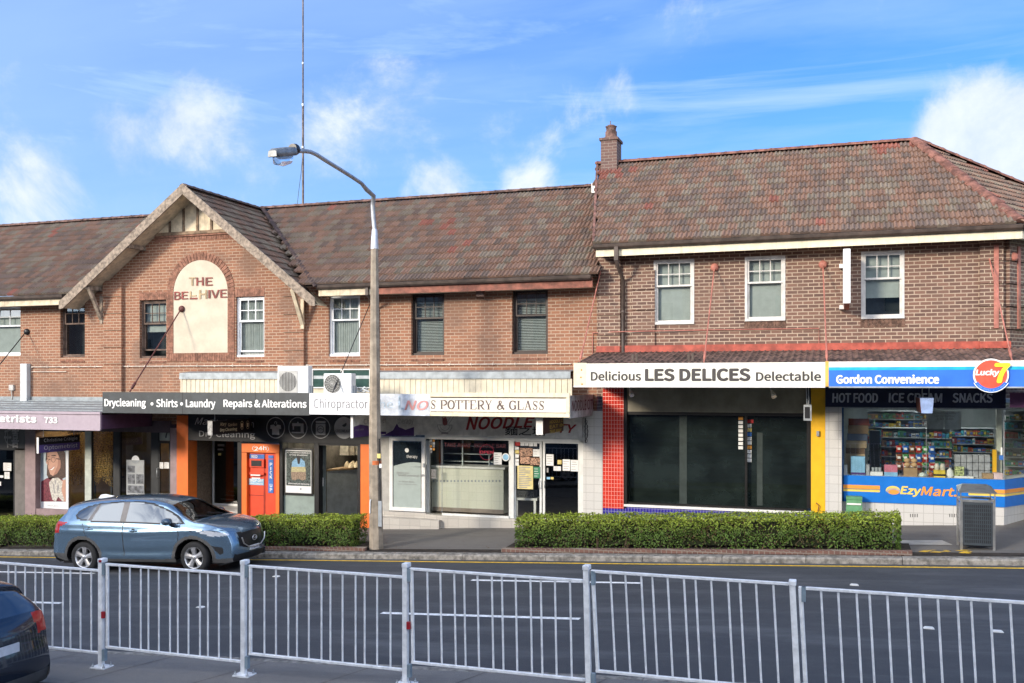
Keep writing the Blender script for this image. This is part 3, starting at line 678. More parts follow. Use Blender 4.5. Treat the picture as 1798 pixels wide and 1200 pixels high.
# ---- the darker corner building
CXR = Xa(1764, D)
corn = thing('corner_building', 'dark brown brick corner building with cream eaves and a hipped tile roof', 'building', (XR, D, ZF(XR, D)))
ZE2 = Za(1048, 430, EY); RY2 = RYL; zt2 = ZE2 + .02 + (RY2 - EY)*tan2
w2 = [(1148, 1219, 456, 570, WINC, 'blind'), (1308, 1379, 450, 564, WINC, 'blind'), (1512, 1588, 441, 560, WINC, 'half')]
holes2 = [hole(*q[:4]) for q in w2]
F2 = Vector((.582, .813, 0)); L2 = 8.0
mb = MB(); wall_cells(mb, XR, CXR, 3.5, ZE2 - .1, holes2, D, .24)
c1 = Vector((CXR, D, 0)); c2 = c1 + F2*L2; c3 = c2 + Vector((0, 6, 0))
for a, b in ((c1, c2), (c2, c3)): mb.quad((a.x, a.y, 3.5), (b.x, b.y, 3.5), (b.x, b.y, ZE2 - .1), (a.x, a.y, ZE2 - .1))
mb.quad((XR, D, 3.0), (XR, D, ZE2 - .1), (XR, RYL, zt2 - .1), (XR, RYL + 4, ZE2), (XR, RYL + 4, 3.0))
mb.build('brick_wall', B_RIGHT, corn)
for q in w2: window(corn, *q[:4], q[4], -.015, q[5], 0, 'pale sash window with its grey blind drawn half way' if q[5] == 'half' else None)
for a, b in ((1050, 1089), (1109, 1149), (1721, 1762)): quoin_pier(corn, Xa(a, D-.1), Xa(b, D-.1), 4.1, ZE2 - .22 if a != 1109 else ZE2 - .62, B_RIGHT, proud=.1 if a != 1109 else .06)
# pier turning the corner
mb = MB(); nrm = Vector((.813, -.582, 0)); z = ZE2 - .22
while z > 4.15:
    a = c1 + nrm*.1 + F2*.03; b = a + F2*.75; lo = max(4.1, z - .482)
    mb.add([(a.x, a.y, lo), (b.x, b.y, lo), (b.x - nrm.x*.1, b.y - nrm.y*.1, lo), (a.x - nrm.x*.1, a.y - nrm.y*.1, lo), (a.x, a.y, z), (b.x, b.y, z), (b.x - nrm.x*.1, b.y - nrm.y*.1, z), (a.x - nrm.x*.1, a.y - nrm.y*.1, z)], [(4,5,6,7), (0,1,5,4), (1,2,6,5), (3,0,4,7), (0,3,2,1)]); z -= .512
mb.build('brick_pier', B_RIGHT, corn)
for h in holes2[1:]: mb = MB(); soldier(mb, h[0] - .02, h[1] + .02, h[2] - .19, h[2] - .01, D - .012); mb.build('window_sill', M('trim brick dark', (.15, .085, .06), .85, var=.35, sc=10, bump=.5), corn)
# roof slopes
apx = Vector((Xa(1605, RY2), RY2, zt2)); ec1 = Vector((Xa(1797, EY), EY, ZE2 + .02)); ec2 = ec1 + F2*8.6
def left_of(p, q, x, y): return (q[0]-p[0])*(y-p[1]) - (q[1]-p[1])*(x-p[0]) > 0
OX = JX1 - .15
tiles('main_roof', (OX, EY - .02, ZE2 + .02), (1, 0, 0), (0, 1, tan2), int((ec1.x - OX)/.225) + 2, nv, lambda x, y, z, u, v: y < RY2 + .02 and x > joint_x(y) - .05 and left_of(ec1, apx, x, y), corn, 5, red=.24, dark=1.06)
n2 = (F2.cross(Vector((0, 0, 1)))).normalized(); inw = -n2
dist = (apx - ec1).dot(inw); V2 = inw*dist + Vector((0, 0, zt2 - ec1.z))
tiles('hip_roof', ec1, F2, V2, int(8.6/.225), int(V2.length/.335) + 1, lambda x, y, z, u, v: not left_of(ec1, apx, x, y) and left_of(ec2, apx, x, y), corn, 8, red=.3, dark=.95)
mb = MB()
mb.quad((JX0 - .05, EY + .03, ZE2), (ec1.x, ec1.y + .03, ZE2), (apx.x, apx.y, zt2 - .05), (JX1, RY2, zt2 - .05)); mb.quad(tuple(ec1 + Vector((0, .03, -.02))), tuple(ec2), tuple(apx - Vector((0, 0, .05))))
mb.quad(tuple(ec2), (ec2.x, ec2.y + 6, ec2.z), tuple(apx)); mb.quad((JX1, RY2, zt2), tuple(apx), (ec2.x, ec2.y + 6, ec2.z), (JX1, RY2 + 4, ZE2)); mb.build('roof_lining', UNDER, corn)
RCAP = M('red ridge cap', (.21, .095, .07), .85, var=.35, sc=5, bump=.4)
caps('ridge_caps', (JX1 - .05, RY2, zt2 + .04), tuple(apx + Vector((0, 0, .04))), corn, mat=RCAP)
caps('hip_caps', tuple(ec1 + Vector((-.05, .1, .05))), tuple(apx + Vector((0, 0, .05))), corn, r=.14, mat=RCAP); caps('hip_caps', tuple(ec2 + Vector((0, 0, .05))), tuple(apx + Vector((0, 0, .05))), corn, r=.13, mat=RCAP)
mb = MB(); a, b = Vector((JX0 - .06, EY, ZE2 + .06)), Vector((JX1 - .04, RY2, zt2 + .05)); mb.beam(a, b, .06, .10); mb.build('verge', M('verge mortar', (.20, .10, .08), .9, var=.4), corn)
MB().box(Xa(1040, 26.6), Xa(1046, 26.6), 26.5, 26.7, Za(1043, 340, 26.6), Za(1043, 323, 26.6)).build('flashing', WHITE, corn)
# eaves
FY = EY + .02; e1 = Vector((ec1.x - .02, EY, 0))
x0 = Xa(1046, EY)
MB().box(x0, e1.x, FY, FY + .03, ZE2 - .30, ZE2 - .07).build('fascia_board', CREAM, corn)
def along(a, b, nm, mat, o0, o1, z0, z1):
    n = (b - a).normalized().cross(Vector((0, 0, 1))); mb = MB(); p = [a + n*o0, b + n*o0, b + n*o1, a + n*o1]
    mb.add([(q.x, q.y, z) for z in (z0, z1) for q in p], [(0,1,2,3), (7,6,5,4), (0,4,5,1), (1,5,6,2), (2,6,7,3), (3,7,4,0)]); return mb.build(nm, mat, corn)
along(e1 + Vector((0, 0.02, 0)), e1 + F2*8.6, 'fascia_board', CREAM, -.03, 0, ZE2 - .30, ZE2 - .07); along(e1, e1 + F2*8.6, 'gutter', GUTTER, 0, .10, ZE2 - .11, ZE2)
MB().prism([(EY - .10, ZE2), (EY - .115, ZE2 - .01), (EY - .10, ZE2 - .075), (EY - .06, ZE2 - .115), (EY + .018, ZE2 - .115), (EY + .018, ZE2)], x0 - .05, e1.x, 'x').build('gutter', GUTTER, corn)
mb = MB(); mb.quad((x0, FY, ZE2 - .27), (e1.x, FY, ZE2 - .27), (CXR, D + .02, ZE2 - .2), (x0, D + .02, ZE2 - .2)); b = e1 + F2*8.6; mb.quad((e1.x, FY, ZE2 - .27), (b.x, b.y, ZE2 - .27), (c2.x, c2.y, ZE2 - .2), (CXR, D + .02, ZE2 - .2)); mb.build('soffit', CREAM, corn)
# downpipe with its offset, cast iron wall straps, pipe over the awning
xd = Xa(1083, EY); xw = Xa(1095, D)
mb = MB(); mb.box(xd - .05, xd + .05, EY - .1, EY + .01, ZE2 - .42, ZE2 - .08); mb.tube([(xd, EY - .05, ZE2 - .38), (xd + .02, EY, ZE2 - .55), (xw, D - .07, ZE2 - .85), (xw, D - .07, 4.35), (xw - .1, D - .25, 4.22), (xw - .35, 22.3, 4.02)], .05, 8)
for z in (4.5, 5.6): mb.lathe((xw, D - .07, z), [(.056, 0), (.062, .01), (.062, .05), (.056, .06)], 10)
mb.build('downpipe', GUTTER, corn)
for px in (1749,): MB().box(Xa(px-4, D-.1), Xa(px+4.5, D-.1), D - .125, D - .1, Za(px, 577, D), Za(px, 432, D)).build('wall_strap', SALMON, corn)
a = c1 + nrm*.1 + F2*.36; b = a + F2*.11; mb = MB(); mb.add([(q.x + nrm.x*k, q.y + nrm.y*k, z) for z in (Za(1749, 577, D), Za(1749, 432, D)) for q, k in ((a, .025), (b, .025), (b, 0), (a, 0))], [(0,1,5,4), (1,2,6,5), (3,0,4,7), (4,5,6,7), (0,3,2,1)]); mb.build('wall_strap', SALMON, corn)
mb = MB(); y = D - .03; mb.tube([(Xa(1041, D), y, Za(1041, 622, D)), (Xa(1041, D), y, Za(1041, 585, D)), (Xa(1100, D), y - .12, Za(1100, 583, D)), (Xa(1240, D), y, Za(1240, 580, D)), (Xa(1438, D), y, Za(1438, 577, D)), (Xa(1438, D), y, Za(1438, 614, D))], .014, 6); mb.build('pipe', SALMON, corn)
MB().box(Xa(1053, D), CXR, D - .085, D - .002, Za(1300, 617, D), Za(1300, 605, D)).build('red_flashing', RED, corn)
for p_, q_ in ((1049, 1090), (1719, 1763)): MB().box(Xa(p_, D), Xa(q_, D) + (.12 if q_ > 1700 else 0), D - .135, D - .087, Za(1300, 616.5, D), Za(1300, 605.5, D)).build('red_flashing', RED, corn)
# chimney
cy0, cy1 = 26.55, 27.15; ca, cb = Xa(1055, cy0), Xa(1083, cy0); ch = MB(); zc0, zc1 = zt2 - .6, Za(1070, 246, cy0)
ch.box(ca, cb, cy0, cy1, zc0, zc1); ch.box(ca - .04, cb + .04, cy0 - .04, cy1 + .04, zc1, zc1 + .07)
chim = ch.build('chimney', brick('chimney brick', (.15, .085, .07), (.11, .065, .058), (.22, .17, .14)), corn)
mb = MB(); mb.lathe(((ca+cb)/2, (cy0+cy1)/2, zc1 + .07), [(.21, 0), (.21, .06), (.17, .10), (.17, .22), (.14, .26), (.15, .36), (.17, .38), (.12, .39), (.10, .42)], 14); mb.tube([((ca+cb)/2 - .02, cy0+.3, zc1+.4), ((ca+cb)/2 - .02, cy0+.3, zc1+.62)], .012, 5); o = mb.build('chimney_pot', CAPM, None); o.parent = chim
# television mast on the terrace ridge
xm = Xa(532, RYL); mast = thing('antenna_mast', 'tall thin rusty radio mast standing on the terrace roof ridge behind the street lamp', 'antenna', (xm, RYL, zt))
mb = MB(); mb.tube([(xm, RYL, zt), (xm, RYL, zt + 3.3), (xm, RYL, zt + 3.31), (xm, RYL, zt + 14)], [.035, .035, .026, .022], 8); mb.build('pole', M('rusty steel', (.15, .12, .11), .6, .5, var=.3), mast)
mb = MB(); mb.lathe((xm, RYL, zt + 1.9), [(.05, 0), (.05, .06)], 8); mb.lathe((xm, RYL, zt + 3.25), [(.045, 0), (.045, .08)], 8); mb.lathe((xm, RYL, zt + 4.6), [(.035, 0), (.035, .06)], 8); mb.build('clamp', STEEL, mast)
mb = MB(); mb.tube([(xm, RYL, zt + 1.9), (xm - .06, RYL, zt + 1.2), (xm - .16, RYL, zt + .5), (xm - .18, RYL - .05, zt + .08)], .008, 5); mb.build('guy_wire', BLACK, mast)
# ------------------------------------------------------------------ ground floor shops
YC = D - .10          # fronts of columns and name boards
YG = D + .14          # shop glass
def rbox(mb, px0, py0, px1, py1, Y, dep):
    pm = (px0 + px1)/2; return mb.box(Xa(px0, Y), Xa(px1, Y), Y, Y + dep, Za(pm, py1, Y), Za(pm, py0, Y))
def rb(name, mat, parent, px0, py0, px1, py1, Y, dep=.06, label=None):
    o = rbox(MB(), px0, py0, px1, py1, Y, dep).build(name, mat, parent)
    if label: o['label'] = label
    return o
def rq(name, mat, parent, px0, py0, px1, py1, Y):
    pm = (px0 + px1)/2; a, b, c, d = Xa(px0, Y), Xa(px1, Y), Za(pm, py1, Y), Za(pm, py0, Y)
    return MB().quad((a, Y, c), (b, Y, c), (b, Y, d), (a, Y, d)).build(name, mat, parent)
def frame(name, mat, parent, px0, py0, px1, py1, Y, w=.05, dep=.06, pane=None, bottom=None):
    pm = (px0 + px1)/2; a, b, c, d = Xa(px0, Y), Xa(px1, Y), Za(pm, py1, Y), Za(pm, py0, Y); bt = bottom or w
    mb = MB(); mb.box(a, a+w, Y, Y+dep, c, d); mb.box(b-w, b, Y, Y+dep, c, d); mb.box(a+w, b-w, Y, Y+dep, d-w, d); mb.box(a+w, b-w, Y, Y+dep, c, c+bt)
    o = mb.build(name, mat, parent)
    if pane:
        p = MB().quad((a+w, Y+dep*.5, c+bt), (b-w, Y+dep*.5, c+bt), (b-w, Y+dep*.5, d-w), (a+w, Y+dep*.5, d-w)).build('pane', pane, None); p.parent = o
    return o
def room(parent, px0, px1, y0, y1, z0, z1, wm, fm, cm=None):
    a, b = Xa(px0, y0), Xa(px1, y0)
    mb = MB(); mb.quad((a, y1, z0), (b, y1, z0), (b, y1, z1), (a, y1, z1)); mb.quad((a, y0, z0), (a, y1, z0), (a, y1, z1), (a, y0, z1)); mb.quad((b, y0, z0), (b, y0, z1), (b, y1, z1), (b, y1, z0))
    mb.k = 1; mb.quad((a, y0, z0), (b, y0, z0), (b, y1, z0), (a, y1, z0)); mb.k = 2; mb.quad((a, y0, z1), (a, y1, z1), (b, y1, z1), (b, y0, z1))
    return mb.build('room', [wm, fm, cm or wm], parent)
def poster(parent, px0, py0, px1, py1, Y, label=None, rows=6, head=None, name='notice', seed=0, back=PAPER, ink=INK):
    """a sheet of paper with lines of small print"""
    mb = MB(); pm = (px0 + px1)/2; a, b, c, d = Xa(px0, Y), Xa(px1, Y), Za(pm, py1, Y), Za(pm, py0, Y); mb.box(a, b, Y - .004, Y, c, d)
    rn = random.Random(seed + int(px0*7 + py0)); h = d - c; mb.k = 1
    for k in range(rows):
        z = d - h*(k + .9)/(rows + .8); l = (b-a)*rn.uniform(.35, .8)
        mb.quad((a + (b-a)*.1, Y-.006, z - h*.018), (a + (b-a)*.1 + l, Y-.006, z - h*.018), (a + (b-a)*.1 + l, Y-.006, z + h*.018), (a + (b-a)*.1, Y-.006, z + h*.018))
    if head: mb.k = 2; mb.quad((a + .02*(b-a), Y-.0055, d - h*.16), (b - .02*(b-a), Y-.0055, d - h*.16), (b - .02*(b-a), Y-.0055, d - h*.02), (a + .02*(b-a), Y-.0055, d - h*.02))
    o = mb.build(name, [back, ink, head or ink], parent)
    if label: o['label'] = label
    return o
YEL = M('soft yellow card', (.72, .58, .20), .7); GREENC = M('green card', (.05, .22, .12), .6); REDC = M('red card', (.5, .03, .03), .6); BLUEC = M('blue card', (.04, .16, .5), .5); LBLUE = M('light blue card', (.25, .5, .72), .5)
BROWNC = M('brown cardboard', (.38, .25, .13), .8, var=.12); PURPLE = M('deep purple', (.075, .03, .16), .5); ORC = M('orange card', (.75, .32, .05), .5)
MAUVE = M('mauve paint', (.30, .215, .22), .55, var=.08); MAUVE2 = M('dark mauve paint', (.10, .07, .085), .6); PINK = M('pale lilac fascia', (.37, .305, .35), .45, var=.05, streak=.1)
GREYCOL = M('grey brown column', (.16, .145, .135), .7, var=.1)

# -- far left shop: dark glazed door
s1 = thing('corner_shop', 'dark fronted shop at the far left with a round white calligraphy emblem on its board', 'shop', (Xa(-40, YC), YC, ZF(Xa(-40, YC), YC)))
rb('name_board', BLACK, s1, -160, 738, 44, 788, YC, .1)
em = MB(); cxp, czp = Xa(20, YC), Za(20, 768, YC); em.ring((cxp, czp), .235, .27, YC - .006, a0=.3, a1=5.6)
em.build('emblem_ring', INK, s1); write('emblem', INK, s1, '千喜', 8, 753, 33, 786, YC, .006, bold=.02)
rb('column', GREYCOL, s1, 26, 788, 44, 912, YC, .3)
frame('door', BLACK, s1, -30, 788, 26, 912, YG, .06, .06, DARKGLASS); frame('door', BLACK, s1, -110, 788, -30, 912, YG, .06, .06, DARKGLASS)
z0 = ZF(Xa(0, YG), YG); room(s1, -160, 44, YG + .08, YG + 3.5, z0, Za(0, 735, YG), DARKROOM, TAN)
for q in ((6, 813, 20, 827), (8, 829, 17, 841), (-4, 835, 6, 839), (-6, 846, 2, 853)): poster(s1, *q, YG - .003)
# -- optometrist
s2 = thing('optometrist_shop', 'mauve optometrist shopfront with a tall portrait poster and gold bead curtains', 'shop', (Xa(180, YC), YC, ZF(Xa(180, YC), YC)))
rb('column', MAUVE, s2, 44, 752, 62, 912, YC, .34); rb('column', MAUVE, s2, 299, 752, 310, 905, YC, .34)
rb('sill_wall', MAUVE, s2, 62.2, 897, 200, 912, YC + .02, .3); rb('plinth', MAUVE2, s2, 26, 905.2, 309, 930, YC + .03, .4)
rb('upper_board', MAUVE2, s2, 62.2, 738, 298.8, 758, YC + .03, .3)
zt_ = Za(180, 745, YG); room(s2, 62, 308, YG + .10, YG + 4.2, ZF(Xa(180, YG), YG), zt_ + .1, M('warm shop wall', (.34, .25, .15), .8, var=.25, sc=1.2), TAN)
for px_ in (100, 150, 185):
    X_ = Xa(px_, YG + 1.2); MB().lathe((X_, YG + 1.2, zt_ + .04), [(.07, 0), (.07, .03)], 12).build('downlight', M('warm downlight', (.9, .8, .6), .5, emit=((1, .72, .38), 140.0)), s2)
DFR = M('dark grey frame', (.03, .032, .034), .4); GWH = M('pale green frame', (.50, .54, .48), .5)
frame('shop_window', DFR, s2, 66, 756, 152, 897, YG, .035, .07, CLEAR); rb('mullion', GWH, s2, 149, 756, 160, 897, YG - .01, .09)
frame('shop_window', DFR, s2, 160.5, 756, 199.6, 897, YG, .02, .07, CLEAR)
rb('post', DFR, s2, 199.8, 756, 209.8, 905, YG - .01, .1); frame('shop_window', DFR, s2, 210, 756, 265.8, 905, YG, .02, .06, DARKGLASS); rb('post', DFR, s2, 266, 756, 277.6, 905, YG - .01, .1)
frame('transom', DFR, s2, 277.8, 753, 299, 776, YG, .02, .07, None); rb('number_panel', GWH, s2, 280, 756, 298, 774, YG + .03, .02); write('street_number', BLACK, s2, '7', 288, 757, 296, 769, YG + .03, .004, bold=.02)
dr = frame('door', DFR, s2, 277.8, 776.2, 299, 905, YG, .045, .06, CLEAR); o = MB().tube([(Xa(279, YG), YG - .02, Za(279, 838, YG)), (Xa(279, YG), YG - .09, Za(279, 838, YG)), (Xa(279, YG), YG - .09, Za(279, 822, YG)), (Xa(279, YG), YG - .02, Za(279, 822, YG))], .014, 6).build('handle', STEEL, None); o.parent = dr
for q in ((280.5, 812, 287, 823), (288.5, 812, 297, 823)): poster(s2, *q, YG - .002)
GOLD = M('gold beads', (.50, .32, .10), .35, .5, var=.5, sc=22)
mb = MB(); rn = random.Random(2)
for px in np.arange(122, 199, 1.15):
    if 146 < px < 161: continue
    X = Xa(px, YG + .7); zt0 = Za(px, 758, YG + .7); L = rn.uniform(1.35, 1.75)
    z = zt0
    while z > zt0 - L:
        h = rn.uniform(.02, .06); mb.prism([(X - .012, z), (X + .012, z), (X + .012, z - h), (X - .012, z - h)], YG + .69 + rn.uniform(-.03, .03), YG + .71); z -= h + rn.uniform(.015, .04)
tag(mb.build('bead_curtain', GOLD), 'gold bead strings hanging inside the optometrist window behind the mullion', 'bead curtain')
tb = thing('display_table', 'low dark table inside the optometrist window right of the pale mullion', 'table', (Xa(182, YG+1), YG+1, z0)); rb('table_top', DFR, tb, 163, 838, 199, 841, YG + .8, .5); rb('leg', DFR, tb, 165, 841.2, 167, 905, YG + .85, .05); rb('leg', DFR, tb, 194, 841.2, 196, 905, YG + .85, .05)
tag(rb('picture_frame', BLACK, None, 187, 818, 197, 836, YG + .9, .03), 'small black picture frame standing on the table in the optometrist window', 'frame')
# tall portrait poster
ps = thing('portrait_poster', 'tall white framed poster of a smiling woman in glasses and a patterned scarf', 'poster', (Xa(94, YG), YG - .01, Za(94, 897, YG)))
yp = YG - .03; rb('poster_board', M('poster white', (.74, .77, .80), .4, var=.02), ps, 69, 778, 120, 896, yp, .025)
rq('backdrop', M('poster sky grey', (.42, .50, .56), .5, var=.05), ps, 72, 783, 115.5, 881, yp - .003)
def pol(name, mat, pts, k): # flat printed shape, pixel outline
    y = yp - .003 - .0012*k; return MB().add([P(a, b, y) for a, b in pts], [tuple(range(len(pts)))[::-1]]).build(name, mat, ps)
SKIN = M('printed skin', (.52, .29, .21), .5, var=.06); SKIN2 = M('printed skin shade', (.34, .17, .12), .5, var=.06); HAIRP = M('printed dark hair', (.075, .04, .03), .5, var=.3, sc=30); SCARF = M('printed scarf', (.56, .53, .48), .5, var=.25, sc=22); COATP = M('printed burgundy coat', (.17, .03, .05), .5, var=.3, sc=16)
pol('hair', HAIRP, [(81, 793), (84, 785), (92, 782), (103, 783), (110, 788), (115, 796), (115.4, 838), (108, 842), (98, 840), (86, 842), (82, 834), (83, 815), (80, 806)], 1)
pol('face', SKIN, [(83, 796), (88, 788), (97, 788), (104, 796), (107, 812), (106, 822), (100, 832), (93, 836), (88, 833), (86, 826), (84.5, 822), (84, 817), (80.8, 813), (83, 806)], 2)
pol('face_shade', SKIN2, [(104, 796), (107, 812), (106, 822), (100, 832), (93, 836), (97, 828), (101, 818), (102, 806)], 3)
pol('hair', HAIRP, [(86, 786), (97, 783), (106, 787), (111, 797), (113, 820), (108, 826), (106, 808), (100, 794), (91, 790), (84, 796)], 4)
pol('coat', COATP, [(72, 846), (82, 840), (94, 838), (110, 842), (115.4, 850), (115.4, 881), (72, 881)], 1)
pol('skin_chest', SKIN, [(104, 846), (115.4, 842), (115.4, 881), (110, 881)], 2)
pol('scarf', SCARF, [(86, 848), (92, 840), (102, 839), (110, 846), (108, 862), (113, 878), (110, 881), (102, 872), (98, 881), (92, 878), (88, 862)], 3)
for pts in ([(92, 846), (95, 852), (97, 868), (95, 866), (93, 854)], [(102, 848), (104, 856), (101, 866), (100, 858)], [(97, 842), (99, 846), (98, 852), (96, 848)]): pol('scarf_fold', INK, pts, 4)
pol('mouth', PAPER, [(87, 824), (91, 823), (95.5, 818.5), (95, 822), (91, 826)], 4); pol('lip', M('printed lip', (.4, .1, .09), .5), [(86.5, 823.4), (91, 822), (95.8, 817.8), (95.5, 818.8), (91, 823.3), (87, 824.6)], 5)
pol('nose_shade', SKIN2, [(84, 817), (86, 818), (85.6, 811), (83.4, 812)], 4); pol('brow', HAIRP, [(83.6, 802), (87, 800.6), (87, 801.6), (84, 803)], 5); pol('brow', HAIRP, [(90, 800), (97, 799), (99, 801), (90, 801.4)], 5)
mb = MB(); y = yp - .010
for c, r in (((82.3, 808.5), 3.6), ((93.5, 807.5), 5.2)):
    cx_, cz_ = Xa(c[0], y), Za(*c, y); mb.ring((cx_, cz_), r*.0158 - .008, r*.0158 + .004, y, 18)
mb.add([P(a, b, y) for a, b in ((85.5, 806.5), (88.5, 806.2), (88.5, 807.4), (85.5, 807.8))], [(0,1,2,3)]); mb.add([P(a, b, y) for a, b in ((98.6, 805), (106, 806), (106, 807.4), (98.6, 806.6))], [(0,1,2,3)]); mb.build('spectacles', BLACK, ps)
write('caption', INK, ps, 'Hoya glass', 84, 887, 103, 890, yp, .004)
# display banner with a round top
bn = thing('display_banner', 'grey banner with a white round top and six small photographs in the shop window', 'banner', (Xa(238, YG), YG, Za(238, 870, YG)))
y = YG - .01; rb('banner_panel', M('banner grey', (.36, .38, .39), .5, var=.05), bn, 222, 808, 253, 905, y, .008)
mb = MB(); c = P(238, 808, y - .004); mb.prism([(c[0] + .145*math.cos(math.pi*k/14), c[2] - .01 + .145*math.sin(math.pi*k/14)) for k in range(15)], y - .006, y - .002); mb.build('round_top', M('banner white', (.8, .82, .84), .4), bn)
mb = MB(); mb.prism([(c[0] + .145*math.cos(-math.pi*k/14), c[2] - .012 + .10*math.sin(-math.pi*k/14)) for k in range(15)], y - .006, y - .002); mb.build('round_base', GREYP, bn)
PH = M('printed photo grey', (.15, .16, .18), .5, var=.45, sc=8)
for q in ((224, 818, 237, 830), (224, 833, 237, 850), (239, 833, 252, 850), (224, 853, 252, 866), (224, 869, 252, 884)): rq('photo', PH, bn, *q, y - .004)
poster(bn, 239, 817, 252, 830, y - .003, rows=7, back=M('banner grey', (.36, .38, .39)))
# -- dry cleaner
s3 = thing('dry_cleaner_shop', 'dry cleaner shopfront with orange columns, black name board and an open doorway', 'shop', (Xa(480, YC), YC, ZF(Xa(480, YC), YC)))
zb3 = ZF(Xa(480, YC), YC) - .1
mb = MB(); rbox(mb, 310.2, 730, 330, 925, YC, .42); mb.build('column', ORANGE, s3); rb('column', ORANGE, s3, 633, 765, 655, 929, YC, .42)
rb('name_board', BLACK, s3, 330.4, 722, 655, 777, YC - .02, .12)
BLK2 = M('blue black board', (.010, .014, .022), .35)
xl = Xa(330, YC); yd = 24.75
MB().quad((xl + .01, YC + .42, zb3), (xl + .01, yd, zb3), (xl + .01, yd, 3.2), (xl + .01, YC + .42, 3.2)).build('lobby_wall', M('brown pebble wall', (.17, .125, .09), .8, var=.3, sc=30), s3)
frame('door', ALU, s3, 373, 772, 424, 888, yd, .055, .06, DARKGLASS); room(s3, 373, 430, yd + .08, yd + 3, zb3, 3.0, DARKROOM, DARKROOM)
zl = Za(395, 888, yd) ; MB().box(xl + .012, Xa(424, YC), YC + .1, yd, zb3 - .3, zl).build('landing', STEP_TILE, s3)
for k in range(3): rq('stair', GREYP, s3, 385, 862 + 7*k, 412, 864 + 7*k, yd + .9 - k*.2)
for q in ((382, 780, 394, 784), (382, 788, 392, 791), (383, 796, 388, 800)): rq('door_sticker', YEL if q[1] == 796 else INK, s3, *q, yd - .004)
# kiosk set into the front
kz = Za(455, 906, YC)
rb('post', BLACK, s3, 417, 777, 424, 912, YC + .02, .5)
ko = thing('drop_off_kiosk', 'orange 24 hour dry cleaning drop off and pick up machine', 'kiosk', (Xa(457, YC), YC, zb3))
mb = MB(); rbox(mb, 424.3, 780, 490, 795, YC, .3); rbox(mb, 424.3, 795, 433, 915, YC, .3); rbox(mb, 484, 795, 490, 915, YC, .3); mb.build('surround', ORANGE, ko)
rb('panel', REDORANGE, ko, 433, 795, 484, 915, YC + .10, .1)
mb = MB(); 
for q in ((437, 869.5, 463, 870.5), (463, 797, 464, 905), (465, 797, 465.6, 905)): rbox(mb, *q, YC + .093, .006)
mb.build('panel_joint', M('dark red joint', (.25, .02, .012), .5), ko)  # thin darker red strips along the panel joints
rb('screen_hood', REDORANGE, ko, 438, 806, 463, 821, YC + .04, .06); rb('screen', BLACK, ko, 441, 809, 459, 819, YC + .035, .01)
rb('slot_shelf', REDORANGE, ko, 438, 830, 463, 834, YC + .03, .07)
for q in ((440, 833.5, 457, 836), (442, 839, 457, 841)): rq('slot', PAPER, ko, *q, YC + .028 if q[1] < 835 else YC + .092)
rb('sign_plate', BLUEC, ko, 438, 798, 464, 806, YC + .085, .012); write('lettering', LETW, ko, 'RED', 442, 799.5, 452, 804.5, YC + .085, .004, bold=.02)
rb('sign_plate', BLUEC, ko, 471, 807, 480, 866, YC + .085, .012); 
for k, ch in enumerate('PICK UP'):
    if ch != ' ': write('lettering', LETW, ko, ch, 474 if ch != 'I' else 475.2, 813 + k*7.4, 478 if ch != 'I' else 476.2, 818.6 + k*7.4, YC + .085, .004, bold=.03)
rb('sign_plate', BLUEC, ko, 471, 800, 480, 805.5, YC + .085, .012); rb('sign_plate', LBLUE, ko, 437, 841, 463, 852, YC + .085, .012)
write('lettering', LETW, ko, 'DROP OFF', 438, 842, 462, 846.5, YC + .085, .004, bold=.04); write('lettering', LETW, ko, 'DRYCLEANING', 438.5, 848, 461.5, 851, YC + .085, .004, bold=.04)
write('lettering', LETW, ko, '24h', 447, 783, 468, 792, YC, .004, bold=.03, warp=lambda a, b: (a, b*.8 + a*.25))
mb = MB()
for k in range(7):
    for sx in (-1, 1):
        t = math.pi*.5 + sx*(.9 + k*.22); cx_, cz_ = Xa(457.5, YC), Za(457.5, 788, YC); mb.disc((cx_ + .27*math.cos(t), cz_ + .11*math.sin(t)), .011, YC - .005, YC - .002, 8)
mb.build('dotted_arrow', LETW, ko)
rb('post', BLACK, s3, 490.2, 777, 496, 915, YC + .02, .3)
frame('shop_window', DFR, s3, 496, 777, 553, 915, YC + .08, .02, .05, CLEAR); rb('frosted_panel', M('grey green frosted glass', (.27, .33, .30), .35, var=.1, sc=3), s3, 497, 868, 553, 914, YC + .10, .01)
dp = thing('coat_poster', 'framed poster of a colourful coat against dark leaves in the dry cleaner window', 'poster', (Xa(524, YC), YC, Za(524, 868, YC))); y = YC + .06
rb('poster_frame', BLACK, dp, 499, 788, 549, 870, y, .02); rb('poster_sheet', PAPER, dp, 501.5, 791, 546.5, 866, y - .008, .008)
rq('printed_background', M('printed leaves', (.055, .075, .068), .5, var=.8, sc=20), dp, 502.5, 792.5, 545.5, 853.5, y - .010)
def pol2(name, mat, pts, yy): return MB().add([P(a, b, yy) for a, b in pts], [tuple(range(len(pts)))[::-1]]).build(name, mat, dp)
CO1 = M('coat light blue', (.22, .40, .58), .6, var=.2, sc=20); CO2 = M('coat sand', (.45, .40, .22), .6, var=.2, sc=20); CO3 = M('coat rust', (.28, .20, .14), .6, var=.3, sc=30)
pol2('printed_coat', CO1, [(519, 805), (528, 805), (535, 811), (536, 820), (512, 820), (513, 811)], y - .012); pol2('printed_coat', CO2, [(512, 820), (536, 820), (537, 829), (511, 829)], y - .012); pol2('printed_coat', CO3, [(511, 829), (537, 829), (537, 842), (531, 844), (524, 841), (517, 844), (512, 842)], y - .012)
pol2('printed_head', BLACK, [(521, 804), (522, 799), (527, 799), (528, 804), (526, 815), (523, 815)], y - .013)
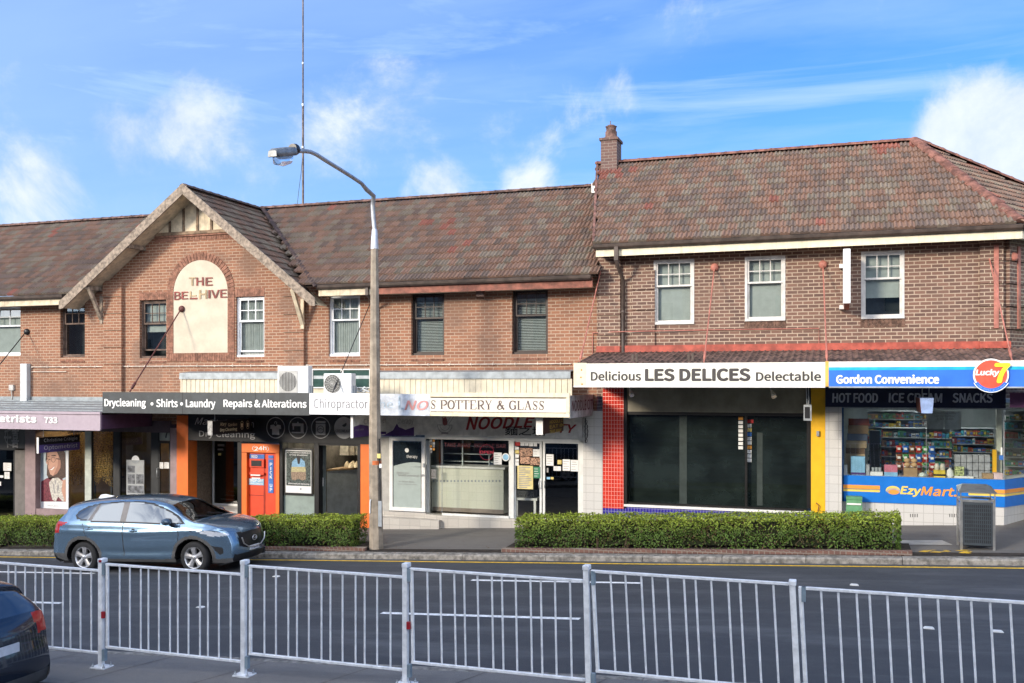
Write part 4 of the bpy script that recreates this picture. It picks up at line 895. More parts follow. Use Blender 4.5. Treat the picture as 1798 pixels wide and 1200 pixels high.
write('lettering', LETW, dp, 'NO HAZARDOUS CHEMICALS', 504, 794, 544, 796.5, y - .010, .003, bold=.02); write('lettering', LETW, dp, 'OPTION: Should Exist', 508, 798, 540, 800.5, y - .010, .003, bold=.02); write('lettering', LETW, dp, '100% GreenEarth drycleaning', 506, 848.5, 543, 851.5, y - .010, .003, bold=.02)
mb = MB(); c = P(528, 859, y - .010); mb.disc((c[0], c[2]), .03, y - .012, y - .010, 14); mb.build('printed_mark', GREYP, dp)
rb('post', BLACK, s3, 553.3, 777, 559.5, 915, YC + .02, .3)
dl = rb('door', M('grey green door edge', (.14, .16, .15), .4), s3, 561, 780, 572, 915, YC + .25, .04, 'narrow open door leaf edge on'); 
for q in ((562.5, 803, 567, 811), (563, 818, 567, 824)): rq('door_sticker', INK, s3, *q, YC + .245)
poster(s3, 562.5, 839, 568, 854, YC + .245, rows=3)
rb('post', BLACK, s3, 627.5, 777, 632.6, 915, YC + .04, .3); rb('door_head', BLACK, s3, 559.6, 777, 627.4, 783, YC + .04, .2)
room(s3, 497, 632, YC + .34, YC + 5, ZF(Xa(560, YC), YC) + .02, Za(560, 770, YC), M('shop back wall', (.13, .12, .11), .8, var=.4, sc=2), M('beige carpet', (.36, .29, .19), .9, var=.1))
for yy_ in (1.4, 3.2): X_ = Xa(590, YC + yy_); MB().box(X_ - .6, X_ + .6, YC + yy_, YC + yy_ + .12, Za(560, 770, YC) - .05, Za(560, 770, YC) - .01).build('ceiling_light', M('added warm tube', (.9, .88, .8), .5, emit=((1, .86, .62), 26.0)), s3)  # glowing tubes added to brighten the room behind the open doorway
yk = YC + 1.2; cn = thing('shop_counter', 'grey counter with a timber top inside the open dry cleaner doorway', 'counter', (Xa(585, yk), yk, zb3))
kx0, kx1 = Xa(574, yk), Xa(606, yk); kt = Za(590, 828, yk); kb = ZF(kx0, yk) + .02
mb = MB(); mb.add([(kx0, yk, kb), (kx1 + .1, yk + 1.3, kb), (kx0, yk + 1.6, kb), (kx0, yk, kt), (kx1 + .1, yk + 1.3, kt), (kx0, yk + 1.6, kt)], [(0,1,4,3), (1,2,5,4), (2,0,3,5), (3,4,5)]); mb.build('counter_front', M('blue grey counter', (.42, .48, .52), .5), cn)
mb = MB(); mb.prism([(kx0 - .02, yk - .06), (kx1 + .2, yk + 1.28), (kx0 - .02, yk + 1.7)], kt, kt + .05, 'z'); mb.build('counter_top', M('timber top', (.30, .20, .11), .5, var=.2), cn)
poster(cn, 592, 834, 597, 839, yk + .42, rows=2)
mb = MB(); rn = random.Random(5)
for k in range(14): mb.lathe((kx0 + .35 + rn.uniform(-.22, .22), yk + .95 + rn.uniform(-.2, .25), kt + .05), [(.10, 0), (.09, .06), (.02, .12 + rn.uniform(0, .06))], 6)
tag(mb.build('folded_clothes', M('cream cloth', (.60, .52, .38), .9, var=.2)), 'pile of cream folded clothes on the dry cleaner counter', 'clothes')
for k in range(5):
    mb = MB(); X = Xa(604, YC + 2.6) + k*.14; y = YC + 2.6 + k*.12; zt1 = 2.75; pts = [(X - .02, zt1), (X + .02, zt1), (X + .13, zt1 - .15), (X + .15, zt1 - 1.15), (X - .15, zt1 - 1.15), (X - .13, zt1 - .15)]
    mb.prism(pts, y, y + .07); tag(mb.build('hanging_shirt', M('pale shirt %d' % (k % 2), ((.62, .60, .55), (.48, .44, .38))[k % 2], .9, var=.2, sc=9)), 'pale shirt hanging in the row above the dry cleaner counter', 'shirt', 'shirts hanging inside the dry cleaner')
sg = MB(); 
write('board_lettering', M('board grey lettering', (.46, .46, .46), .5, var=.08), s3, 'Mary', 342, 734, 383, 750, YC - .02, .005, shear=.35); write('board_lettering', M('board grey lettering', (.46, .46, .46), .5, var=.08), s3, 'Gordon', 392, 737, 446, 751, YC - .02, .005); write('board_lettering', M('board grey lettering', (.46, .46, .46), .5, var=.08), s3, 'Dry Cleaning', 350, 757, 448, 771, YC - .02, .005, bold=.012)
BINK = M('board grey lettering', (.46, .46, .46), .5, var=.08)
def icon(cx, cy, r, kind):
    y = YC - .026; X, _, Z = P(cx, cy, y); k = r*.0162*1.02; mb = MB()
    if kind == 'earth': mb.disc((X, Z), k, y - .002, y + .004, 28)
    else: mb.ring((X, Z), k*.92, k, y, 32)
    q = lambda pts: mb.add([(X + a*k, y - .001, Z + b*k) for a, b in pts], [tuple(range(len(pts)))[::-1]])
    if kind == 'shirt': q([(-.55, .25), (-.2, .3), (0, .12), (.2, .3), (.55, .25), (.6, -.1), (.38, -.12), (.38, -.65), (-.38, -.65), (-.38, -.12), (-.6, -.1)]); mb.ring((X, Z + .45*k), .10*k, .15*k, y - .001, 14, -1.2, 3.6)
    if kind == 'sewing': q([(-.65, -.5), (.65, -.5), (.65, -.38), (-.65, -.38)]); q([(.3, -.38), (.6, -.38), (.6, .4), (.3, .4)]); q([(-.6, .15), (.3, .15), (.3, .42), (-.6, .42)]); q([(-.55, -.2), (-.4, -.2), (-.4, .15), (-.55, .15)]); q([(-.1, .42), (.1, .42), (.06, .56), (-.06, .56)])
    if kind == 'washer':
        q([(-.5, -.66), (.5, -.66), (.5, .36), (-.5, .36)]); q([(-.5, .42), (.5, .42), (.5, .62), (-.5, .62)])
    o = mb.build('board_emblem', BINK, s3)
    if kind == 'washer':
        m2 = MB(); m2.ring((X, Z - .15*k), .30*k, .36*k, y - .004, 22); m2.add([(X - .26*k, y - .004, Z - .18*k), (X, y - .004, Z - .1*k), (X + .26*k, y - .004, Z - .18*k), (X + .26*k, y - .004, Z - .12*k), (X, y - .004, Z - .04*k), (X - .26*k, y - .004, Z - .12*k)], [(0,1,4,5), (1,2,3,4)]); m2.build('board_emblem', BLACK, s3)
    if kind == 'earth':
        m2 = MB(); m2.ring((X + .02*k, Z + .35*k), .02*k, .26*k, y - .004, 18, -2.6, .5); m2.build('board_emblem', CHAR, s3); write('board_lettering', CHAR, s3, 'GREENEARTH', cx - 15, cy + 3, cx + 15, cy + 8, YC - .03, .004, bold=.01)
for cx_, k in ((484, 'shirt'), (523, 'sewing'), (563, 'washer'), (604, 'earth')): icon(cx_, 751.5, 18.5, k)
# -- chiropractor door and noodle shop
s4 = thing('noodle_shop', 'closed noodle shop with white framed glass, tiled counter and a chiropractor side door', 'shop', (Xa(840, YC), YC, ZF(Xa(840, YC), YC)))
NB = M('grey white board', (.72, .71, .68), .5, var=.12, streak=.15); THW = M('therapy board white', (.70, .68, .66), .5)
rb('therapy_board', THW, s4, 655.3, 722, 727, 766, YC - .02, .1); rb('name_board', NB, s4, 727.2, 722, 1022, 767, YC - .02, .1)
mb = MB(); y = YC - .024
def flat(name, mat, pts, y, parent=s4): return MB().add([P(a, b, y) for a, b in pts], [tuple(range(len(pts)))[::-1]]).build(name, mat, parent)
flat('purple_swoosh', PURPLE, [(660, 766), (675, 764), (690, 756), (697, 744), (700, 750), (712, 755), (727, 750), (727, 766)], y)
write('board_lettering', INK, s4, 'therapy', 698, 734, 726, 747, YC - .02, .006)
NRED = M('noodle red', (.30, .02, .025), .5)
write('board_lettering', NRED, s4, 'NOODLE', 819, 732, 938, 756, YC - .02, .006, bold=.035, shear=.25, warp=lambda a, b: (a, b*(.95 - .25*a) + .28*a)); write('board_lettering', NRED, s4, 'CITY', 955, 744, 1012, 760, YC - .02, .006, bold=.035, shear=.25, warp=lambda a, b: (a, b*(1 - .1*a) - .0*a))
write('board_lettering', BLACK, s4, '麵之城', 887, 749, 957, 765, YC - .02, .006, bold=.012)
mb = MB(); X, _, Z = P(781, 745, y); k = .0155
mb.ring((X, Z - 2*k), 13*k, 14*k, y, 20, math.pi, 2*math.pi); mb.ring((X, Z - 2*k), 8.5*k, 9.3*k, y, 20, math.pi, 2*math.pi); mb.quad((X-14*k, y, Z-2*k), (X+14*k, y, Z-2*k), (X+14*k, y, Z-1*k), (X-14*k, y, Z-1*k)); mb.quad((X-7*k, y, Z-17*k), (X+7*k, y, Z-17*k), (X+6*k, y, Z-14*k), (X-6*k, y, Z-14*k))
for a in (2, 7): mb.quad((X+a*k, y, Z), (X+(a+1)*k, y, Z), (X+(a+11)*k, y, Z+15*k), (X+(a+10)*k, y, Z+15*k))
mb.build('bowl_emblem', INK, s4); mb = MB(); mb.add([(X + a*k, y - .001, Z + b*k) for a, b in ((-5, 13), (-2, 10), (1, 13), (4, 9), (5, 0), (0, -3), (-4, 0))], [tuple(range(7))[::-1]]); mb.build('bowl_emblem', M('dull red print', (.30, .10, .10), .5), s4)
GRYT = M('grey side wall', (.42, .41, .38), .6, var=.1)
rb('side_wall', GRYT, s4, 655.3, 766.5, 683, 925, YC + .14, .2); rb('tiled_wall', WHITE_TILE, s4, 1024, 722, 1058, 925, YC, .3)
dr = frame('door', WHITE, s4, 683.3, 768, 746, 898, YC + .12, .10, .07, None, bottom=.10)
o = rb('pane', M('dark door glass', (.015, .022, .028), .08, spec=.7), None, 691, 776, 739, 826, YC + .16, .01); o.parent = dr
o = rb('frosted_film', M('frosted film', (.36, .42, .40), .3, var=.04), None, 691, 820, 739, 892, YC + .145, .006); o.parent = dr
mb = MB(); xs = np.linspace(691, 739, 13); 
for a, b in zip(xs[:-1], xs[1:]):
    f = lambda t: 823 - 5*math.sin((t - 691)/48*2.6 - .3); mb.add([P(a, 820, YC + .140), P(b, 820, YC + .140), P(b, f(b) - 6, YC + .140), P(a, f(a) - 6, YC + .140)], [(0,1,2,3)])
o = mb.build('film_edge', M('frosted film', (.36, .42, .40)), None); o.parent = dr
for tx, q in (('therapy', (714, 799, 733, 806)), ('Restore your', (697, 829, 718, 833)), ('health potential', (699, 833, 735, 838)), ('P: 9418 3450', (701, 845, 727, 847.5)), ('www.chirotherapy', (698, 849.5, 732, 851.5))): o = write('door_lettering', INK if q[1] > 810 else PAPER, None, tx, *q, YC + .14, .004); o.parent = dr
c = P(714.5, 791, YC + .15); o = MB().disc((c[0], c[2]), .06, YC + .148, YC + .152, 16).build('door_mark', PAPER, None); o.parent = dr
o = MB().tube([(Xa(738, YC+.1), YC + .06, Za(738, 836, YC)), (Xa(743, YC+.1), YC + .06, Za(743, 834.5, YC)), (Xa(743, YC+.1), YC + .12, Za(743, 834.5, YC))], .012, 6).build('handle', STEEL, None); o.parent = dr
rb('keypad', GREYP, s4, 742, 814, 745, 821, YC + .10, .02)
# stepped base with the splayed window
x0, x1, x2, x3 = Xa(655.3, YC), Xa(748, YC+.12), Xa(776, YC), Xa(1024, YC)
zs0 = Za(700, 899, YC + .1); zg = ZF(x0, YC) - .25
mb = MB(); mb.box(x0, x2, YC - .22, YC + .1, zg, Za(700, 911, YC - .22)); mb.box(x0, x1, YC + .1, YC + .3, zg, zs0)
zs1 = Za(830, 908, YC); mb.prism([(x1, YC + .3), (x1, YC + .1), (x2, YC - .06), (x3, YC - .06), (x3, YC + .3)][::-1], zg, zs1, 'z'); mb.build('base_step', STEP_TILE, s4)
WF = M('white window frame', (.70, .71, .69), .45, var=.05)
rb('window_head', WF, s4, 746, 767.2, 1024, 774, YC + .10, .09)
zh = Za(830, 774, YC + .12)
def pane3(xa_, ya_, xb_, yb_, c, d, nm='shop_window', m=CLEAR): return MB().quad((xa_, ya_, c), (xb_, yb_, c), (xb_, yb_, d), (xa_, ya_, d)).build(nm, m, s4)
xp = Xa(776, YC + .05); pane3(x1 + .05, YC + .34, xp, YC + .06, zs1, zh); pane3(xp, YC + .06, Xa(893, YC + .06), YC + .06, zs1, zh)
rb('post', WF, s4, 893.3, 774.3, 902, 915, YC + .08, .09); rb('post', WF, s4, 747, 774.3, 754, 905, YC + .3, .07)
rb('sill', WF, s4, 776, 904, 893, 908, YC + .03, .05)
mb = MB(); mb.tube([(xp, YC + .06, zs1), (xp, YC + .06, zh)], .008, 6); mb.build('glass_joint', STEEL, s4)
for k, (a, b) in enumerate(((902.3, 951), (953, 1019))):
    fr = frame('door', WF, s4, a, 775, b, 915, YC + .14, .06 if k else .055, .06, DARKGLASS if k else CLEAR)
    hx = 947 if k == 0 else 957; o = MB().tube([(Xa(hx, YC+.1), YC + .12, Za(hx, 857, YC+.1)), (Xa(hx, YC+.1), YC + .06, Za(hx, 857, YC+.1)), (Xa(hx, YC+.1), YC + .06, Za(hx, 845, YC+.1)), (Xa(hx, YC+.1), YC + .12, Za(hx, 845, YC+.1))], .012, 6).build('handle', STEEL, None); o.parent = fr
rb('post', WF, s4, 1019, 774.3, 1024, 915, YC + .10, .1)
room(s4, 748, 1022, YC + .42, YC + 5.2, zs1 - .02, Za(830, 760, YC), M('green dark wall', (.05, .075, .07), .7, var=.3, sc=1.5), TAN, DARKROOM)
yk = YC + .5; nc = thing('noodle_counter', 'cream tiled shop counter with a patterned tile band inside the noodle shop', 'counter', (Xa(820, yk), yk, zs1))
rb('counter_front', COUNTER_TILE, nc, 758, 823, 884, 900, yk, .6); rb('counter_top', WHITE, nc, 757, 819.5, 886, 823, yk - .05, .7); rb('plinth', M('plinth brown', (.28, .22, .18), .6), nc, 759, 893, 884, 900, yk - .01, .01)
mb = MB()
for k in range(20):
    c = P(762 + k*6.1, 845, yk - .004); s = .035; mb.add([(c[0]-s*1.3, c[1], c[2]), (c[0], c[1], c[2]-s), (c[0]+s*.6, c[1], c[2]), (c[0], c[1], c[2]+s)], [(0,1,2,3)])
mb.build('tile_border', GREYP, nc)
mb = MB()
for q in ((778, 797, 862, 798.2), (778, 810, 866, 811.4), (778, 783, 862, 784)): rbox(mb, *q, yk + .5, .3)
for q in ((811, 774, 813, 819), (858, 800, 859, 819), (777, 774, 778.4, 819)): rbox(mb, *q, yk + .45, .04)
tag(mb.build('glass_rack', M('rack steel', (.5, .55, .55), .35, .6)), 'steel shelf rack standing on the noodle shop counter', 'rack')
NEON = M('red neon print', (.35, .03, .06), .5, emit=((1, .06, .12), .25))
sg = thing('window_neon', 'faint red OPEN sign in the noodle shop window', 'sign', (Xa(865, YC + .3), YC + .3, zh - .4)); write('lettering', NEON, sg, 'OPEN', 843, 792, 866, 797, YC + .3, 0, bold=.02); mb = MB(); c = P(854.5, 794.5, YC + .3); mb.ring((c[0], c[2]), .20, .207, YC + .3, 24); mb.build('oval', NEON, sg)
write('window_lettering', M('dim red print', (.16, .02, .035), .5), s4, 'TAKE AWAY   NOODLE BAR', 780, 779, 888, 786, YC + .07, 0, bold=.02)
poster(s4, 867, 795, 881, 816, YC + .05, rows=5); c = P(888, 803, YC + .05); mb = MB(); mb.disc((c[0], c[2]), .105, YC + .045, YC + .05, 20); mb.k = 1; mb.disc((c[0], c[2]), .08, YC + .042, YC + .045, 18); mb.build('round_sticker', [PAPER, LBLUE], s4)
rn = random.Random(9)
for k in range(9): rq('window_sticker', (PAPER, ORC, INK)[k % 3], s4, 754.5 + (k % 2)*5, 772 + (k//2)*5, 758.5 + (k % 2)*5, 776 + (k//2)*5, YC + .20)
for k in range(5): rq('window_sticker', INK, s4, 757, 825 + k*3.4, 766, 826.6 + k*3.4, YC + .2)
yd = YC + .13
rq('menu_photo', REDC, s4, 903.8, 776.5, 913, 783, yd)
FOOD = M('food photograph', (.35, .20, .13), .5, var=.8, sc=38)
for q in ((914, 777, 921, 783), (922, 777, 928, 783), (929, 777, 936, 784), (937, 778, 943, 784), (903.8, 785, 911, 790), (903.8, 798, 911, 804), (903.8, 806, 911, 811), (903.8, 812, 911, 818), (936, 789, 948, 802)): poster(s4, *q, yd, rows=2)
for q in ((912, 787, 935, 801), (913, 802, 930, 815), (931, 804, 948, 817)): rq('menu_photo', FOOD, s4, *q, yd)
poster(s4, 903.8, 791, 911, 796.5, yd, rows=2, back=YEL); poster(s4, 908.5, 818, 936, 859, yd - .002, 'tall yellow menu sheet', rows=12, back=M('menu yellow', (.66, .56, .25), .6), name='menu'); poster(s4, 937, 820, 948.5, 840, yd, 'green card with a white seal', rows=4, back=GREENC, ink=PAPER)
for q, b in (((959, 798, 972, 818), PAPER), ((979, 808, 986, 815.5), YEL), ((988, 807, 1001, 827), PAPER), ((1002, 808, 1016, 828), PAPER), ((972, 819, 985, 827), PAPER)): poster(s4, *q, YC + .135, rows=4, back=b)
for q, m in (((960, 822, 963, 830), INK), ((960, 838, 966, 842), LBLUE), ((967, 838, 972, 842), YEL)): rq('door_sticker', m, s4, *q, YC + .135)
wt = thing('white_table', 'small white side table with kitchen tools behind the noodle shop door', 'table', (Xa(925, YC+.7), YC + .7, zs1)); rb('table_top', WHITE, wt, 905, 875, 943, 879, YC + .6, .5)
for q in ((906, 879.2, 909, 912), (937, 879.2, 941, 912)): rb('leg', WHITE, wt, *q, YC + .62, .05)
tag(rb('toolbox', M('dark grey metal', (.10, .10, .10), .4, .5, var=.6, sc=30), None, 908, 862, 937, 874.8, YC + .68, .3), 'dark metal tray of tools on the small white table behind glass', 'tray')
# -- vacant shop under the LES DELICES awning
s5 = thing('vacant_shop', 'vacant shop with black glass between a red mosaic pillar and a yellow pillar', 'shop', (Xa(1250, YC), YC, ZF(Xa(1250, YC), YC)))
zb5 = ZF(Xa(1250, YC), YC) - .15
def col(nm, mat, a, b, zt, zb, dep=.3): return MB().box(Xa(a, YC), Xa(b, YC), YC, YC + dep, zb, zt).build(nm, mat, s5)
zb_ = Za(1076, 893, YC); col('mosaic_pillar', RED_TILE, 1058.3, 1095, Za(1076, 672, YC), zb_); col('mosaic_base', BLUE_TILE, 1058.3, 1095, zb_ - .002, zb5)
col('yellow_pillar', YELLOW, 1424, 1449, Za(1436, 672, YC), zb5)
rb('stall_riser', BLUE_TILE, s5, 1095.3, 897, 1423.7, 925, YC + .02, .2); rb('sill', WHITE, s5, 1095.3, 892.5, 1423.7, 896.6, YC - .01, .2)
rb('plain_board', M('khaki board', (.30, .275, .21), .7, var=.15, sc=2, streak=.1), s5, 1098, 676, 1420, 724.5, YC + .05, .1)
SHUT = M('black green security film', (.012, .018, .017), .12, var=.3, sc=1.5, spec=.6)
mb = MB(); a, b, c, d = Xa(1101, YG), Xa(1418, YG), Za(1250, 892, YG), Za(1250, 726, YG); n = 22
for k in range(n): mb.add([(a, YG + .0012*(k % 2), c + (d-c)*k/n), (b, YG + .0012*(k % 2), c + (d-c)*k/n), (b, YG + .0012*((k+1) % 2), c + (d-c)*(k+1)/n), (a, YG + .0012*((k+1) % 2), c + (d-c)*(k+1)/n)], [(0,1,2,3)])
mb.build('roller_shutter', SHUT, s5)
BF = M('black window frame', (.014, .013, .013), .35)
mb = MB(); rbox(mb, 1095.4, 676, 1100.5, 893, YC + .02, .2); rbox(mb, 1416.5, 676, 1423.6, 893, YC + .02, .2); rbox(mb, 1100.8, 724.6, 1416.2, 730, YC + .06, .12); rbox(mb, 1308, 730.2, 1312, 892, YC + .10, .06); rbox(mb, 1100.8, 888, 1416.2, 892.3, YC + .08, .08); mb.build('window_frame', BF, s5)
for q in ((1193, 730, 1206, 888), (1329, 760, 1339, 888)): rb('reflection_strip', M('painted reflection grey', (.050, .062, .058), .2), s5, *q, YG - .01, .004)  # lighter strips painted over the black glass as faint reflections
cols = [ORC, PAPER, PAPER, PAPER, PAPER, PAPER, PAPER, PAPER]
for k in range(8): rb('sticker', cols[k], s5, 1296.5, 732 + k*7.4, 1304.5, 737.5 + k*7.4, YG - .008, .003)
for k, m in enumerate((REDC, PAPER, YEL, BLUEC, PAPER, PAPER, ORC, PAPER, PAPER, PAPER)): rb('sticker', m, s5, 1312.5, 737 + k*7.6, 1319.5 if k else 1323, 743.2 + k*7.6, YG - .008, .003)
for px in (1436,): 
    mb = MB(); x = Xa(px, YC); mb.box(x - .03, x + .03, YC - .06, YC, Za(px, 766, YC), Za(px, 757, YC)); mb.build('hook', STEEL, s5)
    mb = MB(); mb.tube([(x, YC - .03, Za(px, 898, YC)), (x + .03, YC - .05, Za(px, 888, YC)), (x - .04, YC - .04, Za(px, 883, YC))], .012, 5); mb.build('hook', M('rust brown', (.22, .08, .04), .8), s5)
# -- convenience store on the corner
s6 = thing('convenience_store', 'corner convenience store with a blue window panel, navy board and white tiled base', 'shop', (Xa(1620, YC), YC, ZF(Xa(1620, YC), YC)))
BLUEP = M('bright blue panel', (.012, .17, .60), .35, var=.04); NAVY = M('navy board', (.008, .013, .045), .35); ORP = M('orange stripe', (.85, .33, .06), .4, var=.03); YLP = M('yellow stripe', (.85, .62, .12), .4, var=.03)
rb('tiled_column', WHITE_TILE, s6, 1449.2, 712, 1478, 930, YC, .34)
rb('name_board', NAVY, s6, 1449.2, 672, 1766, 716, YC - .03, .2)
for tx, a, b in (('HOT FOOD', 1462, 1541), ('ICE CREAM', 1561, 1654), ('SNACKS', 1673, 1742)): write('board_lettering', M('slate lettering', (.50, .54, .62), .5), s6, tx, a, 691, b, 707, YC - .03, .006, bold=.04, shear=.05)
Cg = Vector((Xa(1763, YG), YG, 0)); n2v = Vector((.813, -.582, 0))
zp0, zp1 = Za(1620, 885.5, YG), Za(1620, 838.5, YG); zwt = Za(1620, 718, YG); zgr = ZF(Cg.x, YG) - .3
def two(nm, mat, z0, z1, off, dep, x0=None, L=6.5):
    """a band along the street front that turns the corner"""
    x0 = Xa(1480, YG) if x0 is None else x0; mb = MB()
    a = Vector((x0, YG - off, 0)); b = Vector((Cg.x + off*.35, YG - off, 0)); c = b + F2*L
    i0, i1, i2 = Vector((x0, YG - off + dep, 0)), Vector((b.x - dep*.3, b.y + dep, 0)), c - n2v*dep
    mb.add([(q.x, q.y, z) for z in (z0, z1) for q in (a, b, c, i2, i1, i0)], [(0,1,7,6), (1,2,8,7), (6,7,10,11), (7,8,9,10), (0,5,4,1), (1,4,3,2), (5,0,6,11), (3,4,10,9), (4,5,11,10)])
    return mb.build(nm, mat, s6)
two('blue_panel', BLUEP, zp0, zp1, .03, .05); two('tiled_base', WHITE_TILE, zgr, zp0 - .002, -.0, .2, x0=Xa(1478.2, YG)); two('window_head', STEEL, zwt, zwt + .05, .02, .08)
z = Za(1520, 852.5, YG - .03); st = .135
for a, b in ((1480, 1545), (1700, None)):
    for m, k0, k1 in ((ORP, .085, 0), (M('stripe edge', (.5, .42, .3), .5), .105, .085), (YLP, .15, .105)):
        mb = MB(); x0 = Xa(a, YG - .03) + .005; x1 = Xa(b, YG - .03) if b else Cg.x + .01
        mb.box(x0, x1, YG - .034, YG - .030, z - k0*.98 - .004, z - k1*.98 + .002)
        if b is None:
            p = Vector((Cg.x + .0105, YG - .03, 0)) + n2v*.004; q = p + F2*6.4; mb.quad((p.x, p.y, z - k0*.98 - .004), (q.x, q.y, z - k0*.98 - .004), (q.x, q.y, z - k1*.98 + .002), (p.x, p.y, z - k1*.98 + .002))
        mb.build('panel_stripe', m, s6)
write('panel_lettering', YLP, s6, 'Ezy', 1581, 855, 1617, 872, YG - .03, .006, bold=.04, shear=.2); write('panel_lettering', ORP, s6, 'Mart.', 1617, 856, 1679, 871, YG - .03, .006, bold=.04, shear=.2)
c = P(1568, 861.5, YG - .034); k = .0125
mb = MB()
def ell(rx, rz, dx=0, dz=0, y=0, a0=0, a1=2*math.pi, n=26): return [(c[0] + dx + rx*math.cos(a0 + (a1-a0)*i/n), c[1] + y, c[2] + dz + rz*math.sin(a0 + (a1-a0)*i/n)) for i in range(n + (0 if a1 - a0 > 6.2 else 1))]
for m, q in ((YLP, ell(.155, .105)), (BLUEP, ell(.150, .085, .01, -.028, -.002)), (YLP, ell(.135, .075, .012, -.026, -.004)), (BLUEP, ell(.125, .066, .014, -.034, -.006)), (ORP, ell(.115, .058, .015, -.036, -.008))):
    MB().add(q, [tuple(range(len(q)))[::-1]]).build('panel_emblem', m, s6)
for px in (1598, 1602, 1667, 1671):
    for k in range(4): rq('air_vent', BLACK, s6, px + k*4 - 0, 902.5, px + k*4 + 1.2, 908.5, YG - .004) if px in (1598, 1667) else None
# glass, posts, room
mb = MB(); a, b = Xa(1480, YG), Cg.x; e = Cg + F2*6.5
mb.quad((a, YG + .02, zp1), (b, YG + .02, zp1), (b, YG + .02, zwt), (a, YG + .02, zwt)); mb.quad((b, YG + .02, zp1), (e.x, e.y, zp1), (e.x, e.y, zwt), (b, YG + .02, zwt)); mb.build('shop_window', CLEAR, s6)
rb('window_frame', M('window side blue', (.03, .10, .25), .5), s6, 1478.2, 716, 1481.5, 880, YG - .03, .1)
mb = MB(); 
for px in (1626, ): rbox(mb, px, 718, px + .8, 838, YG + .012, .012)
mb.tube([(b, YG + .01, zp1), (b, YG + .01, zwt)], .012, 6); mb.build('glass_joint', STEEL, s6)
room(s6, 1480, 1900, YG + .12, YG + 6.5, ZF(0, YG), zwt + .15, M('store wall', (.38, .42, .42), .7, var=.2, sc=1), M('store floor', (.4, .38, .35), .4), M('store ceiling', (.55, .56, .55), .7))
mb = MB(); i1 = Cg + F2*6; mb.add([(a, YG + .03, zp1 - .03), (b, YG + .03, zp1 - .03), (b - .1, YG + .62, zp1 - .03), (a, YG + .62, zp1 - .03), (a, YG + .03, zp1), (b, YG + .03, zp1), (b - .1, YG + .62, zp1), (a, YG + .62, zp1)], [(4,5,6,7), (0,3,2,1), (2,3,7,6)])
q = [Vector((b, YG + .03, 0)), i1, i1 - n2v*.6, Vector((b - .1, YG + .62, 0))]; mb.add([(v.x, v.y, zp1) for v in q], [(0,1,2,3)]); mb.build('window_ledge', WHITE, s6)
for k_, (px_, yy_) in enumerate(((1530, 2.0), (1640, 2.0), (1560, 4.2), (1690, 4.2))):
    X_ = Xa(px_, YG + yy_); MB().box(X_, X_ + 1.2, YG + yy_, YG + yy_ + .16, zwt + .08, zwt + .12).build('ceiling_light', M('fluorescent tube', (.9, .9, .9), .5, emit=((.95, 1, 1), 9.0)), s6)
rb('pale_column', M('pale column', (.60, .62, .52), .5), s6, 1750, 716, 1759, 838, YG + .5, .15); rb('yellow_post', YELLOW, s6, 1743, 790, 1750, 833, YG + .32, .1)
rq('window_sticker', BLUEC, s6, 1754, 800, 1762, 808, YG + .01); rq('window_sticker', PAPER, s6, 1757, 786, 1760, 799, YG + .01)
ws = thing('smoking_notice', 'pale lettered health notice standing inside the convenience store window', 'notice', (Xa(1658, YG + 1.6), YG + 1.6, zwt - .6)); y = YG + 1.6
rb('board', M('pale blue board', (.50, .56, .58), .5), ws, 1628, 722, 1657, 754, y, .02); rb('board', M('pale blue board', (.5, .56, .58)), ws, 1658, 722, 1688, 754, y, .02)
for tx, q in (('Smoking kills', (1640, 724, 1678, 728)), ('Call the Quitline', (1640, 729, 1676, 733)), ('137 848', (1645, 734, 1674, 738))): write('lettering', INK, ws, tx, *q, y, .004, bold=.02)
# goods: every box and packet on the ledge is a thing
def good(name, label, cat, q, mat, dep=.22, y=None, group=None, top=None):
    y = YG + .10 if y is None else y; pm = (q[0] + q[2])/2; a, b, d = Xa(q[0], y), Xa(q[2], y), Za(pm, q[1], y); c = zp1 + .001 if q[3] is None else Za(pm, q[3], y)
    mb = MB(); mb.bbox(a, b, y, y + dep, c, d, .006)
    if top: # band of a second colour printed round the box
        m2, f0, f1 = top; mb.k = 1; mb.box(a - .001, b + .001, y - .002, y + dep*.9, c + (d-c)*f0, c + (d-c)*f1)
    return tag(mb.build(name, [mat, top[0]] if top else mat), label, cat, group)
PINKC = M('pink carton', (.60, .18, .25), .6); TANR = M('bread roll', (.58, .38, .20), .8, var=.2); GREYK = M('grey printed wrap', (.36, .37, .39), .6, var=.2, sc=9)
good('carton', 'small white carton at the left end of the convenience store ledge', 'box', (1482, 817, 1488, None), PAPER)
good('carton', 'light blue drink carton with a purple foot on the store ledge', 'box', (1494, 802, 1519, None), LBLUE, top=(PURPLE, .02, .14))
good('tin_can', 'grey tin beside the light blue carton on the ledge', 'can', (1521, 816, 1527, None), GREYK)
g = good('cup_tray', 'low white tray with pale cups on the store ledge', 'tray', (1528, 829, 1550, None), PAPER)
for k in range(3): 
    X = Xa(1533 + k*6, YG + .2); o = MB().lathe((X, YG + .2, Za(1538, 829, YG+.1)), [(.03, 0), (.038, .09), (.03, .1)], 10).build('cup', GREYP, None); o.parent = g
good('carton', 'pink sweets carton in a light blue tray on the store ledge', 'box', (1553, 817, 1576, None), PINKC, top=(LBLUE, 0, .35))
g = good('carton', 'brown cardboard carton with bread rolls on top on the store ledge', 'box', (1587, 822, 1611, None), BROWNC)
for k in range(4):
    X = Xa(1593 + (k % 2)*12, YG + .2); Z = Za(1599, 817 - (k//2)*7.5, YG + .12); o = MB().lathe((X, YG + .2, Z - .05), [(.03, 0), (.07, .03), (.075, .06), (.05, .095), (.015, .105)], 10).build('bread_roll', TANR, None); o.parent = g
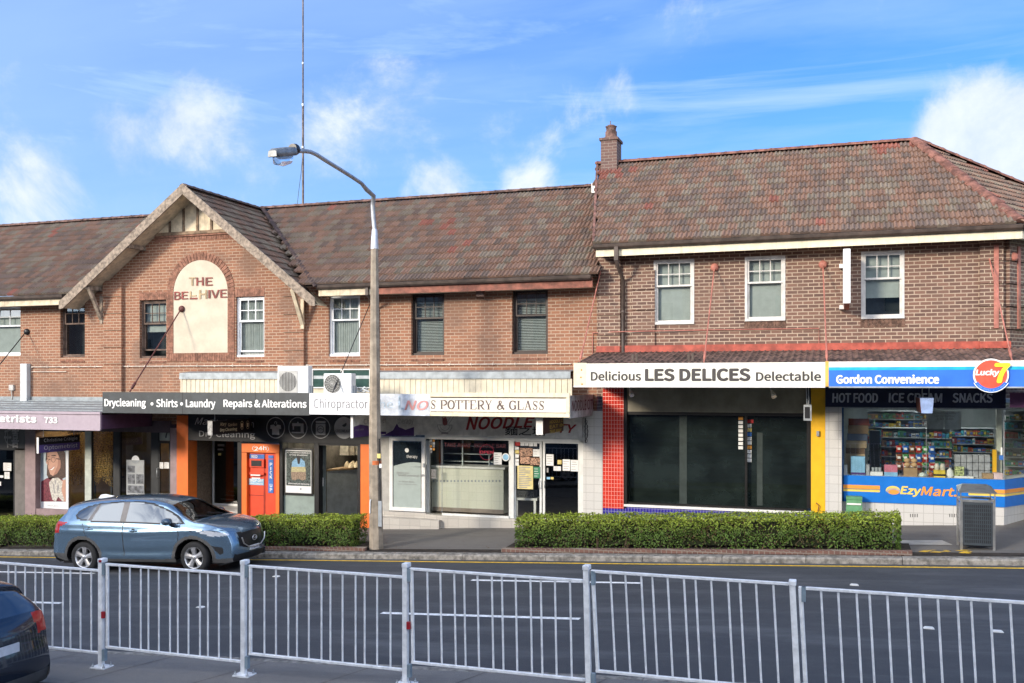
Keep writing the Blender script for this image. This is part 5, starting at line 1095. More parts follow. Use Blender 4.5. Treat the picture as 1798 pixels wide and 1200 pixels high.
def sack(name, label, px0, px1, py, mat):
    y = YG + .2; a, b = Xa(px0, y), Xa(px1, y); h = Za((px0+px1)/2, py, y) - zp1; m = (a+b)/2; mb = MB()
    mb.lathe((m, y, zp1 + .001), [((b-a)*.5*.55, 0), ((b-a)*.55, h*.25), ((b-a)*.42, h*.7), ((b-a)*.12, h*.95), ((b-a)*.15, h)], 9)
    return tag(mb.build(name, mat), label, 'bag')
sack('plastic_bag', 'crumpled white and green plastic bag on the store ledge', 1611, 1629, 830, M('white green bag', (.60, .68, .62), .5, var=.3, sc=20)); sack('plastic_bag', 'small red brown snack bag next to the yellow carton', 1630, 1639, 828, M('red brown wrap', (.35, .10, .05), .4, var=.4, sc=25))
g = good('carton', 'yellow carton with pale jars on top on the store ledge', 'box', (1640, 826, 1660, None), M('bright yellow carton', (.75, .55, .05), .5), top=(BLACK, .2, .45))
for k in range(2):
    X = Xa(1645 + k*10, YG + .2); o = MB().lathe((X, YG + .2, Za(1650, 826, YG + .1)), [(.05, 0), (.055, .02), (.055, .1), (.04, .13), (.04, .15)], 10).build('jar', M('pale jar', (.55, .52, .42), .4), None); o.parent = g
sack('paper_cone', 'white pointed paper bag on the store ledge', 1661, 1675, 822, PAPER)
good('carton', 'white tray of green and yellow drinks on the store ledge', 'box', (1677, 820, 1693, 836), M('green yellow print', (.45, .50, .22), .6, var=.6, sc=25), dep=.15); good('tray', 'long low white tray beside the bin side of the ledge', 'tray', (1676, 836.5, 1710, None), PAPER)
good('carton', 'open brown cardboard carton near the corner of the ledge', 'box', (1726, 832, 1744, None), BROWNC); good('carton', 'pale pink carton at the corner end of the ledge', 'box', (1745, 831, 1761, None), M('pale pink carton', (.75, .55, .55), .6))
for k, (t, b, l, r, m, d) in enumerate(((736, 747, 1490, 1526, M('red carton', (.33, .08, .04), .7), 'red'), (747.3, 762, 1489, 1525, BROWNC, 'brown'), (762.3, 774, 1488, 1523, M('blue grey carton', (.14, .17, .24), .7), 'blue grey'), (774.3, 787, 1486, 1522, M('tan carton', (.44, .33, .20), .8), 'tan'), (787.3, 797, 1485, 1519, M('dark brown carton', (.17, .11, .07), .8), 'dark brown'), (797.3, 838, 1484, 1519, M('tan carton', (.44, .33, .20)), 'large tan'))):
    good('stacked_carton', d + ' cardboard carton ' + ('topmost in' if k == 0 else 'lowest in' if k == 5 else 'in') + ' the leaning stack behind the store window', 'box', (l, t, r, b), m, dep=.3, y=YG + .42, group='stacked cartons in the store window')
chipm = [M('red chip packet', (.40, .035, .025), .3), M('blue chip packet', (.03, .12, .45), .3), M('green chip packet', (.07, .25, .08), .3), M('brown chip packet', (.20, .07, .03), .3)]
rows = [(783, 795, [0, 1, 3, 0, 2, 1]), (798, 811, [3, 2, 0, 1, 0, 1]), (813, 826, [3, 0, 3, 0, 2, 0])]
for r, (t, b, cs) in enumerate(rows):
    for k, ci in enumerate(cs):
        y = YG + .75; x0, x1 = Xa(1573 + k*11.6, y), Xa(1583.6 + k*11.6, y); z0, z1 = Za(1600, b, y), Za(1600, t, y); zm = (z0+z1)/2; xm = (x0+x1)/2
        mb = MB(); mb.add([(x0, y, z0), (x1, y, z0), (x1, y, z1), (x0, y, z1), (x0 + .01, y - .03, zm), (x1 - .01, y - .03, zm), (xm, y - .05, zm)], [(0,1,6), (1,5,6), (5,2,6), (2,3,6), (3,4,6), (4,0,6)])
        mb.k = 1; mb.add([(xm - .035, y - .053, zm - .02), (xm + .035, y - .053, zm - .02), (xm + .03, y - .052, zm + .035), (xm - .03, y - .052, zm + .035)], [(0,1,2,3)])
        tag(mb.build('chip_packet', [chipm[ci], PAPER]), ('red', 'blue', 'green', 'brown')[ci] + ' chip packet on the rack in the middle of the store window', 'chip packet', 'chip packets on the window rack')
for r in range(3):
    for k in range(6):
        good('tissue_pack', 'grey white wrapped paper pack in the big stack right of the chip packets', 'paper pack', (1677 + k*10.4, 799 + r*14, 1686.6 + k*10.4, 812.4 + r*14 if r < 2 else None), GREYK, dep=.2, y=YG + .30, group='grey paper packs stacked in the store window')
# shelving deeper inside, its rows of goods too small and many to count
def rack(px0, px1, py0, py1, y, n, seed, label):
    t = thing('store_shelves', label, 'shelves', (Xa((px0+px1)/2, y), y, ZF(0, y))); pm = (px0+px1)/2; rn = random.Random(seed)
    a, b = Xa(px0, y), Xa(px1, y); zt_, zb_ = Za(pm, py0, y), Za(pm, py1, y); mb = MB(); gd = MB(); mats = [M('goods %s' % nm, c, .5) for nm, c in (('red', (.30, .05, .04)), ('blue', (.05, .12, .33)), ('white', (.55, .55, .53)), ('yellow', (.50, .36, .05)), ('green', (.06, .18, .09)), ('dark', (.05, .05, .06)), ('teal', (.05, .25, .30)), ('brown', (.22, .12, .06)))]
    mb.box(a, b, y + .35, y + .38, zb_ - .5, zt_)
    for k in range(n + 1):
        z = zb_ + (zt_ - zb_)*k/n; mb.box(a, b, y, y + .35, z - .02, z)
        if k == n: continue
        x = a
        while x < b - .05:
            ci = rn.randrange(8); run = rn.choice((1, 1, 2, 2, 3)); wd = rn.uniform(.035, .10); h = (zt_ - zb_)/n*rn.uniform(.45, .85)
            for _ in range(run):
                if x + wd > b: break
                hh = h*rn.uniform(.85, 1.05); gd.k = ci; gd.box(x, x + wd*.92, y + .02, y + .2, z + .001, z + hh); gd.k = rn.randrange(8); gd.box(x + wd*.12, x + wd*.8, y + .014, y + .0195, z + hh*.3, z + hh*.7); x += wd
    mb.build('shelf_frame', GREYP, t); o = gd.build('shelf_goods', mats, t); o['kind'] = 'stuff'
rack(1524, 1608, 722, 836, YG + 3.6, 8, 1, 'tall shelves of mixed goods at the back left of the convenience store'); rack(1548, 1672, 752, 836, YG + 2.3, 5, 2, 'low shelves of mixed goods behind the chip packets'); rack(1600, 1632, 724, 760, YG + 4.2, 3, 6, 'short high shelves of goods behind the pale blue lightbox')
rack(1672, 1748, 752, 836, YG + 2.6, 6, 3, 'shelves of mixed goods at the back right of the convenience store'); rack(1766, 1850, 722, 836, YG + 2.2, 7, 4, 'shelves of mixed goods seen round the store corner')
fr = thing('drinks_fridge', 'dark upright fridge behind the leaning carton stack in the convenience store', 'fridge', (Xa(1537, YG+1.5), YG + 1.5, zp1 - .8)); rb('body', BLACK, fr, 1527, 757, 1545, 850, YG + 1.5, .5); rb('door', DFR, fr, 1528, 760, 1544, 848, YG + 1.46, .03)
# ------------------------------------------------------------------ awnings and the signs on them
YF = 21.5
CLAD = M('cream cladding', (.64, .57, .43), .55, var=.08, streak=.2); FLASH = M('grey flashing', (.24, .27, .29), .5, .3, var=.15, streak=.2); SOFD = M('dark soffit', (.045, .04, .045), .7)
def rod(parent, p0, p1, mat, r=.016, plate=True, y1=YF + .1):
    a, b = Vector(P(*p0, D)), Vector(P(*p1, y1)); a.y -= .05
    mb = MB(); mb.tube([a, b], r, 6); d = (b - a).normalized(); q = a + (b-a)*.93; mb.tube([q - d*.12, q - d*.1, q + d*.1, q + d*.12], [r, r*2, r*2, r], 6); o = mb.build('tie_rod', mat, parent)
    if plate: o2 = MB().lathe((a.x, D - .09, a.z), [(.02, 0), (.05, .004), (.09, .03), (.10, .06), (.10, .088)], 16, 'y').build('wall_plate', mat, None); o2.parent = o
RUSTR = M('dark red rod', (.12, .04, .035), .6, .2, var=.3)
a1 = thing('lilac_awning', 'lilac fronted awning over the optometrist shop', 'awning', (Xa(60, YF), YF, 2.9))
xr = Xa(176, YF); zf0, zf1 = Za(90, 752.5, YF), Za(90, 727, YF); xl_ = -34
mb = MB(); mb.prism([(YF, zf0), (YF, zf1 - .02), (YF + .03, zf1), (YF + .03, zf0)], xl_, xr, 'x'); mb.box(xl_, xr + .01, YF - .02, YF + .06, zf1, zf1 + .07); mb.box(xl_, xr, YF - .02, YF + .03, zf0 - .04, zf0); mb.build('fascia', PINK, a1)
zw = Za(90, 697, D); mb = MB(); mb.add([(xl_, YF + .06, zf1 + .06), (xr, YF + .06, zf1 + .06), (xr, D, zw - .12), (xl_, D, zw - .12)], [(0,1,2,3)])
for k, y in enumerate(np.linspace(YF + .3, D - .1, 5)): zz = zf1 + .06 + (zw - .12 - zf1 - .06)*(y - YF - .06)/(D - YF - .06); mb.box(xl_, xr, y - .02, y + .02, zz, zz + .025)
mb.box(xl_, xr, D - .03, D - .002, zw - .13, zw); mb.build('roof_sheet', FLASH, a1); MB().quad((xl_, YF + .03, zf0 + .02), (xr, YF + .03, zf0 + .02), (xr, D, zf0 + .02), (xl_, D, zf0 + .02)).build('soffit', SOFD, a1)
rod(a1, (48, 583), (-40, 690), BLACK)
MB().box(xr + .002, xr + .03, YF + .03, D - .15, zf0, zf1 - .01).build('end_return', M('dark purple return', (.075, .04, .085), .5), a1)
write('letter_shadow', INK, a1, 'Optometrists', -73.2, 729.7, 64.8, 744.7, YF, .004, bold=.035); write('letter_shadow', INK, a1, '733', 79.6, 733.6, 101.6, 743.6, YF, .004, bold=.035)
write('lettering', LETW, a1, 'Optometrists', -74, 729, 64, 744, YF, .012, bold=.045); write('lettering', LETW, a1, '733', 79, 733, 101, 743, YF, .012, bold=.05)
a2 = thing('long_awning', 'long flat awning with cream ribbed upstand carrying the laundry, chiropractor and pottery signs', 'awning', (Xa(590, YF), YF, 3.0))
xa2, xb2 = Xa(180, YF), Xa(1000, YF); zs0, zs1 = Za(650, 730, YF), Za(650, 692, YF)
MB().box(xa2, xb2, YF + .08, D - .004, zs1 - .22, zs1 - .14).build('roof_sheet', FLASH, a2); MB().quad((xa2, YF + .08, zs0 + .06), (xb2, YF + .08, zs0 + .06), (xb2, D, zs0 + .06), (xa2, D, zs0 + .06)).build('soffit', M('pale soffit', (.55, .54, .52), .7), a2)  # soffit colour lightened to bounce fill onto the boards below
YK = 23.25; zk1, zk0 = Za(650, 665.5, YK), zs1 - .13; zk2 = Za(650, 654, YK)
mb = MB(); x = Xa(318, YK); xe = Xa(1001, YK); ww0, ww1 = Xa(547, YK), Xa(652, YK); ks = []
while x < xe:
    if x > ww1 > x - .155: mb.build('ribbed_upstand', CLAD, a2); mb = MB()
    if not (ww0 - .02 < x < ww1): mb.prism([(x, YK), (x + .012, YK - .018), (x + .03, YK - .018), (x + .042, YK), (x + .155, YK), (x + .155, YK + .01), (x, YK + .01)], zk0, zk1, 'z')
    x += .155
mb.build('ribbed_upstand', CLAD, a2); MB().box(Xa(318, YK) - .022, Xa(318, YK) - .002, YK, D - .003, zk0, zk1).build('upstand_end', CLAD, a2)
mb = MB(); mb.add([(Xa(316, YK), YK - .04, zk1), (xe + .02, YK - .04, zk1), (xe + .02, YK - .03, zk2), (Xa(316, YK), YK - .03, zk2), (xe + .02, D - .003, zk2 + .05), (Xa(316, YK), D - .003, zk2 + .05)], [(0,1,2,3), (3,2,4,5)]); mb.build('flashing', FLASH, a2)
wo_ = frame('clerestory_window', ALU, a2, 547.5, 648, 600, 682, YK - .06, .03, .05, M('dark green glass', (.035, .075, .065), .15, spec=.6)); frame('clerestory_window', ALU, a2, 601, 648, 650, 682, YK - .06, .03, .05, M('dark green glass', (.035, .075, .065)))
MB().box(ww0, ww1, YK - .004, YK + .02, zk0, Za(600, 682, YK)).build('window_sill_board', CLAD, a2)
rod(a2, (320, 543), (228, 688), RUSTR, .02); rod(a2, (653, 530), (584, 690), BLACK, .012, False)
# end return
xR = xb2 + .02; yb_ = Yx(1057, xR); zt0, zb0 = Za(1001, 695, YF), Za(1001, 735, YF)
er = thing('end_return_sign', 'grey weathered panel lettered NOODLE CITY on the return end of the long awning', 'sign', (xR, YF, zb0)); MB().box(xR - .03, xR, YF, yb_, zb0, zt0).build('panel', M('weathered grey white', (.42, .42, .44), .6, var=.25, sc=5, streak=.4), er)
for tx, f0, f1 in (('NOODLE CITY', .04, .72), ('麵', .74, .96)): mb = MB(); lettering(mb, tx, YF + (yb_ - YF)*f0, YF + (yb_ - YF)*f1, zb0 + .16, zt0 - .12, xR + .004, bold=.02, face='x'); mb.build('lettering', M('maroon print', (.10, .02, .03), .6), er)
def sign_box(name, label, q, mat, Y=YF, dep=.07, cat='sign'):
    t = thing(name, label, cat, (Xa((q[0]+q[2])/2, Y), Y, Za((q[0]+q[2])/2, q[3], Y))); rb('panel', mat, t, *q, Y, dep); return t
t = sign_box('laundry_sign', 'long charcoal fascia sign reading Drycleaning Shirts Laundry Repairs & Alterations', (180, 689.5, 543, 727.5), CHAR)
for tx, q in (('Drycleaning', (184, 700.5, 256, 717.5)), ('Shirts', (275, 701, 312, 715)), ('Laundry', (327, 701.5, 378, 719)), ('Repairs & Alterations', (393, 702, 538, 719))): write('lettering', LETW, t, tx, *q, YF, .006, bold=.03)
for px in (267, 319): c = P(px, 709.5, YF); MB().disc((c[0], c[2]), .045, YF - .006, YF, 14).build('bullet', LETW, t)
mb = MB()
for px in (320, 448): rbox(mb, px, 689.5, px + .6, 727.5, YF - .003, .003)
mb.build('panel_joint', BLACK, t)
t = sign_box('chiropractor_sign', 'white fascia sign with thin grey lettering Chiropractor', (543.3, 691, 655, 728.5), M('clean white sign', (.82, .83, .86), .4, var=.02)); write('lettering', M('thin grey lettering', (.16, .16, .17), .5), t, 'Chiropractor', 551, 700, 646, 722, YF, .006)
FADE = M('sun bleached panel', (.52, .56, .62), .6, var=.22, sc=3.5, streak=.12)
t = sign_box('faded_sign', 'sun bleached pale blue sign with faint red NO and ghost letters between white panels', (655.3, 692, 755, 730), FADE)
GHO = M('ghost lettering', (.40, .50, .60), .6, var=.3, sc=10); FR = M('faded red lettering', (.58, .26, .25), .6, var=.15)
write('lettering', GHO, t, 'the', 657, 702, 690, 717, YF, .005, bold=.01); write('lettering', GHO, t, 'L', 700, 696, 712, 719, YF, .005, bold=.02); write('lettering', FR, t, 'NO', 711, 704, 752, 720, YF, .008, bold=.04, shear=.25)
POT = M('old ivory panel', (.76, .72, .62), .5, var=.06, streak=.12)
t = sign_box('pottery_sign', 'ivory fascia sign with brown serif lettering S POTTERY & GLASS in a worn frame', (755.3, 690.5, 1000, 731), POT)
rb('frame_rail', CREAM, t, 755.3, 690, 1000, 697.5, YF - .035, .034); rb('frame_rail', CREAM, t, 755.3, 725.5, 1000, 732, YF - .035, .034); rb('frame_rail', CREAM, t, 994, 698, 1000, 725, YF - .03, .029)
mb = MB(); rbox(mb, 756, 697.8, 994, 699.2, YF - .012, .011); rbox(mb, 756, 723.8, 994, 724.8, YF - .008, .007); mb.build('frame_gap', M('dark brown gap', (.07, .045, .03), .8), t)  # thin dark brown strips along the frame rails
POTL = M('brown grey lettering', (.115, .08, .078), .6, var=.12)
def serif(parent, mat, s, px0, px1, py0, py1, Y):
    """roman capitals with thick and thin strokes and slab serifs, drawn stroke by stroke"""
    G = {'S': 'S', 'P': [('v', .22, 0, 1, .17), ('bowl', .22, .42, 1.0, .72)], 'O': 'O', 'T': [('v', .5, 0, 1, .17), ('h', .03, .97, 1.0, .06), ('d', .06, .72, .03, 1, .05), ('d', .94, .72, .97, 1, .05)], 'E': [('v', .2, 0, 1, .17), ('h', .2, .85, 1, .06), ('h', .2, .7, .5, .06), ('h', .2, .92, .03, .06), ('d', .84, .75, .86, 1, .05), ('d', .91, 0, .93, .27, .05)],
         'R': [('v', .2, 0, 1, .17), ('bowl', .2, .45, 1.0, .70), ('d', .45, .48, .9, .0, .17), ('s', .92, 0, .14)], 'Y': [('v', .5, 0, .45, .17), ('d', .5, .42, .15, 1, .15), ('d', .5, .42, .86, 1, .06), ('s', .15, 1, .16), ('s', .87, 1, .14)], '&': '&', 'G': 'G', 'L': [('v', .22, 0, 1, .17), ('h', .2, .9, .03, .06), ('d', .9, 0, .93, .3, .05)], 'A': [('d', .14, 0, .48, 1, .06), ('d', .48, 1, .84, 0, .17), ('h', .25, .72, .33, .05), ('s', .14, 0, .16), ('s', .85, 0, .17)], ' ': []}
    W = {' ': .42, 'T': .82, 'L': .78, 'S': .68, 'E': .82, '&': .95}
    tot = sum(W.get(c, .86) for c in s); pm = (px0+px1)/2; X0, X1 = Xa(px0, Y), Xa(px1, Y); Z0, Z1 = Za(pm, py1, Y), Za(pm, py0, Y); sx = (X1 - X0)/tot; sz = Z1 - Z0; x = X0; mb = MB(); lay = 0
    for ch in s:
        wd = W.get(ch, .86)*sx*.93; q = lambda a, b: (x + a*wd, Z0 + b*sz)
        def poly(pts):
            nonlocal lay; lay += 1; yy = Y - .005 - .0002*(lay % 9); mb.add([(a, yy, b) for a, b in pts], [tuple(range(len(pts)))])
        def ser(a, z, hw): z2 = z + .045 if z < .5 else z - .045; poly([q(a-hw, z), q(a+hw, z), q(a+hw, z2), q(a-hw, z2)])
        def stroke(a, b, c, d, th):
            th = th*1.12 + .025
            poly([q(a-th/2, b), q(a+th/2, b), q(c+th/2, d), q(c-th/2, d)])
        def curve(fn, n=16):
            for i in range(n):
                (a, b, t1), (c, d, t2) = fn(i/n), fn((i+1)/n); dx_, dz_ = c-a, d-b; L = math.hypot(dx_, dz_) or 1; nx, nz = -dz_/L, dx_/L
                t1 = t1*1.1 + .025; t2 = t2*1.1 + .025; poly([q(a+nx*t1/2, b+nz*t1/2), q(a-nx*t1/2, b-nz*t1/2), q(c-nx*t2/2, d-nz*t2/2), q(c+nx*t2/2, d+nz*t2/2)])
        g = G[ch]
        if g == 'O' or g == 'G':
            a0, a1 = (0, 2*math.pi) if g == 'O' else (.75, 2*math.pi - .35); curve(lambda t: (.5 + .42*math.cos(a0+(a1-a0)*t), .5 + .47*math.sin(a0+(a1-a0)*t), .05 + .13*abs(math.cos(a0+(a1-a0)*t))), 26)
            if g == 'G': stroke(.82, .05, .82, .45, .16); ser(.80, .48, .2); stroke(.86, .68, .86, .98, .05)
        elif g == 'S':
            pts = [(.82, .76), (.70, .93), (.48, .97), (.26, .90), (.20, .75), (.30, .60), (.52, .50), (.74, .40), (.82, .24), (.72, .09), (.48, .03), (.26, .08), (.14, .28)]
            def f(t):
                k = min(int(t*12), 11); u = t*12 - k; a, b = pts[k], pts[k+1]; return (a[0]+(b[0]-a[0])*u, a[1]+(b[1]-a[1])*u, .05 + .13*max(0, 1 - abs(t-.5)*3.2))
            curve(f, 24); stroke(.14, .02, .14, .3, .05); stroke(.84, .72, .84, .98, .05)
        elif g == '&':
            pts = [(.95, .02), (.62, .35), (.32, .72), (.36, .92), (.5, .97), (.62, .88), (.58, .70), (.30, .50), (.12, .30), (.14, .12), (.32, .02), (.55, .08), (.75, .30), (.82, .52)]
            def f(t):
                k = min(int(t*13), 12); u = t*13 - k; a, b = pts[k], pts[k+1]; return (a[0]+(b[0]-a[0])*u, a[1]+(b[1]-a[1])*u, .15 if t < .25 or .5 < t < .68 else .07)
            curve(f, 30); ser(.82, .52, .14)
        else:
            for k in g:
                if k[0] == 'v': stroke(k[1], k[2], k[1], k[3], k[4]); ser(k[1], 0, .2); ser(k[1], 1, .2) if k[3] == 1 and ch != 'T' else None
                elif k[0] == 'h': poly([q(k[1], k[3]-k[4]/2), q(k[2], k[3]-k[4]/2), q(k[2], k[3]+k[4]/2), q(k[1], k[3]+k[4]/2)])
                elif k[0] == 'd': stroke(*k[1:])
                elif k[0] == 's': ser(*k[1:])
                elif k[0] == 'bowl':
                    _, a, b, c, r = k; cz = (b + c)/2; curve(lambda t: (a + .25 + (r-.27)*math.sin(math.pi*t), cz + (c-b)/2*.94*math.cos(math.pi*t), .05 + .12*math.sin(math.pi*t)), 12); stroke(a, c-.06, a, c, .0)
                    for zz in (b + .03, c - .03): poly([q(a, zz-.025), q(a+.26, zz-.025), q(a+.26, zz+.025), q(a, zz+.025)])
        x += W.get(ch, .86)*sx
    return mb.build('lettering', mat, parent)
serif(t, POTL, 'S POTTERY & GLASS', 756, 957, 703.5, 719.5, YF)
# right hand awning: corrugated iron sloping from the wall to the fascia
a3 = thing('corrugated_awning', 'awning of faded red corrugated iron on the corner building', 'awning', (Xa(1300, YF), YF, 3.6))
x0, x1 = Xa(1008, YF), 7.2; zF1, zF0 = Za(1230, 638.5, YF), Za(1230, 678, YF); zW = Za(1300, 616, D)
mb = MB(); n = int((x1 - x0)/.0345); vs = []
for i in range(n + 1):
    x = x0 + .0345*i; h = .018*math.sin(i*math.pi/2 + .4) if True else 0
    vs += [(x, YF + .06, zF1 + .0 + h), (x, D, zW + h)]
mb.add(vs, [(2*i, 2*i+2, 2*i+3, 2*i+1) for i in range(n)]); IRON = M('rusty corrugated iron', (.135, .082, .066), .9, var=.55, sc=4, streak=.6)
mb.build('roof_sheet', IRON, a3); MB().quad((x0, YF + .08, zF0 + .03), (x1, YF + .08, zF0 + .03), (x1, D, zF0 + .03), (x0, D, zF0 + .03)).build('soffit', M('grey soffit', (.50, .49, .47), .7), a3); MB().box(x0, x1, YF + .07, YF + .10, zF0, zF1 - .03).build('fascia_board', SOFD, a3)  # underside kept pale to throw fill light into the shade below
mb = MB()
for px in (1109, 1116, 1207, 1214): mb.box(Xa(px, YF+.5), Xa(px, YF+.5) + .05, YF + .5, YF + .55, zF1 - .02, zF1 + .24)
mb.build('gutter_bracket', GUTTER, a3)
for p0, p1 in (((1056, 474), (1018, 636)), ((1255, 470), (1236, 637)), ((1445, 465), (1452, 636)), ((1736, 452), (1777, 634))): rod(a3, p0, p1, SALMON, .016)
q = c1 + nrm*.1 + F2*.2; o = MB().lathe((q.x, q.y - .08, Za(1736, 452, D)), [(.02, 0), (.05, .004), (.09, .03), (.10, .06)], 14, 'y').build('wall_plate', SALMON, a3)
t = sign_box('bakery_sign', 'long ivory fascia sign reading Delicious LES DELICES Delectable', (1007, 637.5, 1449, 678), M('ivory sign', (.82, .80, .70), .4, var=.03, streak=.04))
for tx, q, b in (('Delicious', (1038, 652.5, 1125, 668.5), .04), ('LES DELICES', (1134, 648.5, 1316, 668.5), .075), ('Delectable', (1328, 653, 1441, 669), .04)): write('lettering', LETD, t, tx, *q, YF, .006, bold=b)
mb = MB()
for px, py in ((1021, 650), (1020, 663), (1022, 675)): c = P(px, py, YF - .004); mb.disc((c[0], c[2]), .022, YF - .004, YF, 8)
mb.build('rust_spot', M('rust stain', (.45, .25, .06), .8), t); rb('panel_end', CREAM, t, 1007, 637.5, 1030, 678, YF - .003, .0025); rb('lower_lip', WHITE, t, 1007, 678.2, 1449, 680.6, YF - .01, .08)
xe = 7.2
sg_ = thing('convenience_sign', 'blue fascia sign reading Gordon Convenience with white and cyan stripes', 'sign', (Xa(1600, YF), YF, zF0)); xs0 = Xa(1455.2, YF)
def strip(nm, m, za, zb, dy=0): return MB().box(xs0, xe, YF - dy, YF + .06, za, zb).build(nm, m, sg_)
zA = [Za(1600, v, YF) for v in (634.5, 644.5, 650, 679)]
strip('white_stripe', WHITE, zA[1] + .0005, zA[0]); strip('cyan_stripe', M('cyan stripe', (.02, .42, .70), .4), zA[2] + .0005, zA[1]); strip('blue_panel', M('sign blue', (.035, .16, .62), .4, var=.08, sc=2), zA[3], zA[2]); strip('lower_lip', GREYP, zA[3] - .03, zA[3] - .0005, .02)
rb('end_strip', M('ochre strip', (.70, .42, .10), .5), sg_, 1449.3, 634.5, 1455, 679, YF - .004, .06); write('lettering', LETW, sg_, 'Gordon Convenience', 1469, 658.5, 1648, 673.5, YF, .006, bold=.055)
L7 = thing('round_emblem_sign', 'round red emblem sign lettered Lucky 7 projecting above the blue fascia', 'sign', (Xa(1740, YF), YF - .03, zF0)); c = P(1740, 658.5, YF - .06); k = .0122
def dsc(nm, m, r, y, dx=0, dz=0): return MB().disc((c[0] + dx*k, c[2] + dz*k), r*k, y - .012, y, 36).build(nm, m, L7)
dsc('backing', LETW, 27, YF - .035); dsc('red_disc', M('emblem red', (.72, .10, .06), .4), 24.3, YF - .05)
y = YF - .066; mb = MB()
for r0, r1 in ((23, 33),): mb.ring((c[0], c[2]), 22.5*k, 28.5*k, y, 24, math.pi*1.17, math.pi*1.83)
mb.build('blue_band', M('sign blue', (.035, .16, .62)), L7); mb = MB(); mb.ring((c[0], c[2]), 28.5*k, 29.6*k, y, 24, math.pi*1.15, math.pi*1.85); mb.build('band_edge', LETW, L7)
mb = MB(); lettering(mb, 'Lucky', c[0] - 23*k, c[0] + 12*k, c[2] - 3*k, c[2] + 9*k, y - .006, bold=.05, shear=.2); mb.build('lettering', LETW, L7)
mb = MB(); lettering(mb, '7', c[0] + 7*k, c[0] + 27*k, c[2] - 12*k, c[2] + 18*k, y - .012, bold=.06, shear=.12); mb.build('lettering', M('emblem yellow', (.90, .70, .04), .4), L7)
tx = 'YOUR STORE WITH MORE'; mb = MB()
for i, ch in enumerate(tx):
    if ch == ' ': continue
    vs, fs = glyphs(ch); lo, hi = vs.min(0), vs.max(0); t_ = math.pi*1.5 + (i - 9.5)*.094; sc = 3.6*k/max(.7, hi[1]-lo[1]); cc, ss = math.cos(t_ + math.pi/2), math.sin(t_ + math.pi/2)
    o_ = (c[0] + 25.6*k*math.cos(t_), c[2] + 25.6*k*math.sin(t_)); mid = (lo + hi)/2
    mb.add([(o_[0] + ((v[0]-mid[0])*cc - (v[1]-mid[1])*ss)*sc, y - .004, o_[1] + ((v[0]-mid[0])*ss + (v[1]-mid[1])*cc)*sc) for v in vs], fs)
mb.build('lettering', LETW, L7)
# signs hung under the awnings, end on to the street
def blade(name, label, px, y0, px_far, py0, py1, edge, face, th=.06, cat='sign'):
    X = Xa(px, y0); yf = Yx(px_far, X); z0, z1 = Za(px, py1, y0), Za(px, py0, y0)
    t = thing(name, label, cat, (X, y0, z1)); MB().box(X - th, X, y0 + .004, yf, z0, z1).build('panel', face, t); MB().box(X - th - .004, X + .004, y0 - .012, y0 + .003, z0 - .01, z1 + .01).build('end_cap', edge, t)
    mb = MB(); 
    for y in (y0 + .2, yf - .2): mb.tube([(X - th/2, y, z1), (X - th/2, y, z1 + .35)], .008, 5)
    mb.build('hanger', STEEL, t)
    return t, X, y0, yf, z0, z1
t, X, ya, yb, z0, z1 = blade('optometrist_hanging_sign', 'black and purple hanging sign reading Christine Craigie Optometrist', 68, 21.75, 140, 769, 796, WHITE, BLACK)
MB().box(X, X + .004, ya + .006, yb, z0, z0 + (z1-z0)*.52).build('purple_band', M('hanging sign purple', (.10, .07, .24), .5), t)
mb = MB(); lettering(mb, 'Christine Craigie', ya + .12*(yb-ya), ya + .94*(yb-ya), z0 + (z1-z0)*.62, z0 + (z1-z0)*.92, X + .004, face='x'); lettering(mb, 'Optometrist', ya + .12*(yb-ya), ya + .94*(yb-ya), z0 + (z1-z0)*.10, z0 + (z1-z0)*.46, X + .007, face='x'); mb.build('lettering', M('pale grey lettering', (.66, .66, .68), .5), t)
t, X, ya, yb, z0, z1 = blade('cleaner_hanging_sign', 'black hanging sign reading Mary Gordon Dry Cleaning with gold emblems', 373, 21.8, 462, 740, 764, M('grey cap', (.36, .35, .33), .6, var=.3, sc=12), BLACK, th=.14)
GL_ = M('pale gold lettering', (.85, .76, .50), .5)
mb = MB(); L = yb - ya; lettering(mb, 'Mary', ya + .14*L, ya + .26*L, z0 + .20, z1 - .05, X + .004, shear=.3, face='x'); lettering(mb, 'Gordon', ya + .29*L, ya + .46*L, z0 + .20, z1 - .08, X + .004, face='x'); lettering(mb, 'Dry Cleaning', ya + .14*L, ya + .46*L, z0 + .05, z0 + .16, X + .004, bold=.02, face='x')
for k in range(4):
    yc = ya + L*(.56 + .115*k); zc_ = (z0+z1)/2 + .02
    ring = [(yc + .085*math.cos(2*math.pi*i/16), zc_ + .12*math.sin(2*math.pi*i/16)) for i in range(16)]; ri = [(yc + .075*math.cos(2*math.pi*i/16), zc_ + .108*math.sin(2*math.pi*i/16)) for i in range(16)]
    if k < 3:
        for i in range(16): j = (i+1) % 16; mb.quad((X+.004, *ri[i]), (X+.004, *ring[i]), (X+.004, *ring[j]), (X+.004, *ri[j]))
        mb.add([(X + .004, yc + a*.075, zc_ + b*.1) for a, b in ((-.5, -.6), (.5, -.6), (.5, .1), (.7, .3), (.2, .6), (-.2, .6), (-.7, .3), (-.5, .1))], [tuple(range(8))])
    else: mb.add([(X + .004, *p) for p in ring], [tuple(range(16))])
mb.build('lettering', GL_, t)
t, X, ya, yb, z0, z1 = blade('therapy_hanging_sign', 'white and purple hanging sign reading Chirotherapy half hidden by the lamp post', 620, 21.75, 697, 731, 769, LETW, THW)
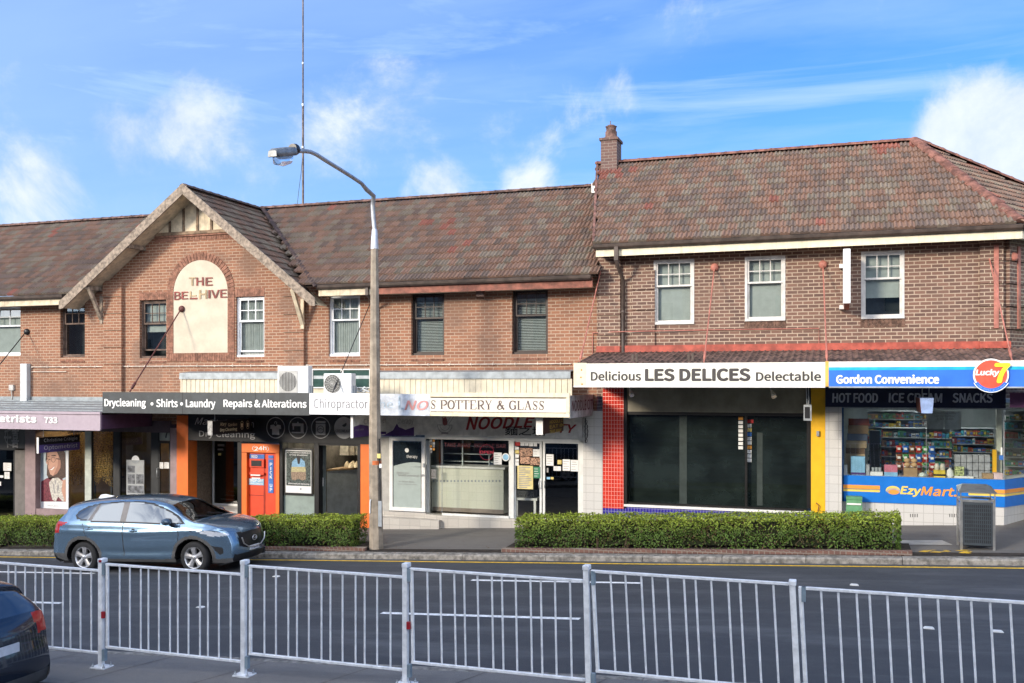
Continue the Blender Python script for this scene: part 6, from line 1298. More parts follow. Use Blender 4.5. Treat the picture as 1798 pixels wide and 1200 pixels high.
L = yb - ya; mb = MB(); pts = [(ya + L*a, z0 + (z1-z0)*b) for a, b in ((.01, .0), (.99, 0), (.99, .02), (.85, .06), (.6, .16), (.3, .50), (.14, .58), (.01, .5))]; mb.add([(X + .004, a, b) for a, b in pts], [tuple(range(8))]); mb.build('purple_swoosh', PURPLE, t)
mb = MB(); lettering(mb, 'Chirotherapy', ya + .22*L, ya + .95*L, z0 + (z1-z0)*.5, z0 + (z1-z0)*.85, X + .006, face='x'); lettering(mb, '9418 3450', ya + .04*L, ya + .22*L, z0 + (z1-z0)*.30, z0 + (z1-z0)*.38, X + .008, face='x'); mb.build('lettering', INK, t)
t, X, ya, yb, z0, z1 = blade('noodle_hanging_sign', 'small dark brown hanging sign with yellow lettering above the noodle shop doors', 953, 21.8, 998, 735, 763, WHITE, M('dark brown sign', (.06, .025, .02), .5), th=.16)
L = yb - ya; mb = MB()
for k, tx in enumerate(('NOODLE CITY', 'EAT IN', 'TAKE AWAY')): lettering(mb, tx, ya + .25*L, ya + (.9 - .1*k)*L, z1 - .15 - .12*k, z1 - .07 - .12*k, X + .004, bold=.02, face='x')
mb.build('lettering', M('dim yellow print', (.60, .45, .08), .5), t)
X0 = Xa(1617, 22.0); X1 = Xa(1638, 22.0); z0, z1 = Za(1628, 726, 22.0), Za(1628, 699, 22.0); t = thing('lightbox_sign', 'pale blue ended lightbox hanging in front of the ICE CREAM lettering', 'sign', (X0, 22, z1)); 
mb = MB(); mb.add([(X0 + .01, 22, z0), (X1 - .01, 22, z0), (X1 + .02, 22, z1), (X0 - .02, 22, z1), (X0 + .01, 23.2, z0), (X1 - .01, 23.2, z0), (X1 + .02, 23.2, z1), (X0 - .02, 23.2, z1)], [(0,1,2,3), (1,5,6,2), (2,6,7,3), (0,4,5,1)]); mb.k = 1; mb.add([(X0 + .01, 22, z0), (X0 - .02, 22, z1), (X0 - .02, 23.2, z1), (X0 + .01, 23.2, z0)], [(0,1,2,3)])
mb.build('case', [M('pale blue case', (.30, .42, .72), .5, var=.15), M('dark flame print', (.10, .03, .025), .5, var=.9, sc=6)], t); mb = MB(); mb.tube([(X0 + .05, 22.3, z1), (X0 + .05, 22.3, z1 + .3), (X1 - .05, 22.3, z1 + .3), (X1 - .05, 22.3, z1)], .014, 6); mb.build('hanger', STEEL, t)
t = thing('wall_lightbox', 'narrow white lightbox sign fixed edge on to the dark brick upper wall', 'sign', (Xa(1486, 22.7), 22.7, Za(1486, 540, 22.7))); yq = 22.75; X0, X1 = Xa(1480.5, yq), Xa(1493.5, yq); z0, z1 = Za(1487, 533, yq), Za(1487, 437, yq)
MB().bbox(X0, X1, yq, 23.55, z0, z1, .008).build('case', M('lightbox white', (.82, .83, .80), .4, var=.03), t); MB().add([(X0 + .02, yq + .03, z0 - .001), (X1 - .02, yq + .03, z0 - .001), (X1 - .02, 23.5, z0 - .09), (X0 + .02, 23.5, z0 - .09), (X0 + .02, 23.5, z0 - .001), (X1 - .02, 23.5, z0 - .001)], [(0,1,2,3), (2,3,4,5), (0,3,4), (1,2,5)]).build('lower_tray', SALMON, t)
mb = MB(); 
for z in (z0 + .02, z1 - .25): mb.box(X0 - .08, X1 - .06, 23.5, D - .002, z - .09, z)
mb.build('bracket', WHITE, t)
t = thing('corner_hanging_sign', 'tall pale blue and green sign at the far right edge beside the corner pier', 'sign', tuple(c1 + F2*1.1 + Vector((0, 0, 4.9)))); q0 = c1 + F2*.95; q1 = q0 + n2v*.9
def vpan(nm, m, za, zb): return MB().add([(q0.x, q0.y, za), (q1.x, q1.y, za), (q1.x + F2.x*.12, q1.y + F2.y*.12, za), (q0.x + F2.x*.12, q0.y + F2.y*.12, za), (q0.x, q0.y, zb), (q1.x, q1.y, zb), (q1.x + F2.x*.12, q1.y + F2.y*.12, zb), (q0.x + F2.x*.12, q0.y + F2.y*.12, zb)], [(0,1,5,4), (1,2,6,5), (3,0,4,7), (4,5,6,7), (2,3,7,6)]).build(nm, m, t)
zq = [Za(1790, v, D) for v in (578, 538, 438)]; vpan('green_panel', M('sign green', (.04, .35, .12), .5), zq[0], zq[1] - .001); vpan('blue_panel', M('sign pale blue', (.35, .58, .70), .5, var=.2, sc=6), zq[1], zq[2])
rq('purple_panel', M('plum panel', (.10, .03, .09), .5), s6, 1773, 690, 1840, 716, YF + .9)
# lamps and speaker under the corner awning
for px, py, lb in ((1108, 690, 'left'), (1357, 692, 'right')):
    y = 22.1; c_ = Vector(P(px, py, y)); t = thing('spotlight', 'small %s hand silver spotlight lamp under the ivory awning sign' % lb, 'lamp', tuple(c_)); mb = MB(); mb.tube([(c_.x - .06, y + .1, zF0 + .03), (c_.x - .06, y + .1, c_.z + .1), (c_.x, y + .05, c_.z + .04)], .012, 6); mb.build('stem', STEEL, t)
    mb = MB(); d = Vector((.35, -.55, -.75)).normalized(); mb.tube([c_ - d*.10, c_ - d*.04, c_ + d*.02, c_ + d*.09], [.025, .03, .055, .06], 12); mb.build('reflector', M('bright silver', (.7, .7, .7), .25, .8), t)
t = thing('loudspeaker', 'small black fronted loudspeaker hanging at the top of the yellow pillar', 'speaker', P(1418, 739, 22.3)); y = 22.3; rb('case', STEEL, t, 1411, 711, 1425, 739, y, .18); rb('grille', BLACK, t, 1413, 715, 1422, 735, y - .006, .005); mb = MB(); mb.tube([(Xa(1417, y), y + .1, Za(1417, 711, y)), (Xa(1415, y), y + .1, zF0 + .03)], .012, 6); mb.tube([(Xa(1420, y), y + .12, Za(1417, 711, y)), (Xa(1419, y), y + .14, zF0 + .03)], .012, 6); mb.build('bracket', STEEL, t)
# wrought iron bracket on the white tiles
t = thing('scroll_bracket', 'black wrought iron scroll bracket on the white tiled wall', 'bracket', P(1026, 750, YC)); mb = MB(); X = Xa(1028, YC); zt1, zb1 = Za(1028, 734, YC), Za(1028, 778, YC)
mb.tube([(X, YC - .01, zt1), (X, YC - .01, zb1)], .008, 5); mb.tube([(X, YC - .01, zt1), (X + .12, YC - .3, zt1 - .2), (X + .14, YC - .32, zt1 - .4), (X, YC - .02, zb1)], .007, 5)
for k in range(5): zc_ = zt1 - .1 - k*.12; r = .07 - abs(k-2)*.012; mb.tube([(X + .05 + .5*r*math.cos(a), YC - .12 + r*math.cos(a), zc_ + r*math.sin(a)) for a in [2*math.pi*i/10 for i in range(11)]], .006, 4, cap=False)
mb.build('scroll', BLACK, t)
# air conditioners on the long awning
def aircon(q, sidepx, label, y, fanx, fr, circ):
    t = thing('air_conditioner', label, 'air conditioner', (Xa(q[0], y), y, zs1 - .13)); pm = (q[0]+q[2])/2; a, b, d = Xa(q[0], y), Xa(q[2], y), Za(pm, q[1], y); c = zs1 - .10; dep = Yx(sidepx, b) - y
    MB().bbox(a, b, y, y + dep, c, d, .015).build('case', M('air conditioner white', (.74, .75, .74), .4, var=.04), t)
    cx_, cz_ = Xa(fanx, y), Za(fanx, fr[0], y); r = fr[1]*.0162
    if circ == 'sq': MB().box(cx_ - r*1.12, cx_ + r*1.12, y - .012, y - .001, cz_ - r*1.15, cz_ + r*1.15).build('grille_plate', M('grey grille plate', (.42, .42, .40), .5), t)
    mb = MB(); mb.disc((cx_, cz_), r, y - .018, y - .0125, 28); mb.build('fan_opening', M('fan shadow grey', (.10, .10, .095), .6), t)
    mb = MB()
    if circ == 'sq':
        for k in range(-5, 6): h = math.sqrt(max(0, 1 - (k/5.6)**2))*r; mb.box(cx_ + k*r/5.6 - .006, cx_ + k*r/5.6 + .006, y - .026, y - .0185, cz_ - h, cz_ + h)
    else:
        for f in (.3, .55, .8, 1.0): mb.ring((cx_, cz_), r*f - .008, r*f, y - .022, 24)
        for k in range(8): a_ = math.pi*k/8; dx_, dz_ = math.cos(a_)*r, math.sin(a_)*r; mb.tube([(cx_ - dx_, y - .021, cz_ - dz_), (cx_ + dx_, y - .021, cz_ + dz_)], .005, 4)
    mb.build('fan_guard', M('grille bars', (.45, .45, .43), .5), t)
    mb = MB(); mb.box(b + .001, b + .05, y + dep*.35, y + dep*.8, c + .08, c + .3); mb.build('pipe_cover', GREYP, t)
    mb = MB(); 
    for px in (q[0] + 6, q[2] - 8): mb.box(Xa(px, y), Xa(px, y) + .05, y, y + dep, zs1 - .14, c - .001)
    mb.build('foot', BLACK, t)
aircon((487, 643, 541, 690), 549, 'white air conditioner with a square fan grille standing on the awning', 21.75, 506, (670.5, 15.5), 'sq')
aircon((568, 656, 617, 692), 625, 'smaller white air conditioner with a round fan guard beside the lamp post', 21.9, 584, (674, 14.5), 'rd')
mb = MB(); y = 22.2; mb.tube([P(a, b, y) for a, b in ((625, 684), (632, 688), (640, 680), (646, 682), (640, 689), (630, 686), (638, 684), (648, 688))], .022, 6); tag(mb.build('pipe_coil', M('lagged pipe', (.55, .58, .60), .6)), 'coil of pale lagged pipe beside the smaller air conditioner', 'pipe')
# ------------------------------------------------------------------ street furniture
# lamp post
YL = 20.75; xL = Xa(661, YL); zL = ZF(xL, YL)
lp = thing('street_lamp', 'tall concrete street lamp with a curved steel arm and grey lantern over the road', 'street lamp', (xL, YL, zL))
CPOLE = M('pole concrete', (.34, .285, .22), .85, var=.2, sc=4, bump=.4, bsc=40, streak=.25)
zt1 = Za(659, 436, YL)
mb = MB(); mb.tube([(xL, YL, zL - .05), (xL - .04, YL, zL + 2.6), (xL - .05, YL, zt1)], [.178, .15, .092], 8, sm=False); mb.build('pole', CPOLE, lp)
GALV = M('painted steel arm', (.38, .39, .40), .45, .6, var=.12)
zs_ = Za(656, 405, YL); MB().lathe((xL - .05, YL, zt1 - .02), [(.10, 0), (.098, .02), (.072, zs_ - zt1), (.058, zs_ - zt1 + .05)], 12).build('sleeve', M('sleeve steel', (.60, .62, .65), .4, .4), lp)
xA = xL - .05
def arm(px, py, y=None):
    y = Yx(px, xA) if y is None else y; return (xA, y, Za(px, py, y))
y0_ = YL; pts = [(xA, YL, zs_), (xA - .03, YL, Za(653, 385, YL)), (xA - .05, YL, Za(650, 362, YL)), arm(648, 345, YL - .05), arm(643.5, 333), arm(635, 322.5), arm(618, 311), arm(595, 296.5), arm(573, 283), arm(556, 272), arm(545, 267), arm(533, 265.5), arm(522, 265.5)]
MB().tube(pts, [.055]*5 + [.045]*8, 10).build('arm', GALV, lp)
ya, yb = Yx(525, xA), Yx(478, xA); za = Za(524, 266, ya); zb = Za(480, 267, yb)
LANT = M('lantern grey', (.22, .235, .245), .45, .3, var=.2)
def sect(y, z, hw, zt_, zb_): return [(xA - hw, y, z + zb_), (xA - hw*.9, y, z + zt_*.6), (xA - hw*.5, y, z + zt_), (xA + hw*.5, y, z + zt_), (xA + hw*.9, y, z + zt_*.6), (xA + hw, y, z + zb_)]
def shell(nm, secs, mat):
    mb = MB(); n = len(secs[0]); vs = [v for s in secs for v in s]; mb.add(vs, [(i*n+k, i*n+(k+1) % n, (i+1)*n+(k+1) % n, (i+1)*n+k) for i in range(len(secs)-1) for k in range(n)], True)
    mb.add(secs[0], [tuple(range(n))]); mb.add(secs[-1], [tuple(range(n))[::-1]]); return mb.build(nm, mat, lp)
hd = ya - yb
shell('lantern_body', [sect(ya - hd*.18, za, .08, .06, -.08), sect(ya - hd*.30, za*.7 + zb*.3, .13, .085, -.09), sect(ya - hd*.6, za*.4 + zb*.6, .14, .09, -.10), sect(ya - hd*.92, za*.08 + zb*.92, .13, .075, -.10), sect(yb, zb, .10, .03, -.09)], LANT)
MB().lathe((xA, ya - hd*.16, za), [(.06, .10), (.10, .06), (.12, .0), (.10, -.10)], 10, 'y').build('lantern_neck', BLACK, lp)
MB().tube([(xA, ya - hd*.28, za*.72 + zb*.28 - .11), (xA, ya - hd*.40, za*.6 + zb*.4 - .17), (xA, ya - hd*.62, za*.4 + zb*.6 - .20), (xA, ya - hd*.86, zb - .15), (xA, yb + .06, zb - .09)], [.04, .09, .10, .08, .03], 12).build('bowl', glass('clear bowl', (.85, .88, .9), .12), lp)
for nm, m, q in (('band', M('orange band', (.60, .16, .05), .6), (652, 810, 671, 816)), ('sticker', YEL, (662, 797, 668, 805)), ('sticker', GREYP, (664, 880, 670, 925)), ('sticker', PAPER, (666, 815, 670, 822))):
    if nm == 'band': MB().lathe((xL - .03, YL, Za(661, 816, YL)), [(.156, 0), (.156, .1)], 8).build(nm, m, lp)
    else: rb(nm, m, lp, *q, YL - .165, .012)
MB().tube([(xL - .09, YL - .165, Za(655, 900, YL)), (xL - .085, YL - .165, Za(655, 880, YL)), (xL - .07, YL - .17, Za(655, 876, YL))], .018, 6).build('cable_guard', PAPER, lp)
MB().tube([(xL + .13, YL - .1, Za(668, 770, YL)), (xL + .15, YL - .1, Za(668, 860, YL)), (xL + .16, YL - .1, Za(668, 925, YL))], .014, 6).build('cable', BLACK, lp)
# litter bin
yb0 = 20.95; bx0, bx1 = Xa(1686, yb0), Xa(1748, yb0); bz = ZF(bx0, yb0) + .01; bt = Za(1716, 878, yb0); BSS = M('brushed steel', (.45, .45, .44), .35, .8, var=.12); SLOT = M('bin slate panel', (.045, .055, .065), .5, var=.1)
bn_ = thing('litter_bin', 'steel framed street bin with dark slotted panels and a sloping lid', 'bin', (bx0, yb0, bz)); dpt = .62; e = .045
mb = MB()
for x in (bx0, bx1 - e):
    for y in (yb0, yb0 + dpt - e): mb.box(x, x + e, y, y + e, bz, bt)
mb.box(bx0 + e, bx1 - e, yb0 + .001, yb0 + e, bt - e, bt - .001); mb.box(bx0 + e, bx1 - e, yb0 + dpt - e, yb0 + dpt - .001, bt - e, bt - .001); mb.box(bx0 + .001, bx0 + e, yb0 + e, yb0 + dpt - e, bt - e, bt - .001); mb.box(bx1 - e, bx1 - .001, yb0 + e, yb0 + dpt - e, bt - e, bt - .001); mb.build('frame', BSS, bn_)
def slotted(x0, x1, y, z0, z1, nc, nr):
    holes = []; cw = (x1 - x0 - .06)/nc; rh = (z1 - z0 - .08)/nr
    for i in range(nc):
        for j in range(nr): holes.append((x0 + .03 + cw*(i + .28), x0 + .03 + cw*(i + .72), z0 + .04 + rh*(j + .12), z0 + .04 + rh*(j + .88)))
    mb = MB(); xs = sorted({x0, x1, *[h[0] for h in holes], *[h[1] for h in holes]}); zs = sorted({z0, z1, *[h[2] for h in holes], *[h[3] for h in holes]}); H = {(round(h[0], 5), round(h[2], 5)) for h in holes}
    for a, b in zip(xs[:-1], xs[1:]):
        for c, d in zip(zs[:-1], zs[1:]):
            if (round(a, 5), round(c, 5)) in H: continue
            mb.quad((a, y, c), (b, y, c), (b, y, d), (a, y, d))
    return mb
slotted(bx0 + e, bx1 - e, yb0 + .012, bz + .10, bt - e - .01, 14, 10).build('slotted_panel', SLOT, bn_)
mb = MB(); 
for j in range(10): z = bz + .12 + j*(bt - bz - .2)/10; mb.box(bx0 + .012, bx0 + .022, yb0 + e, yb0 + dpt - e, z, z + (bt - bz - .2)/10*.8)
mb.build('slatted_side', BSS, bn_)
mb = MB(); mb.box(bx0 + .06, bx1 - .06, yb0 + .06, yb0 + dpt - .06, bz + .08, bt - .06); mb.build('liner', BLACK, bn_)
hz = Za(1716, 866, yb0) ; hz2 = Za(1710, 853, yb0 + dpt)
mb = MB(); o_ = .03; mb.add([(bx0 - o_, yb0 - o_, hz), (bx1 + o_, yb0 - o_, hz), (bx1 + o_*.3, yb0 + dpt, hz2), (bx0 - o_*.3, yb0 + dpt, hz2), (bx0 - o_, yb0 - o_, hz + .015), (bx1 + o_, yb0 - o_, hz + .015), (bx1 - .1, yb0 + dpt*.8, hz2 + .05), (bx0 + .1, yb0 + dpt*.8, hz2 + .05)], [(0,3,2,1), (4,5,6,7), (0,1,5,4), (1,2,6,5), (2,3,7,6), (3,0,4,7)]); mb.build('lid', M('lid steel', (.30, .31, .32), .35, .7, var=.15), bn_)
mb = MB(); 
for x in (bx0, bx1 - .02):
    for y, zt_ in ((yb0, hz), (yb0 + dpt - .02, hz2)): mb.box(x, x + .02, y, y + .02, bt + .001, zt_)
mb.build('lid_stay', BSS, bn_)
# green caution board leaning at the tiled base
yc = 23.45; cb_ = thing('caution_board', 'small green plastic board with a yellow warning triangle by the white tiled base', 'sign', P(1500, 907, yc)); cz = ZF(Xa(1500, yc), yc); GRP = M('green plastic', (.10, .28, .13), .45, var=.12)
a, b = Xa(1484, yc), Xa(1516, yc); ht = Za(1500, 878, yc)
mb = MB(); mb.add([(a, yc, cz), (b, yc, cz), (b - .03, yc + .12, ht), (a + .03, yc + .12, ht), (a, yc + .04, cz), (b, yc + .04, cz), (b - .03, yc + .16, ht), (a + .03, yc + .16, ht)], [(0,1,2,3), (7,6,5,4), (0,3,7,4), (1,5,6,2), (3,2,6,7)]); mb.box(a + .02, b - .02, yc + .10, yc + .34, ht - .01, ht + .06); mb.build('board', GRP, cb_)
rb('top_band', PAPER, cb_, 1487, 884, 1512, 887, yc + .07, .01); m_ = (a+b)/2; zc_ = cz + .25; f = lambda z: yc + .12*(z - cz)/(ht - cz)
for k, (mt, s) in enumerate(((YELLOW, .12), (BLACK, .095), (YELLOW, .075))): MB().add([(m_ - s, f(zc_ - s*.8) - .004 - .002*k, zc_ - s*.8), (m_ + s, f(zc_ - s*.8) - .004 - .002*k, zc_ - s*.8), (m_, f(zc_ + s) - .004 - .002*k, zc_ + s)], [(0,1,2)]).build('warning_triangle', mt, cb_)
mb = MB(); mb.box(m_ - .008, m_ + .008, f(zc_) - .014, f(zc_) - .010, zc_ - .02, zc_ + .04); mb.build('warning_mark', BLACK, cb_)
# ------------------------------------------------------------------ pedestrian fence on the median
YP = 10.8; WSTEEL = M('white painted steel', (.87, .88, .89), .45, .0, var=.1, sc=9, streak=.12)
pp = [(178, 981, 0), (428, 984, 0), (712, 989, 0), (1034, 993, -.022), (1402, 1020, -.047)]; px_ = [Xa(q[0], YP) for q in pp]; step = 2.325
fence = thing('pedestrian_fence', 'white painted steel pedestrian fence of five railed panels along the median', 'fence', (px_[2], YP, ZR(px_[2]) + .12))
posts = [(px_[0] - step, None, 0)] + [(x, q[1], q[2]) for x, q in zip(px_, pp)] + [(px_[4] + step, None, -.05)]
zr_ = [None]*7
tops = [Za(q[0], q[1], YP) for q in pp]; tops = [tops[0] - .115] + tops + [tops[4] + .02]
REFR = M('red reflector', (.35, .02, .03), .35); BGS = M('blue grey bracket', (.28, .36, .42), .5, .3)
for i, (x, _, ln) in enumerate(posts):
    g = ZR(x) + .12; zt_ = tops[i]; w = .031; L = zt_ - g; sx = ln*L
    mb = MB(); mb.add([(x - w, YP - w, g + .02), (x + w, YP - w, g + .02), (x + w, YP + w, g + .02), (x - w, YP + w, g + .02), (x - w + sx, YP - w, zt_ - .05), (x + w + sx, YP - w, zt_ - .05), (x + w + sx, YP + w, zt_ - .05), (x - w + sx, YP + w, zt_ - .05)], [(0,3,2,1), (4,5,6,7), (0,1,5,4), (1,2,6,5), (2,3,7,6), (3,0,4,7)])
    po = mb.build('post', WSTEEL, fence)
    def sub(m, nm, mt): o = m.build(nm, mt, None); o.parent = po
    sub(MB().bbox(x - w - .006 + sx, x + w + .010 + sx, YP - w - .008, YP + w + .05, zt_ - .055, zt_, .006), 'cap', WSTEEL)
    m = MB(); m.box(x - .11, x + .13, YP - .10, YP + .10, g + .001, g + .02); sub(m, 'base_plate', WSTEEL)
    for bx in (-.085, .10):
        for by in (-.07, .07): sub(MB().lathe((x + bx, YP + by, g + .02), [(.018, 0), (.018, .02), (.009, .021), (.009, .05)], 6), 'bolt', STEEL)
    if i in (1, 3): sub(MB().box(x + w + .001, x + w + .045, YP - w - .012, YP - w + .03, g + .70, g + .79), 'reflector', REFR)
    if i == 1: sub(MB().box(x - .01, x + w + .008, YP - w - .012, YP - w - .0085, zt_ - .045, zt_ - .015), 'reflector', REFR)
    for zz in (g + .10, zt_ - .22): sub(MB().box(x + w + .001, x + w + .045, YP - .03, YP + .03, zz, zz + .16), 'bracket', BGS)
for i in range(6):
    (xa_, _, l0), (xb_, _, l1) = posts[i], posts[i+1]; g = ZR(xa_) + .12
    zt_ = (Za(pp[i-1][0] + 8, pp[i-1][1] + 8, YP) if i >= 1 else tops[0] - .04) if i != 5 else tops[5] - .06
    zb_ = zt_ - 1.185; a, b = xa_ + (.085 if i < 5 else .06), xb_ - .045; ln = 0 if i < 3 else -.018 if i == 3 else -.05; off = ln*1.18
    pm_ = MB(); pm_.bbox(a + off, b + off, YP - .022, YP + .022, zt_ - .032, zt_, .004); pm_.bbox(a, b, YP - .022, YP + .022, zb_, zb_ + .032, .004)
    pm_.tube([(a + .02, YP, zb_ + .03), (a + .02 + off, YP, zt_ - .03)], .024, 8)
    po = pm_.build('rail_panel', WSTEEL, fence); n = 12
    for k in range(n):
        u = (k + 1)/(n + 1) if i else (k + .8)/(n + .6); x = a + .08 + (b - a - .1)*u + (.022 if k % 3 == 2 else -.012 if k % 3 == 0 else 0)
        o = MB().tube([(x, YP, zb_ + .03), (x + off, YP, zt_ - .03)], .0125, 7, cap=False).build('bar', WSTEEL, None); o.parent = po
# ------------------------------------------------------------------ hedges
LEAF = attr_mat('hedge leaf', .55, 0, 0, trans=.25)
TWIG = M('hedge twig', (.10, .07, .045), .9, var=.3)
def hedge(x0, x1, y0, y1, hgt, seed, label, n_per=1750, gap=None):
    rn = np.random.RandomState(seed); L = x1 - x0; W = y1 - y0; t = thing('hedge', label, 'hedge', ((x0+x1)/2, (y0+y1)/2, ZF((x0+x1)/2, y0)), 'clipped hedges in the kerbside beds')
    area = L*hgt*2 + L*W + 2*W*hgt; N = int(area*n_per)
    u = rn.rand(N); face = rn.choice(4, N, p=np.array([L*hgt*1.15, L*W*1.25, L*hgt*.3, 2*W*hgt])/(L*hgt*1.15 + L*W*1.25 + L*hgt*.3 + 2*W*hgt))
    dep = np.abs(rn.normal(0, .055, N)); X = np.empty(N); Yv = np.empty(N); Z = np.empty(N); nx = np.zeros((N, 3))
    a, b = rn.rand(N), rn.rand(N)
    m = face == 0; X[m] = x0 + L*a[m]; Yv[m] = y0 + dep[m]; Z[m] = hgt*b[m]**.85; nx[m] = (0, -1, .25)
    m = face == 1; X[m] = x0 + L*a[m]; Yv[m] = y0 + W*b[m]; Z[m] = hgt - dep[m]*.8; nx[m] = (0, -.1, 1)
    m = face == 2; X[m] = x0 + L*a[m]; Yv[m] = y1 - dep[m]; Z[m] = hgt*b[m]; nx[m] = (0, 1, .2)
    m = face == 3; s = rn.rand(N) < .5; X[m] = np.where(s[m], x0 + dep[m], x1 - dep[m]); Yv[m] = y0 + W*a[m]; Z[m] = hgt*b[m]; nx[m] = np.where(s[m][:, None], (-1, 0, .2), (1, 0, .2))
    # clumps: the clipped face bulges and hollows, low parts thin out where stems show
    def nz(p, q, k): return np.sin(p*2.3 + k) * np.cos(q*3.1 + k*1.7) + .6*np.sin(p*5.3 - q*4.1 + k*.6) + .4*np.cos(p*9.7 + q*8.3 + k)
    bul = nz(X*1.6, Z*2.2, seed)*.05; hollow = nz(X*1.1 + 3, Z*1.4, seed + 2)
    Yv += np.where(face == 0, -bul + np.clip(hollow - .5, 0, 2)*.10, 0); Z += np.where(face == 1, nz(X*2.2, Yv*3, seed + 5)*.026 + (rn.rand(N) < .03)*rn.rand(N)*.07, 0)
    thin = (face == 0) & (Z < .36*hgt + .10*nz(X*1.9, X*0, seed)) & (rn.rand(N) < .62 + .2*np.sin(X*3.1 + seed))
    keep = ~thin
    if gap: keep &= ~((np.abs(X - gap[0]) < gap[1]*(.7 + .5*rn.rand(N))) & (face == 0) & (Z > .52*hgt) & (Z < .9*hgt) & (rn.rand(N) < .8))
    X, Yv, Z, nx, hollow = X[keep], Yv[keep], Z[keep], nx[keep], hollow[keep]; N = len(X)
    nrm_ = nx + rn.normal(0, .55, (N, 3)); nrm_ /= np.linalg.norm(nrm_, axis=1)[:, None]
    r = rn.normal(0, 1, (N, 3)); tx = np.cross(nrm_, r); tx /= np.linalg.norm(tx, axis=1)[:, None] + 1e-9; ty = np.cross(nrm_, tx)
    sz = rn.uniform(.016, .030, N)[:, None]; c = np.stack([X, Yv, Z + .05*(X + 8) - .05 + .03*(Yv - 20.1) + .03], 1)
    v = np.stack([c - tx*sz, c - ty*sz*.55, c + tx*sz*1.05, c + ty*sz*.55], 1).reshape(-1, 3)
    me = bpy.data.meshes.new('foliage'); me.vertices.add(4*N); me.vertices.foreach_set('co', v.ravel().astype(np.float32)); me.loops.add(4*N); me.loops.foreach_set('vertex_index', np.arange(4*N, dtype=np.int32)); me.polygons.add(N)
    me.polygons.foreach_set('loop_start', np.arange(0, 4*N, 4, dtype=np.int32)); me.materials.append(LEAF); me.update(calc_edges=True)
    # sunlit top painted into the leaf colour, old wood low down is browner
    lit_top = np.clip((Z/hgt - .55)*2.2, 0, 1) * rn.uniform(.3, 1, N); brown = (rn.rand(N) < .07 + .22*(hollow > .7) * (Z < .8*hgt)) 
    base = np.array([.092, .158, .028]); sunlit = np.array([.36, .43, .05]); br = np.array([.12, .085, .035])
    col = base + (sunlit - base)*lit_top[:, None]; col = np.where(brown[:, None], br, col) * rn.uniform(.5, 1.5, (N, 1)); set_tint(me, col)
    o = bpy.data.objects.new('foliage', me); COL.objects.link(o); o.parent = t; o.matrix_parent_inverse = BASE[t.name]
    mb = MB(); rr = random.Random(seed); zz = lambda x, y: ZF(x, y)
    for k in range(int(L*5)):
        x, y = rr.uniform(x0 + .1, x1 - .1), rr.uniform(y0 + .12, y0 + .4); p = Vector((x, y, zz(x, y))); 
        q = p + Vector((rr.uniform(-.12, .12), rr.uniform(-.1, .1), hgt*.5)); s = q + Vector((rr.uniform(-.15, .15), rr.uniform(-.15, .1), hgt*.38)); mb.tube([p, q, s], [.013, .009, .004], 5)
    for k in range(int(L*9)):
        x, y, z = rr.uniform(x0 + .1, x1 - .1), y0 + rr.uniform(.03, .12), rr.uniform(.15, .75)*hgt; p = Vector((x, y, zz(x, y) + z)); mb.tube([p, p + Vector((rr.uniform(-.12, .12), rr.uniform(-.05, .02), rr.uniform(.05, .2)))], [.006, .003], 4)
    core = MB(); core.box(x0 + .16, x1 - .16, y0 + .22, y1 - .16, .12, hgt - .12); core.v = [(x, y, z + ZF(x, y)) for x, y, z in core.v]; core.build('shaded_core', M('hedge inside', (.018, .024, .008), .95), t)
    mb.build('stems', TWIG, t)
YH = KERB + .42
hedge(Xa(903, YH), Xa(1583, YH), YH, YH + .85, .70, 3, 'longest clipped green hedge in front of the vacant shop with a brown bare patch', gap=(Xa(1345, YH), .30))
hedge(Xa(424, YH), Xa(618, YH), YH, YH + .85, .72, 8, 'clipped green hedge between the blue car and the lamp post')
hedge(-32, Xa(112, YH), YH, YH + .85, .74, 12, 'clipped green hedge at the far left behind the tail of the blue car')
mb = MB(); rr = random.Random(3)     # dead leaves and litter along the beds
LITTER = M('dead leaf', (.22, .14, .07), .9, var=.4)
for k in range(420):
    x = rr.uniform(-24, 5); y = KERB + rr.choice((rr.uniform(-.12, .25), rr.uniform(.0, 1.6))); z = (ZF(x, y) + .008) if y > KERB else ZR(x) + .012; a_ = rr.uniform(0, 6.28); s = rr.uniform(.012, .035); c_, s_ = math.cos(a_)*s, math.sin(a_)*s
    if KERB + .3 < y < KERB + .45: continue
    mb.add([(x - c_, y - s_, z), (x + s_*.5, y - c_*.5, z + rr.uniform(0, .012)), (x + c_, y + s_, z), (x - s_*.5, y + c_*.5, z + rr.uniform(0, .01))], [(0,1,2,3)])
tag(mb.build('leaf_litter', LITTER), 'scattered dead leaves along the kerb and garden beds', 'leaf litter', kind='stuff')
